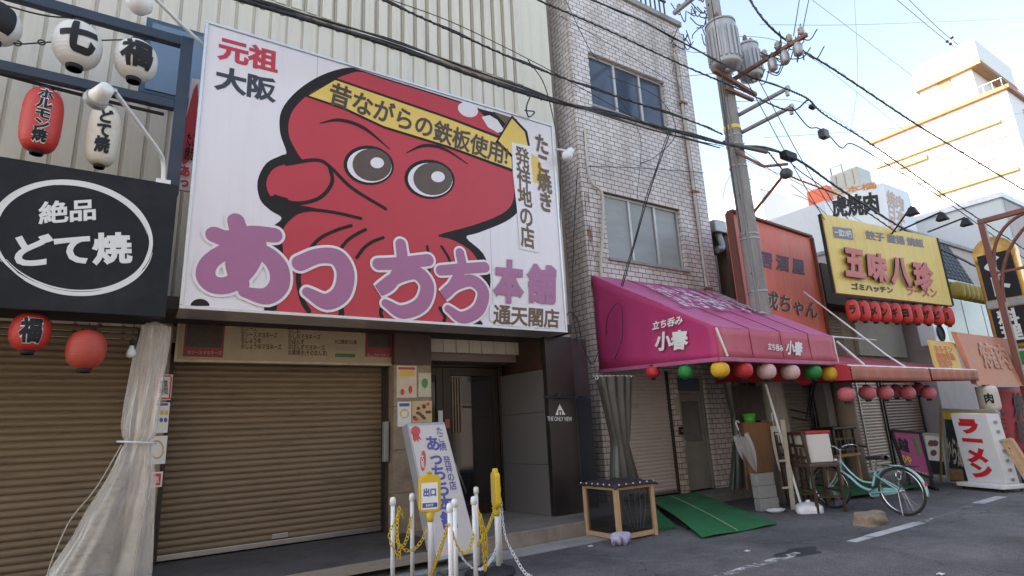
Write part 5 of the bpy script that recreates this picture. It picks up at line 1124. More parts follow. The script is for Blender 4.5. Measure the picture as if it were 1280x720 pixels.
# red cloth banner
RB = mat('red_banner_cloth', (.42, .012, .02), .7, var=.1)
ba = thing('cloth_banner', (16.8, 5.3, .6), 'red cloth banner with black outlined lettering below the orange sign', 'banner')
c0, c1, c2_, c3 = A(1218, 484, 5.45), A(1300, 484, 5.3), A(1300, 570, 5.3), A(1243, 560, 5.45)
MB().grid(lambda u, v: c0.lerp(c1, u).lerp(c3.lerp(c2_, u), v)+V((0, .05*math.sin(9*u+2*v), 0)), 40, 12).build('cloth', RB, ba, solid=.004)
m = MB(); bn = V((0, -.07, 0))
for k, (s_, x, y) in enumerate((('ホルモン', 1250, 553), ('焼肉', 1274, 555))):
    a = A(x, y, 5.3)
    text3(m, '\n'.join(s_), a, A(x+13, y, 5.3)-a, A(x-9, 490, 5.3)-a, .04)
m.build('lettering', mat('black_cloth_print', (.03, .01, .01), .7), ba)
lantern('paper_lantern', A(1236, 498, 5.05), .19, .55, LCR, 'white cylindrical lantern before the red cloth banner', txt='肉', pw=5, ta=math.atan2(-5, -15), tw=.4, th=.4, sc=1)
# street arch
AR = mat('red_brown_arch_paint', (.17, .06, .045), .5, .2, var=.15)
ax = 17.6; ar = thing('street_arch', (ax, 5.0, 0), 'red brown steel arch with curved braces at the right edge', 'arch')
z_ = AX(1227, 280, ax).z; yA = AX(1240, 330, ax).y
MB().box((ax-.065, yA-.065, 0), (ax+.065, yA+.065, z_)).build('post', AR, ar, bevel=.01)
MB().box((ax-.06, yA-6, z_+.002), (ax+.06, yA+.065, z_+.12)).build('beam', AR, ar, bevel=.01)
m = MB()
for rr in (1.7, .95): m.tube([(ax, yA-.05-rr*(1-math.cos(a)), z_-rr*1.2+rr*1.2*math.sin(a)) for a in [math.pi/2*k/12 for k in range(13)]], .04, 8)
m.bar((ax, yA, z_-1.3), (ax, yA-1.2, z_-1.3), .06, .06); m.build('curved_braces', AR, ar)
# ornate gold sign facing the street walk
gx = 18.6; gs = thing('shop_sign', (gx, 5, 2.5), 'ornate gold framed sign with black panels and white characters behind the arch', 'sign')
GOLD = mat('gold_paint', (.5, .27, .06), .35, .6, var=.25, scale=12)
g0, g1 = AX(1243, 430, gx), AX(1300, 430, gx); zt3 = AX(1262, 312, gx).z; zb3 = AX(1265, 436, gx).z
MB().box((gx, g1.y, zb3), (gx+.35, g0.y, zt3)).build('gold_case', GOLD, gs, bevel=.05)
m = MB(); m.lathe((gx, (g0.y+g1.y)/2+.0, zt3), [(.001, -.02), ((g0.y-g1.y)/2, 0), ((g0.y-g1.y)/2, .35), (.001, .36)], 28, axis=(1, 0, 0)); m.build('rounded_top', GOLD, gs)
hz = (zt3-zb3)
for k, (a, b, s_) in enumerate(((.52, 1.0, 'く\nト'), (.05, .42, '料\n理'))):
    pn = MB().box((gx-.03, g1.y+.08, zb3+hz*a), (gx-.004, g0.y-.1, zb3+hz*b)).build('black_panel', INK, gs)
    m = MB(); text3(m, s_, (gx-.034, g0.y-.2, zb3+hz*(a+.03)), (0, -(g0.y-g1.y)*.5, 0), (0, 0, hz*(b-a)*.88), .05); m.build('lettering', LW, pn)
MB().box((gx-.04, g1.y, zb3+hz*.43), (gx-.002, g0.y-.05, zb3+hz*.51)).build('grey_panel', GALV, gs)
MB().box((gx-.35, g1.y, zb3-.42), (gx, g0.y-.35, zb3-.1)).build('sign_plate', mat('bright_green_plate', (.03, .3, .05), .5), label='bright green plate under the gold framed sign', cat='sign')
# ================================================================== roofs and towers beyond
X1 = 25
c_ = AX(1103, 228, X1); l1 = AX(1030, 252, X1)
hw = thing('roof_billboard', (X1, c_.y, 6), 'white roof billboard box with a brown line and black brush characters', 'billboard')
PWH = mat('blue_white_metal', (.62, .64, .68), .5, var=.06, dirt=(.45, .45, .46), dirt_amt=.4, streak=1)
MB().box((X1, c_.y, 5), (X1+2.3, l1.y, c_.z)).build('panel', PWH, hw)
def bp_(x, y): return AX(x, y, X1-.012)
m = MB(); textP(m, '虎焼肉', (1041, 273), (1100, 268), (1038, 246), bp_, .055); m.build('black_lettering', INK, hw)
m = MB(); textP(m, '日本橋', (1041, 245), (1097, 235), (1040, 237), bp_, .04); m.build('brown_lettering', mat('orange_brown_ink', (.45, .2, .06), .6), hw)
m = MB(); a = A(1112, 296, c_.y-.01); textpx(m, '焼肉\n日本\n名物', (1110, 290), (1133, 300), (1108, 236), c_.y-.012, .04); m.build('brown_lettering', mat('pale_brown_ink', (.5, .33, .25), .6), hw)
wb = AX(985, 262, X1+.3); MB().box((X1+.3, l1.y+.05, 0), (X1+8, wb.y+1.2, wb.z-.2)).build('building', mat('pale_blue_grey_metal', (.5, .53, .56), .5, var=.06), label='pale blue grey metal building left of the roof billboard', cat='building')
cd = thing('cooling_unit', AX(1055, 238, X1+.8), 'grey rooftop cooling unit with a tubular handle above the billboard', 'air conditioner')
a = AX(1040, 240, X1+.8); b = AX(1077, 238, X1+.8); h = AX(1058, 212, X1+.8)
MB().box((X1+.8, b.y, a.z-.5), (X1+2, a.y, h.z)).build('casing', mat('beige_grey_metal', (.42, .4, .36), .5, .2, var=.12), cd, bevel=.04)
m = MB(); 
for k in range(3): y = b.y+(a.y-b.y)*(.2+.3*k); m.box((X1+.77, y-.03, a.z), (X1+.8, y+.03, h.z-.1))
m.build('casing_ribs', GALV, cd); m = MB(); m.tube([(X1+1.2, b.y+.8, h.z), (X1+1.2, b.y+.8, h.z+.5), (X1+1.2, b.y+1.3, h.z+.5), (X1+1.2, b.y+1.3, h.z)], .04, 8); m.build('pipe_handle', GALV, cd)
rr = AX(1010, 250, X1+3); MB().box((X1+3, AX(1036, 246, X1+3).y, wb.z-3), (X1+4, rr.y, AX(1020, 236, X1+3).z)).build('roof_hoarding', mat('orange_red_hoarding', (.6, .12, .06), .6), label='orange red hoarding left of the cooling unit', cat='hoarding')
# grey block right of billboard
gx2 = 31; gc = AX(1250, 247, gx2); gl = AX(1138, 266, gx2)
gb = thing('office_block', (gx2, gc.y, 0), 'pale blue grey block with a flat roof below the tall white block', 'building')
MB().box((gx2, gc.y, 0), (gx2+14, gl.y+2, gc.z)).build('wall', mat('pale_grey_blue_render', (.45, .48, .5), .7, var=.05), gb); MB().box((gx2-.1, gc.y-.1, gc.z), (gx2+14, gl.y+2, gc.z+.25)).build('roof_edge', PWH, gb)
MB().box((gx2+.3, gc.y-.02, 0), (gx2+14, gc.y-.004, gc.z-.1)).build('side_wall', mat('pinkish_grey_render', (.42, .36, .34)), gb)
# tall white block
TW = mat('white_block_render', (.75, .74, .72), .7, var=.03); tx = 60
tc_, tl2 = AX(1258, 112, tx), AX(1086, 170, tx)
tb_ = thing('tall_block', (tx, tc_.y, 0), 'tall white sunlit block with an orange brown roof edge and a boxy roof tower', 'building')
MB().box((tx, tc_.y, 0), (tx+18, tl2.y, tc_.z)).build('wall', TW, tb_)
OB = mat('orange_brown_trim', (.42, .17, .08), .6); TAN2 = mat('tan_ledge', (.4, .27, .13), .6)
MB().box((tx-.4, tc_.y-.3, tc_.z), (tx+18, tl2.y, tc_.z+.32)).build('roof_edge', OB, tb_)
for (xa_, ya_), (xb_, yb2), hh in (((1095, 204), (1253, 158), .3), ((1170, 240), (1275, 214), .3), ((1125, 208), (1160, 197), .45)):
    a, b = AX(xa_, ya_, tx), AX(xb_, yb2, tx); MB().box((tx-.3, b.y, (a.z+b.z)/2-hh/2), (tx-.004, a.y, (a.z+b.z)/2+hh/2)).build('ledge', TAN2, tb_)
for (xa_, ya_), (xb_, yb2) in (((1125, 212), (1258, 175)), ((1113, 229), (1246, 210))):
    a, b = AX(xa_, ya_, tx), AX(xb_, yb2, tx); MB().box((tx-.12, b.y, (a.z+b.z)/2-.1), (tx-.004, a.y, (a.z+b.z)/2+.1)).build('ledge', mat('pale_tan_ledge', (.55, .47, .38), .6), tb_)
t0_, t1_ = AX(1147, 105, tx+1), AX(1213, 82, tx+1); th_ = AX(1207, 56, tx+1)
w2 = AX(1213, 118, tx+1)
m = MB(); m.box((tx+1, t1_.y, tc_.z+.5), (tx+9, t0_.y, t1_.z)); m.build('roof_tower', TW, tb_)
m = MB(); m.box((tx+.6, t1_.y-.8, t1_.z+.003), (tx+9.5, t0_.y+.1, th_.z)); m.build('tower_head', TW, tb_)
MB().box((tx+.55, t1_.y-.85, t1_.z-.35), (tx+9.55, t0_.y+.2, t1_.z)).build('tower_trim', TAN2, tb_)
m = MB()
for k in range(3): m.tube([(tx+2+k*3, t1_.y+1+k*.8, th_.z), (tx+2+k*3, t1_.y+1+k*.8, th_.z+3.5+k)], .06, 6)
m.build('antennas', GALV, tb_)
m = MB()
for k in range(10): y_ = tc_.y+.6+k*1.15; m.box((tx-.02, y_, 8), (tx-.004, y_+.035, tc_.z-.2))
for z__ in (12, 15, 18, 21, 24): m.box((tx-.022, tc_.y, z__), (tx-.006, tl2.y, z__+.035))
m.build('panel_joints', mat('grey_joint', (.5, .48, .46), .7), tb_)
m = MB()
for k in range(16): m.box((tx+.2, tc_.y+.2+k*.65, tc_.z+.32), (tx+.26, tc_.y+.24+k*.65, tc_.z+1.3))
m.box((tx+.2, tc_.y+.1, tc_.z+1.3), (tx+.26, tl2.y, tc_.z+1.36)); m.build('roof_railing', GALV, tb_)
m = MB()
for k in range(6): m.box((tx+3+k*.9, tc_.y-.14, tc_.z-9), (tx+3.5+k*.9, tc_.y-.004, tc_.z-1))
m.build('grey_pilasters', mat('grey_white_metal', (.5, .5, .52), .5), tb_)
a = AX(1180, 105, tx+.9); MB().box((tx+.9, a.y-.5, a.z-.4), (tx+.99, a.y+.5, a.z+.3)).build('tower_vent', TAN2, tb_)
# far pale blocks between pole and tower
for k, (x0, y0, x1, y1, X_, h_, lb) in enumerate(((905, 255, 950, 235, 45, 0, 'far white block behind the utility pole'), (930, 225, 985, 215, 52, 0, 'far pale block with small windows above the faded red sign'))):
    a, b = AX(x0, y0, X_), AX(x1, y1, X_); t = thing('far_block', (X_, b.y, 0), lb, 'building')
    MB().box((X_, b.y, 0), (X_+12, a.y+4, b.z)).build('wall', TW, t)
    for i in range(4):
        for j in range(3): MB().box((X_-.05, b.y+.8+i*2.2, b.z-2.6-j*3), (X_-.004, b.y+2.2+i*2.2, b.z-1.2-j*3)).build('window', mat('pale_window', (.3, .33, .36), .3), t)
sh_ = A(880, 262, 12); MB().box((10.9, 12, 0), (14.5, 18, A(905, 246, 12).z)).build('shed_building', mat('pale_blue_metal', (.45, .5, .55), .5), label='pale blue metal building seen through the gap beside the tiled building', cat='building')
# ================================================================== street furniture and small things
random.seed(21)
# chain posts
YPL = mat('yellow_plastic', (.62, .42, .02), .4, var=.08, dirt=(.3, .2, .03), dirt_amt=.3)
PH = .86
def post(p, label):
    t = thing('chain_post', (0, 0, 0), label, 'post', 'white chain posts around the sign board')
    MB().lathe((0, 0, .07), [(.021, 0), (.021, PH-.1)], 14).build('tube', PLASTW, t)
    MB().lathe((0, 0, PH-.03), [(.021, 0), (.03, .004), (.03, .045), (.024, .07), (.001, .078)], 14).build('cap', PLASTW, t)
    MB().lathe((0, 0, 0), [(.15, 0), (.155, .03), (.13, .055), (.06, .075), (.03, .1), (.001, .1)], 20).build('base', RUBBER, t)
    return t
tops = [(491, 622), (515, 617), (562, 629.5), (568, 624), (595, 609), (592, 621)]
labs = ['white post farthest left, draped with loose yellow chain', 'white post just left of the yellow exit sign, farther back', 'white post standing closest in front of the leaning sign board', 'white post just behind the closest one before the leaning sign board', 'white post behind the right edge of the leaning sign board wrapped in yellow chain', 'white post before the right edge of the leaning sign board']
pp = [AZ(x, y, PH+.04) for x, y in tops]; pp = [V((p.x, p.y, 0)) for p in pp]
base = post(pp[0], labs[0])
posts = [base]; base.location = pp[0]
for p, lb in zip(pp[1:], labs[1:]): posts.append(dup(base, p, label=lb))
# posts carrying yellow sign boards
def signpost(p, h, rz, label, txt):
    t = thing('sign_post', (0, 0, 0), label, 'sign post'); t.location = p; t.rotation_euler = (0, 0, rz)
    P0 = V(p)
    def b(mb, *a, **k):
        o = mb; o.v = [q+P0 for q in o.v]; return o.build(*a, **k)
    for s_ in (-.0,): b(MB().lathe((0, 0, .07), [(.026, 0), (.026, h-.42)], 14), 'tube', PLASTW, t)
    b(MB().lathe((0, 0, 0), [(.16, 0), (.165, .03), (.14, .055), (.06, .075), (.03, .1), (.001, .1)], 20), 'base', RUBBER, t)
    m = MB(); prof = [(-.09, -.36), (.09, -.36), (.115, -.32), (.115, -.03), (.085, 0), (.03, .01), (.02, .045), (-.02, .045), (-.03, .01), (-.085, 0), (-.115, -.03), (-.115, -.32)]
    n = len(prof); m.add([(x, -.03, h-.05+z) for x, z in prof]+[(x, .03, h-.05+z) for x, z in prof], [tuple(range(n)), tuple(range(2*n-1, n-1, -1))]+[(i, i+n, (i+1) % n+n, (i+1) % n) for i in range(n)])
    bd = b(m, 'sign_board', YPL, t, bevel=.012, fixn=True)
    b(MB().lathe((0, 0, h-.5), [(.03, 0), (.034, .02), (.05, .09)], 14), 'collar', YPL, t)
    if txt:
        b(MB().box((-.085, -.036, h-.38), (.085, -.0305, h-.12)), 'white_plate', PLASTW, bd)
        b(MB().box((-.075, -.0385, h-.36), (.075, -.0362, h-.315)), 'blue_strip', BLUE, bd)
        m = MB(); text3(m, '出口', (-.065, -.0375, h-.255), (.13, 0, 0), (0, 0, .085), .06); b(m, 'lettering', BLUE, bd)
        m = MB(); text3(m, 'EXIT', (-.04, -.0395, h-.35), (.08, 0, 0), (0, 0, .024), .03); b(m, 'exit_lettering', LW, bd)
        m = MB(); text3(m, 'トイレ', (-.03, -.0395, h-.035), (.06, 0, 0), (0, 0, .022), .03); b(m, 'top_lettering', INK, bd)
    return t
hS = 1.06
p1 = AZ(532, 601, hS-.05); p1 = V((p1.x, p1.y, 0))
def base_at(px, ytop, z, Y):
    q = A(px, ytop, Y); return V((q.x, q.y, 0))
e1 = A(527, 700, 5.95)
sp1 = signpost(V((2.64, 5.75, 0)), 1.13, rad(-22), 'yellow exit sign on a white post before the leaning sign board', True)
q_ = V((3.42, 5.72, 0))
sp2 = signpost(q_, 1.10, rad(72), 'yellow board seen edge-on on the rightmost white post', False)
posts.append(dup(base, V((2.70, 5.80, 0)), label='white post touching the back of the yellow exit sign post'))
posts.append(dup(base, V((3.50, 5.80, 0)), label='white post touching the back of the rightmost yellow board post'))
# chains
def chain(a, b, sag, m_, label, ll=.052, extra=None):
    if not extra: a, b = V(a), V(b)
    path = smooth_pts(extra, 10) if extra else [a.lerp(b, k/40)-V((0, 0, sag*4*(k/40)*(1-k/40))) for k in range(41)]
    L = [0]
    for i in range(1, len(path)): L.append(L[-1]+(path[i]-path[i-1]).length)
    n = max(3, int(L[-1]/(ll*.72))); m = MB()
    for k in range(n):
        s_ = (k+.5)/n*L[-1]; i = max(j for j in range(len(L)-1) if L[j] <= s_); t = (s_-L[i])/max(1e-6, L[i+1]-L[i]); c = path[i].lerp(path[i+1], t); d = (path[i+1]-path[i]).normalized()
        up_ = V((0, 0, 1)) if abs(d.z) < .9 else V((1, 0, 0)); s1_ = d.cross(up_).normalized(); s2_ = s1_.cross(d)
        ax_ = s1_ if k % 2 else s2_; ax_ = (ax_+ (s2_ if k % 2 else s1_)*.4).normalized()
        m.torus(c, .0165, .0042, 12, 6, ax_, 1.5, .9, xdir=d)
    return m.build('plastic_chain', m_, label=label, cat='chain', group='plastic chains between the white posts')
def at_(p, z): return V((p.x, p.y, z))
z_ = PH-.12
P0_, P1_, P2_, P3_, P4_, P5_ = pp
E1 = V((2.64, 5.75, 0)); E2 = q_
chain(at_(P0_, z_), at_(P1_, z_), .32, YPL, 'yellow chain between the two posts farthest left')
chain(at_(P0_, .55), at_(E1, .62), .2, YPL, 'yellow chain from the leftmost post to the exit sign post')
chain(0, 0, 0, YPL, 'bundle of yellow chain wound down the leftmost post', extra=[at_(P0_, z_)+V((.04, -.03, 0)), at_(P0_, .55)+V((-.05, -.04, 0)), at_(P0_, .35)+V((.05, -.05, 0)), at_(P0_, .6)+V((.02, -.06, 0)), at_(P0_, .8)+V((.06, -.02, 0)), at_(P0_, .7)+V((.1, -.02, 0))])
chain(at_(P2_, z_), at_(P5_, .6), .22, YPL, 'yellow chain from the closest post to the post by the sign board edge')
chain(at_(P5_, .45), at_(E2, .72), .06, YPL, 'short yellow chain rising to the rightmost yellow board')
chain(at_(P2_, z_)+V((-.03, -.03, 0)), at_(E1, .12), .02, YPL, 'yellow chain falling steeply left of the closest post')
for k in range(2): chain(0, 0, 0, YPL, ['thick hank of yellow chain hanging on the post behind the sign board edge', 'second hank of yellow chain over the post by the sign board edge'][k], extra=[at_(P5_, z_+.05)+V((.03, -.03, 0)), at_(P5_, .5)+V((.06+.03*k, -.04, 0)), at_(P5_, .25+.1*k)+V((.08, -.03, 0)), at_(P5_, .5)+V((.11, -.02, 0)), at_(P5_, z_)+V((.06, .0, 0))])
chain(at_(P3_, .5), at_(E2, .3), .22, PLASTW, 'white chain hanging low before the foot of the sign board')
chain(0, 0, 0, PLASTW, 'white chain hanging from the rightmost post to the ground', extra=[at_(E2, .78)+V((.05, -.02, 0)), at_(E2, .4)+V((.08, -.03, 0)), at_(E2, .16)+V((.16, -.1, 0)), V((E2.x+.2, E2.y-.2, .03)), V((E2.x+.2, E2.y-.32, .012))])
# leaning sign board (box)
BLt, BRt = A(545, 702, 6.45), A(597, 690, 6.62)
b0_ = V((3.0, 6.36, .03)); b1_ = V((3.58, 6.5, .03)); wd_ = (b1_-b0_)
ht = 1.62
lean = V((.015, .42, 1)).normalized()
ft = [b0_, b1_, b1_+lean*ht, b0_+lean*ht]
def fitfront():
    # re-fit the face to the view: bottom edge stays, the top edge sits on the leaning plane
    n = wd_.cross(lean).normalized()
    def on(x, y): d = ray(x, y); o_ = V((0, 0, CAMH)); t = n.dot(b0_-o_)/n.dot(d); return o_+d*t
    return n, on
nb, onb = fitfront()
ft = [onb(545, 702), onb(598, 690), onb(555.5, 527), onb(509, 529)]
asb = thing('sign_board', (ft[0]+ft[1])/2, 'white leaning sign board with blue purple lettering and a small red octopus', 'sign')
if nb.y > 0: nb = -nb
MB().slab(ft, -nb, .13).build('case', mat('sign_case_grey', (.36, .36, .36), .45, .4, var=.1), asb, bevel=.006, fixn=True)
cf = sum(ft, V())/4
fi = [p+(cf-p)*.05+nb*.003 for p in ft]
MB().add(fi, [(0, 1, 2, 3)]).build('face', mat('warm_white_face', (.62, .56, .5), .4, var=.04, dirt=(.5, .42, .36), dirt_amt=.4), asb)
def onf(o):
    def fn(x, y): d = ray(x, y); o_ = V((0, 0, CAMH)); t = nb.dot(ft[0]+nb*o-o_)/nb.dot(d); return o_+d*t
    return fn
def tP(mb, s_, ll, lr, ul, o=.006, wt=.022):
    fn = onf(o); a = fn(*ll); return text3(mb, s_, a, fn(*lr)-a, fn(*ul)-a, wt, .001)
PB = mat('blue_purple_ink', (.09, .08, .3), .45, var=.1)
m = MB(); tP(m, 'た\nこ\n焼', (550, 564), (559, 563), (544, 534)); tP(m, '発\n祥\nの\n店', (563, 613), (572, 612), (553, 570)); m.build('small_lettering', PB, asb)
m = MB(); tP(m, 'あ\nっ\nち\nち\n本\n舗', (553, 662), (574, 660), (529, 545), wt=.045); m.build('big_lettering', PB, asb)
RO = mat('red_octopus_print', (.55, .06, .05), .45)
fn = onf(.005); fk = lambda cx, cy, rx, ry, ro=0: [fn(cx+rx*math.cos(a)*math.cos(ro)-ry*math.sin(a)*math.sin(ro), cy+rx*math.cos(a)*math.sin(ro)+ry*math.sin(a)*math.cos(ro)) for a in [k*math.pi/10 for k in range(20)]]
m = MB(); m.poly(fk(519.5, 539, 6, 6.5)); m.poly([fn(*q) for q in ((516, 544), (523, 543), (527, 550), (523, 549), (524, 553), (520, 550), (519, 553), (516, 549))]); m.build('octopus_print', RO, asb)
m = MB(); m.poly(fk(529, 576, 3.6, 13, .04)); m.poly(fk(542, 632, 4.2, 16, .06)); m.build('red_oval', RO, asb)
m = MB(); tP(m, '大\n阪', (527, 585), (531, 585), (525.5, 567), .0075, .03); tP(m, '名\n物', (540, 644), (545, 644), (539, 622), .0075, .03); m.build('oval_lettering', LW, asb)
m = MB(); a_1, a_2 = ft[0]-nb*.13, ft[1]-nb*.13
for p in (ft[0]-nb*.03, ft[1]-nb*.03): m.bar(V((p.x, p.y+.05, .03)), V((p.x, p.y-.28, .03)), .03, .03)
m.bar(V((ft[0].x, ft[0].y-.2, .03)), V((ft[1].x, ft[1].y-.2, .03)), .03, .03); m.build('foot_frame', STEEL, asb)
# wood framed crate with netting
def crate():
    t = thing('wooden_crate', (5.52, 6.1, 0), 'pine framed box with dark netting and a black quilted cover before the dark gap', 'crate')
    x0, x1, y0, y1, h = 5.5, 6.22, 6.08, 6.78, .70; w_ = .06
    for nm, q in (('corner_post', [((x, y, .0), (x+w_, y+w_, h)) for x in (x0, x1-w_) for y in (y0, y1-w_)]), ('rail', [((x0+w_, y, z), (x1-w_, y+.04, z+w_)) for y in (y0+.01, y1-.05) for z in (.02, h-w_)]+[((x+.01, y0+w_, z), (x+.05, y1-w_, z+w_)) for x in (x0, x1-.06) for z in (.02, h-w_)])):
        for a, b in q: MB().box(a, b).build(nm, WOODL, t, bevel=.004)
    NET = mat('black_netting', (.012, .012, .013), .6, var=.5, scale=30, alpha=.6)
    m = MB(); m.box((x0+.03, y0+.035, .08), (x1-.03, y1-.035, h-.07)); m.build('netting', NET, t)
    m = MB(); random.seed(4)
    for k in range(5): 
        xx = x0+.15+.1*k; m.tube(smooth_pts([(xx, y0+.03, .62), (xx+.05*random.random(), y0+.027, .4), (xx+.12-.05*k, y0+.028, .12)], 6), .004, 5)
    m.build('net_folds', mat('grey_net_fold', (.09, .09, .1), .5), t)
    cv = MB().grid(lambda u, v: V((x0-.05+(x1-x0+.1)*u, y0-.05+(y1-y0+.1)*v, h+.03+.012*math.sin(u*22)*math.sin(v*20)-.03*(abs(2*u-1)**8+abs(2*v-1)**8))), 40, 40).build('cover', mat('black_quilted_cloth', (.03, .022, .028), .6, var=.3), t, solid=.02)
    m = MB()
    for k in range(6): m.lathe((x0+.02+k*.13, y0-.055, h+.02), [(.001, -.012), (.014, 0), (.001, .012)], 8); m.lathe((x0-.055, y0+.05+k*.12, h+.02), [(.001, -.012), (.014, 0), (.001, .012)], 8)
    m.build('tie_beads', PLASTW, cv)
crate()
# plastic bag scrap
m = MB(); c = AZ(776, 681, 0); random.seed(8)
m.grid(lambda u, v: c+V((.13*math.sin(math.pi*v)*math.cos(2*math.pi*u)*(1+.35*math.sin(5*2*math.pi*u+6*v)), .10*math.sin(math.pi*v)*math.sin(2*math.pi*u)*(1+.3*math.sin(7*2*math.pi*u)), .075-.075*math.cos(math.pi*v)+.03*math.sin(9*u*2*math.pi)*math.sin(math.pi*v))), 48, 16)
m.build('plastic_bag', mat('lilac_plastic', (.42, .4, .52), .3, var=.25, scale=9, dirt=(.16, .08, .3), dirt_amt=.8), label='crumpled white and violet plastic bag on the asphalt by the pine crate', cat='plastic bag')
# green ramp mat
GM = mat('green_turf_mat', (.016, .17, .06), .9, var=.3, scale=40, bump=.8, bscale=150, dirt=(.01, .05, .02), dirt_amt=.6)
rm = thing('ramp_mat', (7.6, 6.6, 0), 'green artificial turf mat over a ramp leading up to the pink shutter', 'mat')
c00, c10, c11, c01 = AZ(878, 672.5, .022), AZ(971, 655.5, .014), AZ(868, 616, .178), AZ(812, 625, .178)
MB().grid(lambda u, v: c00.lerp(c10, u).lerp(c01.lerp(c11, u), v)+V((0, 0, .02*math.sin(math.pi*v)+.008*math.sin(9*u+5*v))), 40, 40).build('turf', GM, rm, solid=-.012)
m = MB(); a, b = c00.lerp(c10, .45), c01.lerp(c11, .45); m.tube([a.lerp(b, k/20)+V((0, 0, .018+.02*math.sin(math.pi*k/20))) for k in range(21)], .009, 6); m.build('seam', mat('pale_green_seam', (.25, .36, .2), .7), rm)
m = MB(); a, b = c00.lerp(c01, .25), c00.lerp(c01, .95); m.hexa([a+V((.05, .02, -.05)), b+V((.1, 0, -.17)), b+V((.5, 0, -.17)), a+V((.5, .1, -.05)), a+V((.05, .02, -.03)), b+V((.1, 0, -.05)), b+V((.5, 0, -.05)), a+V((.5, .1, -.03))]); m.build('ramp_board', mat('dark_ply', (.06, .04, .03), .8), rm, fixn=True)
sd = [AZ(817, 664, .006), AZ(846, 660, .006), AZ(826, 642, .1), AZ(812, 628, .16)]
MB().add(sd, [(0, 1, 2, 3)]).build('side_flap', GM, rm, solid=-.02)
# curtains under the magenta awning
def drape(name, rowsx, Yd, mt, label, folds=11, depth=.1):
    R_ = [((A(x0, y, Yd)+A(x1, y, Yd))/2, (A(x1, y, Yd)-A(x0, y, Yd)).x/2) for y, x0, x1 in rowsx]
    def fn(u, v):
        f = v*(len(R_)-1); i = min(int(f), len(R_)-2); t = f-i; t = t*t*(3-2*t)*.5+t*.5; c = R_[i][0].lerp(R_[i+1][0], t); r = R_[i][1]*(1-t)+R_[i+1][1]*t; a = 2*math.pi*u
        return c+V((r*math.cos(a), depth*math.sin(a)*(.7+.3*min(1, r*4))+.025*math.sin(folds*a+1.5*math.sin(5*v))*(.4+r*2), 0))
    t = thing(name, R_[-1][0], label, 'curtain'); MB().grid(fn, 110, 50).build('cloth', mt, t); return t
DRP = mat('dark_olive_vinyl', (.06, .058, .05), .35, var=.25, scale=5, dirt=(.12, .11, .09), dirt_amt=.4)
dp = drape('drape', [(471, 746, 788), (490, 751, 788), (520, 758, 787), (548, 764, 786), (556, 765, 785), (575, 764, 790), (608, 763, 800)], 7.0, DRP, 'dark gathered drape under the left corner of the magenta awning')
m = MB(); m.tube([A(742, 472, 7.0)+V((0, .02, .02)), A(792, 470, 7.0)], .014, 6); m.build('curtain_rail', GALV, dp)
m = MB()
for k in range(9): m.torus(A(746+k*5.2, 472, 7.0), .028, .008, 12, 6, (1, .3, 0))
m.build('curtain_rings', PLASTW, dp)
drape('drape', [(478, 905, 928), (520, 915, 929), (550, 918, 930), (580, 915, 938), (610, 912, 944)], 7.2, DRP, 'dark gathered drape behind the leaning plywood board', 9, .09)
# things round the pole foot
def pln(p0, d0): return lambda x, y: AP(x, y, p0, d0)
ply = thing('plywood_board', AZ(950, 612, .05), 'brown plywood board leaning behind the grey concrete blocks', 'board')
Yp = 6.45
bq = [A(935, 612, Yp), A(968, 612, Yp), A(968, 528, Yp+.15), A(926, 528, Yp+.15)]
MB().slab(bq, (0, 1, 0), .025).build('panel', mat('orange_brown_plywood', (.27, .13, .05), .6, var=.2, scale=3, stretch=(5, 5, 1), dirt=(.12, .06, .03), dirt_amt=.4), ply, bevel=.003, fixn=True)
MB().slab([A(935, 612, Yp-.03), A(938, 612, Yp-.03), A(929, 528, Yp+.12), A(926, 528, Yp+.12)], (0, 1, 0), .03).build('batten', mat('dark_batten', (.12, .06, .03), .7), ply, fixn=True)
BLK = mat('grey_concrete_block', (.27, .27, .26), .9, var=.15, bump=.5, bscale=40, dirt=(.13, .13, .12), dirt_amt=.5)
xb0 = AZ(952, 640, 0); blk0 = None
for k in range(3):
    a = xb0+V((0, 0, .2*k))
    lbl = ['lowest grey concrete block of the stack at the pole foot', 'middle grey concrete block of the stack at the pole foot', 'topmost darker concrete block of the stack at the pole foot'][k]
    if k == 0:
        blk0 = thing('concrete_block', (0, 0, 0), lbl, 'block', 'concrete blocks stacked at the pole foot')
        MB().box((0, 0, 0), (.4, .14, .196)).build('body', BLK, blk0, bevel=.01)
        m = MB()
        for j in range(3): m.box((.035+j*.125, .03, .1965), (.115+j*.125, .11, .2))
        m.build('cores', DARK, blk0); blk0.location = a; bk = blk0
    else: bk = dup(blk0, a, label=lbl)
    bk.rotation_euler = (0, 0, rad(-12+2*k))
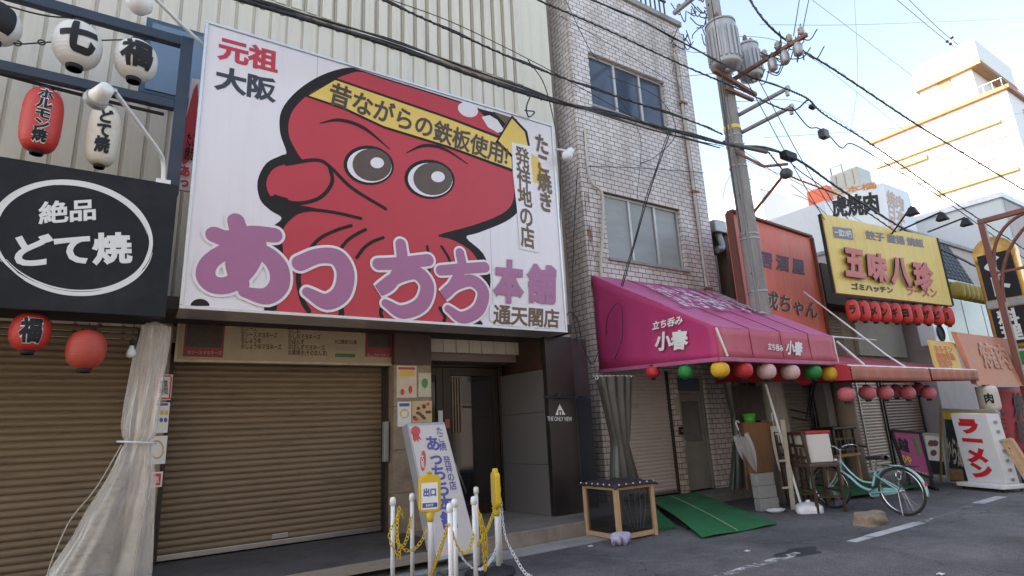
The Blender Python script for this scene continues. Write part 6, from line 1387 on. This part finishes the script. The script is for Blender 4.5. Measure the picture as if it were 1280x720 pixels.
# white leaning stick, rail post, umbrellas
m = MB(); a, b = AZ(1001, 630, .1), A(957, 480, 6.0); m.tube([a, b], .02, 10); m.build('white_rod', PLASTW, label='white plastic rod leaning across the pole foot to the awning', cat='rod')
m = MB(); a, b = AZ(992, 637, 0), A(978, 525, 5.75); m.bar(a, b, .07, .04)
for t_ in (.25, .55, .85): m.bar(a.lerp(b, t_), a.lerp(b, t_)+V((-.16, .05, 0)), .03, .03)
m.build('cream_rack', mat('cream_rack_paint', (.42, .38, .3), .6, var=.12, dirt=(.2, .15, .1), dirt_amt=.5), label='narrow cream post with short pegs standing against the utility pole', cat='rack')
def umbrella(tip, grip, label, cloth, r=.06):
    tip, grip = V(tip), V(grip); d = (tip-grip).normalized(); t = thing('umbrella', tip, label, 'umbrella'); L = (tip-grip).length
    MB().tube([grip, tip+d*.02], .007, 6).build('shaft', STEEL, t)
    side = d.cross(V((0, 1, 0))).normalized(); pts = [grip-d*.02+side*(.045-.045*math.cos(a))-d*.045*math.sin(a) for a in [math.pi*k/8 for k in range(9)]]
    MB().tube([grip+d*.08]+pts, .012, 8).build('handle', PLASTW, t)
    m = MB(); q = V((0, 0, 1)).rotation_difference(-d)
    def fn(u, v):
        a = 2*math.pi*u; rr = (.012+r*math.sin(min(1, v*1.15)*math.pi*.62))*(1+.28*math.sin(8*a)); return tip+q @ V((rr*math.cos(a), rr*math.sin(a), v*L*.8))
    m.grid(fn, 64, 16); m.build('canopy', cloth, t)
CLR = mat('clear_umbrella_vinyl', (.6, .6, .62), .2, var=.15, alpha=.5)
umbrella(A(945, 592, 6.5), A(921, 532, 6.55), 'half folded clear umbrella hanging before the plywood board', CLR, .11)
umbrella(A(975, 588, 6.45), A(965, 520, 6.55), 'tightly folded white umbrella hanging on the plywood board', mat('white_umbrella_cloth', (.6, .6, .6), .5), .04)
bu = thing('plastic_bucket', A(938, 530, 6.9), 'bright green plastic cup standing on top of the plywood board', 'cup'); MB().lathe(A(938, 531, 6.9), [(.085, 0), (.12, .2), (.11, .2), (.08, .02), (.001, .02)], 20).build('body', mat('bright_green_plastic', (.08, .45, .06), .4), bu); MB().torus(A(938, 531, 6.9)+V((0, 0, .2)), .115, .008, 20, 6).build('rim', mat('bright_green_plastic', (.08, .45, .06)), bu)
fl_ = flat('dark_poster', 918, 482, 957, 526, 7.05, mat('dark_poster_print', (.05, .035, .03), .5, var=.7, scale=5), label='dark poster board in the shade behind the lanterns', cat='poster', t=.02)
m = MB(); c = AZ(872, 634, 0); 
m = MB(); c = AZ(970, 641, 0); m.grid(lambda u, v: c+V(((.05+.09*v)*math.cos(2*math.pi*u)*1.4, (.05+.07*v)*math.sin(2*math.pi*u), .05*v*v)), 28, 4); dsh = m.build('foam_tray', PLASTW, label='small white foam tray on the asphalt beside the concrete blocks', cat='tray', solid=.006)
# white flag base weight
wbs = thing('flag_base', AZ(1012, 640, 0), 'white water-filled flag base lying at the foot of the dark stool', 'base'); c = AZ(1012, 640, 0)
m = MB(); prof = []
for k in range(40):
    a = 2*math.pi*k/40; r = .24*(1+.13*math.cos(4*a)); prof.append((r*math.cos(a)*1.05, r*math.sin(a)*.8))
lay = [(1, 0), (1.02, .03), (1, .09), (.8, .12), (.3, .15)]
vs = [c+V((x*s_, y*s_, z)) for s_, z in lay for x, y in prof]; n = 40
m.add(vs, [(i*n+k, i*n+(k+1) % n, (i+1)*n+(k+1) % n, (i+1)*n+k) for i in range(len(lay)-1) for k in range(n)]+[tuple(range(4*n, 5*n))], True); m.build('tank', PLASTW, wbs, fixn=True); MB().lathe(c+V((0, 0, .15)), [(.035, -.01), (.035, .03), (.02, .035)], 14).build('socket', PLASTW, wbs)
# lump of stone before the bicycle
sc_ = AZ(1089, 655, 0); m = MB(); random.seed(12)
lp = [(-.26, 0, 1), (-.22, .0, 1.0), (.0, .03, 1), (.2, .0, 1), (.25, 0, .9)]
m.grid(lambda u, v: sc_+V((.27*math.copysign(abs(math.cos(2*math.pi*u))**.6, math.cos(2*math.pi*u))*(1-.12*v**3)+.015*math.sin(14*u+3*v), .15*math.copysign(abs(math.sin(2*math.pi*u))**.6, math.sin(2*math.pi*u))*(1-.15*v**3)+.012*math.sin(19*u+7*v), .15*v+.012*math.sin(9*u*2+2)*v)), 40, 8)
m.add([sc_+V((.27*math.copysign(abs(math.cos(2*math.pi*k/40))**.6, math.cos(2*math.pi*k/40))*.88+.015*math.sin(14*k/40+3), .15*math.copysign(abs(math.sin(2*math.pi*k/40))**.6, math.sin(2*math.pi*k/40))*.85+.012*math.sin(19*k/40+7), .15+.012*math.sin(18*k/40+2))) for k in range(40)], [tuple(range(40))])
so2 = m.build('stone_block', mat('tan_rough_stone', (.27, .21, .15), .9, var=.3, scale=12, bump=.9, bscale=18, dirt=(.1, .08, .06), dirt_amt=.5), label='rough tan stone block lying on the asphalt before the bicycle', cat='stone', fixn=True)
# bar stool with a box on it
def stool():
    p = (AZ(1022, 643)+AZ(1060, 640))/2; d = (AZ(1060, 640)-AZ(1022, 643)); d.z = 0; wdt = .5; ang = math.atan2(d.y, d.x)
    t = thing('bar_stool', (0, 0, 0), 'dark wooden high stool with a slatted back standing left of the bicycle', 'stool')
    W2 = wdt/2; D = .48; sh_ = .68; bh = 1.24
    # local: x along the open side, y away from viewer; the back faces the viewer's left
    for x in (-W2, W2-.04): MB().box((x, 0, 0), (x+.04, .04, sh_)).build('leg', WOODD, t, bevel=.004)
    MB().hexa([(-W2, D-.04, 0), (-W2+.04, D-.04, 0), (-W2+.04, D, 0), (-W2, D, 0), (-W2-.06, D-.04, bh), (-W2-.02, D-.04, bh), (-W2-.02, D, bh), (-W2-.06, D, bh)]).build('leg', WOODD, t)
    MB().box((W2-.04, D-.04, 0), (W2, D, sh_)).build('leg', WOODD, t, bevel=.004)
    MB().hexa([(-W2-.0, .0, sh_), (-W2+.04, 0, sh_), (-W2+.04, .04, sh_), (-W2, .04, sh_), (-W2-.06, 0, bh), (-W2-.02, 0, bh), (-W2-.02, .04, bh), (-W2-.06, .04, bh)]).build('back_post', WOODD, t)
    MB().box((-W2-.01, -.01, sh_+.002), (W2+.01, D+.01, sh_+.07)).build('seat', mat('brown_stool_cushion', (.09, .05, .04), .5, var=.2), t, bevel=.02)
    for z in (.82, 1.0, 1.19): 
        xo = -W2-.06*(z-sh_)/(bh-sh_); MB().box((xo+.005, .041, z), (xo+.03, D-.041, z+.045)).build('back_slat', WOODD, t, bevel=.003)
    for z, q in ((.22, 0), (.3, 1), (.22, 2), (.3, 3)):
        a, b = [((-W2+.04, .01, z), (W2-.04, .03, z+.03)), ((-W2+.01, .04, z), (-W2+.03, D-.04, z+.03)), ((-W2+.04, D-.03, z), (W2-.04, D-.01, z+.03)), ((W2-.03, .04, z), (W2-.01, D-.04, z+.03))][q]
        MB().box(a, b).build('stretcher', WOODD, t)
    for y in (.15, .29): MB().box((-W2-.02, y, sh_+.07), (-W2, y+.05, .99)).build('back_slat', WOODD, t)
    base_ = AZ(1041, 641); t.location = (base_.x, base_.y, 0); t.rotation_euler = (0, 0, rad(-28))
    return t
st_ = stool()
s2_ = dup(st_, st_.location+V((.5, .5, 0)), rot=(0, 0, rad(-20)), label='second dark wooden high stool tucked behind the first beside the pole'); st_['group'] = s2_['group'] = 'dark high stools by the bicycle'
bx_ = thing('cooler_box', (0, 0, 0), 'white foam box with a red lid sitting on the dark stool', 'box')
MB().box((-.2, .05, .756), (.2, .43, 1.2)).build('body', mat('white_foam', (.6, .58, .54), .7, var=.06), bx_, bevel=.015); MB().box((-.215, .035, 1.202), (.215, .445, 1.25)).build('lid', mat('red_lid', (.4, .03, .04), .5), bx_, bevel=.012)
bx_.location = st_.location; bx_.rotation_euler = st_.rotation_euler
# hanging black brackets behind
m = MB(); a, b = A(1008, 523, 7.0), A(1015, 478, 7.0); m.bar(a, b, .02, .02); m.bar(a+V((.12, 0, 0)), b+V((.12, 0, .0)), .02, .02); m.bar(A(988, 512, 7.0), A(1020, 519, 6.9), .03, .03); m.bar(A(990, 522, 7.0), A(1011, 526, 6.9), .03, .03)
m.build('hanging_bracket', INK, label='black hanging bracket under the awning before the grey shutter', cat='bracket')
# pine bench with dark chair on top
LB = thing('pine_bench', (12.0, 7.0, 0), 'small pine bench behind the bicycle carrying a dark wooden chair', 'bench')
ox, oy = A(1066, 600, 6.9).x, 6.9
for x in (-.42, .36):
    for y in (0, .36): MB().box((ox+x, oy+y, .06), (ox+x+.06, oy+y+.06, .6)).build('leg', WOODL, LB, bevel=.004)
LB.location = (ox, oy, .06)
for o in LB.children: 
    o.location = (0, 0, 0); o.data.transform(Matrix.Translation(V((12.0, 7.0, 0))-V((ox, oy, .06))))
MB().box((ox-.46, oy-.03, .602), (ox+.46, oy+.45, .66)).build('seat', WOODL, LB, bevel=.006)
CHR = thing('stacked_chair', (ox, oy, .662), 'dark wooden slatted chair with a black cushion lying on the pine bench', 'chair')
for y in (0, .36):
    for x in (-.44, -.05, .38): MB().box((ox+x, oy+y, .664), (ox+x+.05, oy+y+.05, 1.16)).build('leg', WOODD, CHR, bevel=.004)
    for z in (.72, .95): MB().box((ox-.43, oy+y+.01, z), (ox+.42, oy+y+.04, z+.05)).build('rail', WOODD, CHR)
for k in range(5): MB().box((ox-.36+k*.15, oy+.012, .77), (ox-.32+k*.15, oy+.035, .95)).build('slat', WOODD, CHR)
MB().box((ox-.5, oy-.05, 1.165), (ox+.46, oy+.46, 1.23)).build('cushion', mat('black_vinyl', (.025, .022, .022), .4, var=.2), CHR, bevel=.02)
m = MB(); m.poly([(10.5, 5.9, .066), (13.2, 5.5, .066), (13.8, 7.3, .066), (11.0, 7.3, .066)]); m.build('turf_sheet', GM, label='flat green turf sheet on the ground under the bicycle', cat='mat')
pln_t = thing('potted_plant', (ox-.62, oy+.1, .06), 'small yellow green leafy plant beside the stool and the pine bench', 'plant')
m = MB(); random.seed(31)
for k in range(46):
    a = random.uniform(0, 6.28); r = random.uniform(0, .16); z = random.uniform(.5, .95); c = V((ox-.62+r*math.cos(a), oy+.1+r*math.sin(a), z)); d = V((random.uniform(-1, 1), random.uniform(-1, 1), random.uniform(-.3, .8))).normalized()*.07; s_ = d.cross(V((0, 0, 1))).normalized()*.025
    m.add([c-d, c+s_, c+d, c-s_], [(0, 1, 2, 3)])
m.build('leaves', mat('yellow_green_leaf', (.12, .13, .02), .5, var=.4, scale=8), pln_t); MB().lathe((ox-.62, oy+.1, .06), [(.11, 0), (.15, .3), (.13, .3), (.1, .27), (.001, .27)], 16).build('pot', mat('brown_pot', (.14, .07, .04), .7), pln_t); MB().tube([(ox-.62, oy+.1, .3), (ox-.6, oy+.1, .8)], .012, 6).build('stem', WOODD, pln_t)
# ------------------------------------------------------------------ bicycle
def bicycle():
    t = thing('bicycle', (0, 0, 0), 'pale turquoise city bicycle parked beside the dark stool', 'bicycle')
    TQ = mat('turquoise_paint', (.28, .52, .52), .3, var=.06); CHM = mat('chrome', (.6, .6, .6), .2, .95, var=.05)
    R, WB = .345, 1.13           # rear axle at x=0, front at x=WB
    for x in (0, WB):
        c = V((x, 0, R)); wl_ = MB().torus(c, R-.018, .018, 56, 10, (0, 1, 0)).build('wheel', RUBBER, t)
        MB().torus(c, R-.04, .012, 56, 8, (0, 1, 0)).build('rim', CHM, wl_)
        m = MB()
        for k in range(32):
            a = 2*math.pi*k/32; b = a+(.35 if k % 2 else -.35); s_ = .03 if k % 4 < 2 else -.03; m.tube([c+V((.025*math.cos(b), s_, .025*math.sin(b))), c+V(((R-.045)*math.cos(a), 0, (R-.045)*math.sin(a)))], .0016, 4, cap=False)
        m.build('spokes', CHM, wl_); MB().lathe(c, [(.012, -.055), (.03, -.04), (.018, -.03), (.018, .03), (.03, .04), (.012, .055)], 14, axis=(0, 1, 0)).build('hub', CHM, wl_)
        m = MB(); a0, a1 = ((rad(-8), rad(150)) if x == 0 else (rad(50), rad(190)))
        vs = []; N = 30
        for k in range(N+1):
            a = a0+(a1-a0)*k/N
            for q, (w_, rr) in enumerate(((-.03, R+.012), (-.018, R+.026), (.018, R+.026), (.03, R+.012))): vs.append(c+V((rr*-math.cos(a) if x == 0 else rr*math.cos(math.pi-a)*-1*-1, w_, rr*math.sin(a))))
        m.add(vs, [(k*4+j, k*4+j+1, k*4+j+5, k*4+j+4) for k in range(N) for j in range(3)], True); m.build('mudguard', TQ, t, solid=.002)
    bb_ = V((.46, 0, .29)); sc2 = V((.33, 0, .62)); hd0, hd1 = V((WB-.21, 0, .60)), V((WB-.26, 0, .78))
    fm = MB(); fm.tube([bb_, sc2], .017, 10); fm.tube(smooth_pts([bb_+V((-.02, 0, .03)), V((.62, 0, .38)), V((.78, 0, .52)), hd0], 8), .02, 10); fm.tube(smooth_pts([V((.40, 0, .44)), V((.58, 0, .46)), V((.74, 0, .58)), hd1-V((0, 0, .04))], 8), .014, 10); fm.tube([hd0-V((-.015, 0, .04)), hd1], .022, 10)
    for s_ in (-.05, .05): fm.tube([V((0, s_, R)), bb_+V((0, s_*.7, 0))], .011, 8); fm.tube([V((0, s_, R)), sc2+V((.01, s_*.3, -.06))], .009, 8)
    fm.lathe(bb_, [(.025, -.04), (.025, .04)], 12, axis=(0, 1, 0)); fm.build('frame', TQ, t)
    fk_ = MB()
    for s_ in (-.045, .045): fk_.tube(smooth_pts([V((WB-.2, s_*.8, .6)), V((WB-.1, s_, .45)), V((WB, s_*1.1, R))], 6), .011, 8)
    fk_.build('fork', TQ, t)
    MB().tube([sc2, V((.285, 0, .78))], .013, 8).build('seat_post', CHM, t)
    sd_ = MB(); sd_.grid(lambda u, v: V((.28+.15*math.cos(math.pi*(1-v)) , (.10*(1-v)**.6+.025)*math.cos(2*math.pi*u)*(1 if 0 < v < 1 else .4), .81+.035*math.sin(2*math.pi*u)*(1-.3*v)+.01*(1-v))), 20, 12); sd_.build('saddle', mat('black_vinyl', (.025, .022, .022), .4), t)
    m = MB()
    for s_ in (-1, 1): m.tube(smooth_pts([hd1+V((-.01, 0, .14)), hd1+V((.0, s_*.12, .2)), hd1+V((-.06, s_*.24, .22)), hd1+V((-.2, s_*.27, .2))], 6), .011, 8)
    m.tube([hd1, hd1+V((-.015, 0, .15))], .012, 8); m.build('handlebar', CHM, t)
    m = MB()
    for s_ in (-1, 1): m.tube([hd1+V((-.17, s_*.268, .202)), hd1+V((-.29, s_*.275, .188))], .016, 8)
    m.build('grips', INK, t)
    m = MB(); m.lathe(hd1+V((.1, 0, -.02)), [(.02, -.04), (.045, 0), (.045, .03), (.001, .035)], 14, axis=(1, 0, 0)); m.build('headlight', CHM, t)
    rk = MB()
    for s_ in (-.06, .06): rk.tube([V((.26, s_, .70)), V((-.28, s_, .70)), V((-.3, s_*.6, .70))], .006, 6); rk.tube([V((-.15, s_, .70)), V((0, s_*1.2, R))], .005, 6)
    for x in (-.25, -.1, .05, .2): rk.tube([V((x, -.06, .70)), V((x, .06, .70))], .005, 6)
    rk.build('rear_rack', INK, t)
    cg = MB(); cg.hexa([V(q) for q in ((.0, -.06, R-.03), (.5, -.07, .22), (.5, -.05, .22), (0, -.045, R-.03), (0, -.06, R+.04), (.5, -.07, .36), (.5, -.05, .36), (0, -.045, R+.04))]); cg.build('chain_guard', TQ, t, bevel=.01, fixn=True)
    ck = MB(); ck.torus(bb_+V((0, -.075, 0)), .085, .006, 28, 6, (0, 1, 0)); ck.tube([bb_+V((0, -.09, 0)), bb_+V((.13, -.1, -.1))], .01, 8); ck.tube([bb_+V((0, .09, 0)), bb_+V((-.13, .1, .1))], .01, 8); co2 = ck.build('crank', CHM, t)
    for p in (bb_+V((.13, -.15, -.1)), bb_+V((-.13, .15, .1))): MB().box(p+V((-.045, -.04, -.012)), p+V((.045, .04, .012))).build('pedal', INK, co2)
    ks_ = MB(); ks_.tube([V((.01, -.07, R)), V((-.03, -.17, .02))], .009, 6); ks_.tube([V((.01, .07, R)), V((-.03, .13, .02))], .007, 6); ks_.tube([V((-.03, -.17, .015)), V((-.09, -.19, .012))], .008, 6); ks_.build('kickstand', STEEL, t)
    lk = MB(); lk.torus(V((-.0, 0, R+.22)), .06, .012, 20, 6, (1, 0, 0)); lk.build('ring_lock', CHM, t)
    MB().box((-.375, -.025, .44), (-.36, .025, .5)).build('reflector', RED, t)
    r_ = AZ(1133, 645); f_ = AZ(1038, 635); d = V((.12, 1.1, 0)); 
    t.location = r_; t.rotation_euler = (rad(0), 0, math.atan2(d.y, d.x))
bicycle()
# ------------------------------------------------------------------ sign boards at the far right
def board(quad, th, mt, fm, name, label, cat='sign', legs=None):
    n = (quad[1]-quad[0]).cross(quad[3]-quad[0]).normalized()
    if n.dot(V((0, 0, CAMH))-quad[0]) < 0: n = -n
    t = thing(name, V((quad[0].x, quad[0].y, min(p.z for p in quad))), label, cat)
    MB().slab(quad, -n, th).build('panel', mt, t, fixn=True)
    if fm:
        m = MB()
        for i in range(4): m.bar(quad[i]+n*.005-n*th/2, quad[(i+1) % 4]+n*.005-n*th/2, .05, th+.03, n)
        m.build('frame', fm, t)
    def fn(o):
        def g(x, y): d = ray(x, y); o_ = V((0, 0, CAMH)); k = n.dot(quad[0]+n*o-o_)/n.dot(d); return o_+d*k
        return g
    return t, fn, n
# purple board
p0, d0 = V((12.9, 5.75, 0)), V((.62, -.78, 0)); g = lambda x, y: AP(x, y, p0, d0)
tb, fn, n = board([g(1131, 586), g(1165, 598), g(1150, 541), g(1114, 538)], .05, mat('purple_board_face', (.3, .05, .17), .45, var=.06), INK, 'menu_board', 'purple menu board in a black frame with a big black character behind the bicycle')
m = MB(); textP(m, '越', (1124, 563), (1138, 567), (1121, 546), fn(.008), .05); m.build('black_lettering', INK, tb)
m = MB(); textP(m, 'のや', (1128, 578), (1141, 581), (1125, 567), fn(.01), .05); textP(m, '本日のおすすめ', (1132, 588), (1160, 594), (1131, 585), fn(.01), .04); m.build('yellow_lettering', YEL, tb)
m = MB(); textP(m, '居\n酒\n屋', (1146, 567), (1153, 569), (1139, 545), fn(.01), .04); m.build('green_lettering', mat('green_print2', (.1, .22, .06), .5), tb)
m = MB(); a, b = g(1133, 586), g(1163, 597)
for p in (a, b): m.bar(V((p.x, p.y, .03)), p, .04, .04); m.bar(V((p.x-.22, p.y-.17, .025)), V((p.x+.22, p.y+.17, .025)), .05, .04)
m.build('foot_frame', INK, tb)
# white ramen board
p0, d0 = V((13.5, 5.15, 0)), V((-.40, -.92, 0)).normalized(); g = lambda x, y: AP(x, y, p0, d0)
FACE = mat('white_sign_face', (.66, .66, .67), .4, var=.03)
tb, fn, n = board([g(1210, 601), g(1258, 605), g(1232, 518), g(1188, 517)], .28, FACE, None, 'sign_board', 'white box sign with big red vertical lettering on a wheeled white base at the right')
m = MB(); textP(m, 'ラ\nー\nメ\nン', (1215, 596), (1244, 600), (1194, 523), fn(.008), .09); m.build('red_lettering', mat('bright_red_ink', (.55, .02, .03), .45), tb)
a, b = g(1203, 609), g(1262, 614); bd = V((-.92, .40, 0))
MB().slab([V((a.x, a.y, .06))+bd*.12, V((b.x, b.y, .06))+bd*.12, V((b.x, b.y, .06))-bd*.42, V((a.x, a.y, .06))-bd*.42], (0, 0, 1), .07).build('base', WHITE, tb, bevel=.012, fixn=True)
MB().slab([g(1210, 601.5), g(1258, 605.5), V((g(1258, 606).x, g(1258, 606).y, .13)), V((g(1210, 602).x, g(1210, 602).y, .13))], -n, .27).build('plinth', WHITE, tb, fixn=True)
m = MB()
for p in (a, b): 
    for s_ in (.05, -.35): m.torus(V((p.x, p.y, .033))+bd*s_+d0*(.08 if p is a else -.08), .022, .011, 14, 6, d0)
m.build('castors', RUBBER, tb)
m = MB()
for k in range(7): q = g(1258-k*3.6, 600-k*12)-n*.14; m.lathe(q, [(.03, -.01), (.03, .01)], 10, axis=d0)
m.build('side_studs', GALV, tb)
# black menu stand with yellow border
p0, d0 = V((14.3, 5.35, 0)), V((-.40, -.92, 0)).normalized(); g = lambda x, y: AP(x, y, p0, d0)
tb, fn, n = board([g(1187, 603), g(1255, 606), g(1245, 514), g(1178, 512)], .05, mat('black_menu_face', (.03, .04, .045), .5, var=.5, scale=8), ALU, 'menu_stand', 'black menu stand with a yellow heading behind the white box sign')
m = MB(); f_ = fn(.006); m.add([f_(*q) for q in ((1180, 524), (1245, 527), (1243, 515), (1179, 513))], [(0, 1, 2, 3)]); m.add([f_(*q) for q in ((1238, 560), (1249, 560), (1244, 527), (1234, 527))], [(0, 1, 2, 3)]); m.build('yellow_heading', YEL, tb)
m = MB(); textP(m, 'から揚', (1183, 581), (1205, 584), (1181, 545), fn(.007), .04); m.build('cream_lettering', mat('cream_print', (.5, .45, .35), .6), tb)
m = MB(); f_ = fn(.008); m.add([f_(*q) for q in ((1187, 600), (1206, 601), (1203, 587), (1185, 585))], [(0, 1, 2, 3)]); m.build('food_photo', mat('food_photo_tan', (.35, .2, .1), .5, var=.5, scale=9), tb)
m = MB(); a = g(1177, 606); m.tube([V((a.x, a.y, 0)), g(1176, 507)], .025, 8); m.build('brass_pole', mat('brass', (.4, .27, .08), .4, .6), tb)
# photo menu board
p0, d0 = V((14.3, 6.2, 0)), V((.75, -.66, 0)).normalized(); g = lambda x, y: AP(x, y, p0, d0)
tb, fn, n = board([g(1162, 594), g(1184, 596), g(1176, 544), g(1153, 542)], .05, PLASTW, GALV, 'menu_stand', 'small white photo menu stand between the purple board and the black menu stand')
m = MB(); f_ = fn(.008)
for cx, cy in ((1164, 554), (1167, 566), (1169, 554)): m.poly([f_(cx+4*math.cos(a), cy+4*math.sin(a)) for a in [k*math.pi/8 for k in range(16)]])
m.build('dish_photo', mat('brown_dish_photo', (.2, .07, .05), .5, var=.4, scale=20), tb)
m = MB(); m.add([fn(.009)(*q) for q in ((1162, 592), (1182, 594), (1180, 577), (1160, 575))], [(0, 1, 2, 3)]); m.build('black_lower_panel', INK, tb)
# leaning narrow board far right
p0, d0 = V((13.2, 3.95, 0)), V((-.3, -.95, 0)).normalized(); g = lambda x, y: AP(x, y, p0, d0)
tb, fn, n = board([g(1290, 612), g(1296, 600), g(1263, 549), g(1254, 551)], .04, mat('tan_leaning_face', (.5, .36, .22), .5, var=.25, scale=8), WOODL, 'leaning_board', 'narrow tan board leaning at the right edge beside the white box sign')
m = MB(); a, b = AZ(1262, 610), g(1262, 560); m.bar(a, b, .03, .03); m.bar(AZ(1280, 606), g(1270, 562), .03, .03); m.build('easel_legs', INK, tb)
# ------------------------------------------------------------------ the far side of the street, behind the viewer: it shades the street
OPP = mat('beige_render', (.4, .37, .33), .8, var=.1, dirt=(.2, .18, .16), dirt_amt=.5, streak=1.2)
for k, (x0, x1, h, lb) in enumerate(((-16, -3, 10, 'beige house across the street to the left of the viewer'), (-2.9, 8, 9, 'lower beige house across the street behind the viewer'), (8.1, 17, 6.5, 'grey house across the street to the right of the viewer'), (17.1, 34, 6, 'long low house across the street far right'))):
    t = thing('street_house', ((x0+x1)/2, -4.5, 0), lb, 'building')
    MB().box((x0, -12, 0), (x1, -4.5, h)).build('wall', OPP if k != 2 else GRW, t); MB().box((x0-.05, -12, h), (x1+.05, -4.35, h+.2)).build('roof_edge', CONC, t)
    for j in range(int((x1-x0)//3)):
        for z in (3.6, 6.1):
            if z+1.6 < h: MB().box((x0+.8+j*3, -4.5+.004, z), (x0+2.6+j*3, -4.44, z+1.4)).build('window', GL1, t)
        MB().box((x0+.4+j*3, -4.496, .1), (x0+3.0+j*3, -4.44, 2.6)).build('shop_shutter', SHUTR if j % 2 else SHUT, t)

# cords that carry the awning lanterns
m = MB(); m.tube([(7.0, FY+.06, ZB-.06), (8.6, FY+.06, ZB-.09), (FR, FY+.06, ZB-.06)], .007, 5); m.build('festoon_cable', CABLE, label='thin black cord under the front edge of the magenta awning carrying lanterns', cat='cord')
m = MB(); m.tube([(9.95, 5.2, 2.05), (11.4, 5.2, 2.02), (12.9, 5.2, 2.05)], .007, 5); m.build('festoon_cable', CABLE, label='thin black cord under the red awning carrying the pink lanterns', cat='cord')

random.seed(40)
for (x, y), lb in (((738, 683), 'tiny white paper scrap on the asphalt left of the pine crate'), ((934, 689), 'tiny white paper scrap on the asphalt before the green mat'), ((1176, 718), 'white paper scrap on the road at the bottom right')):
    c = AZ(x, y, .006); MB().grid(lambda u, v: c+V(((u-.5)*.07, (v-.5)*.05, .012*math.sin(5*u+3*v)**2)), 6, 5).build('paper_scrap', PAPER, label=lb, cat='litter', solid=.001)
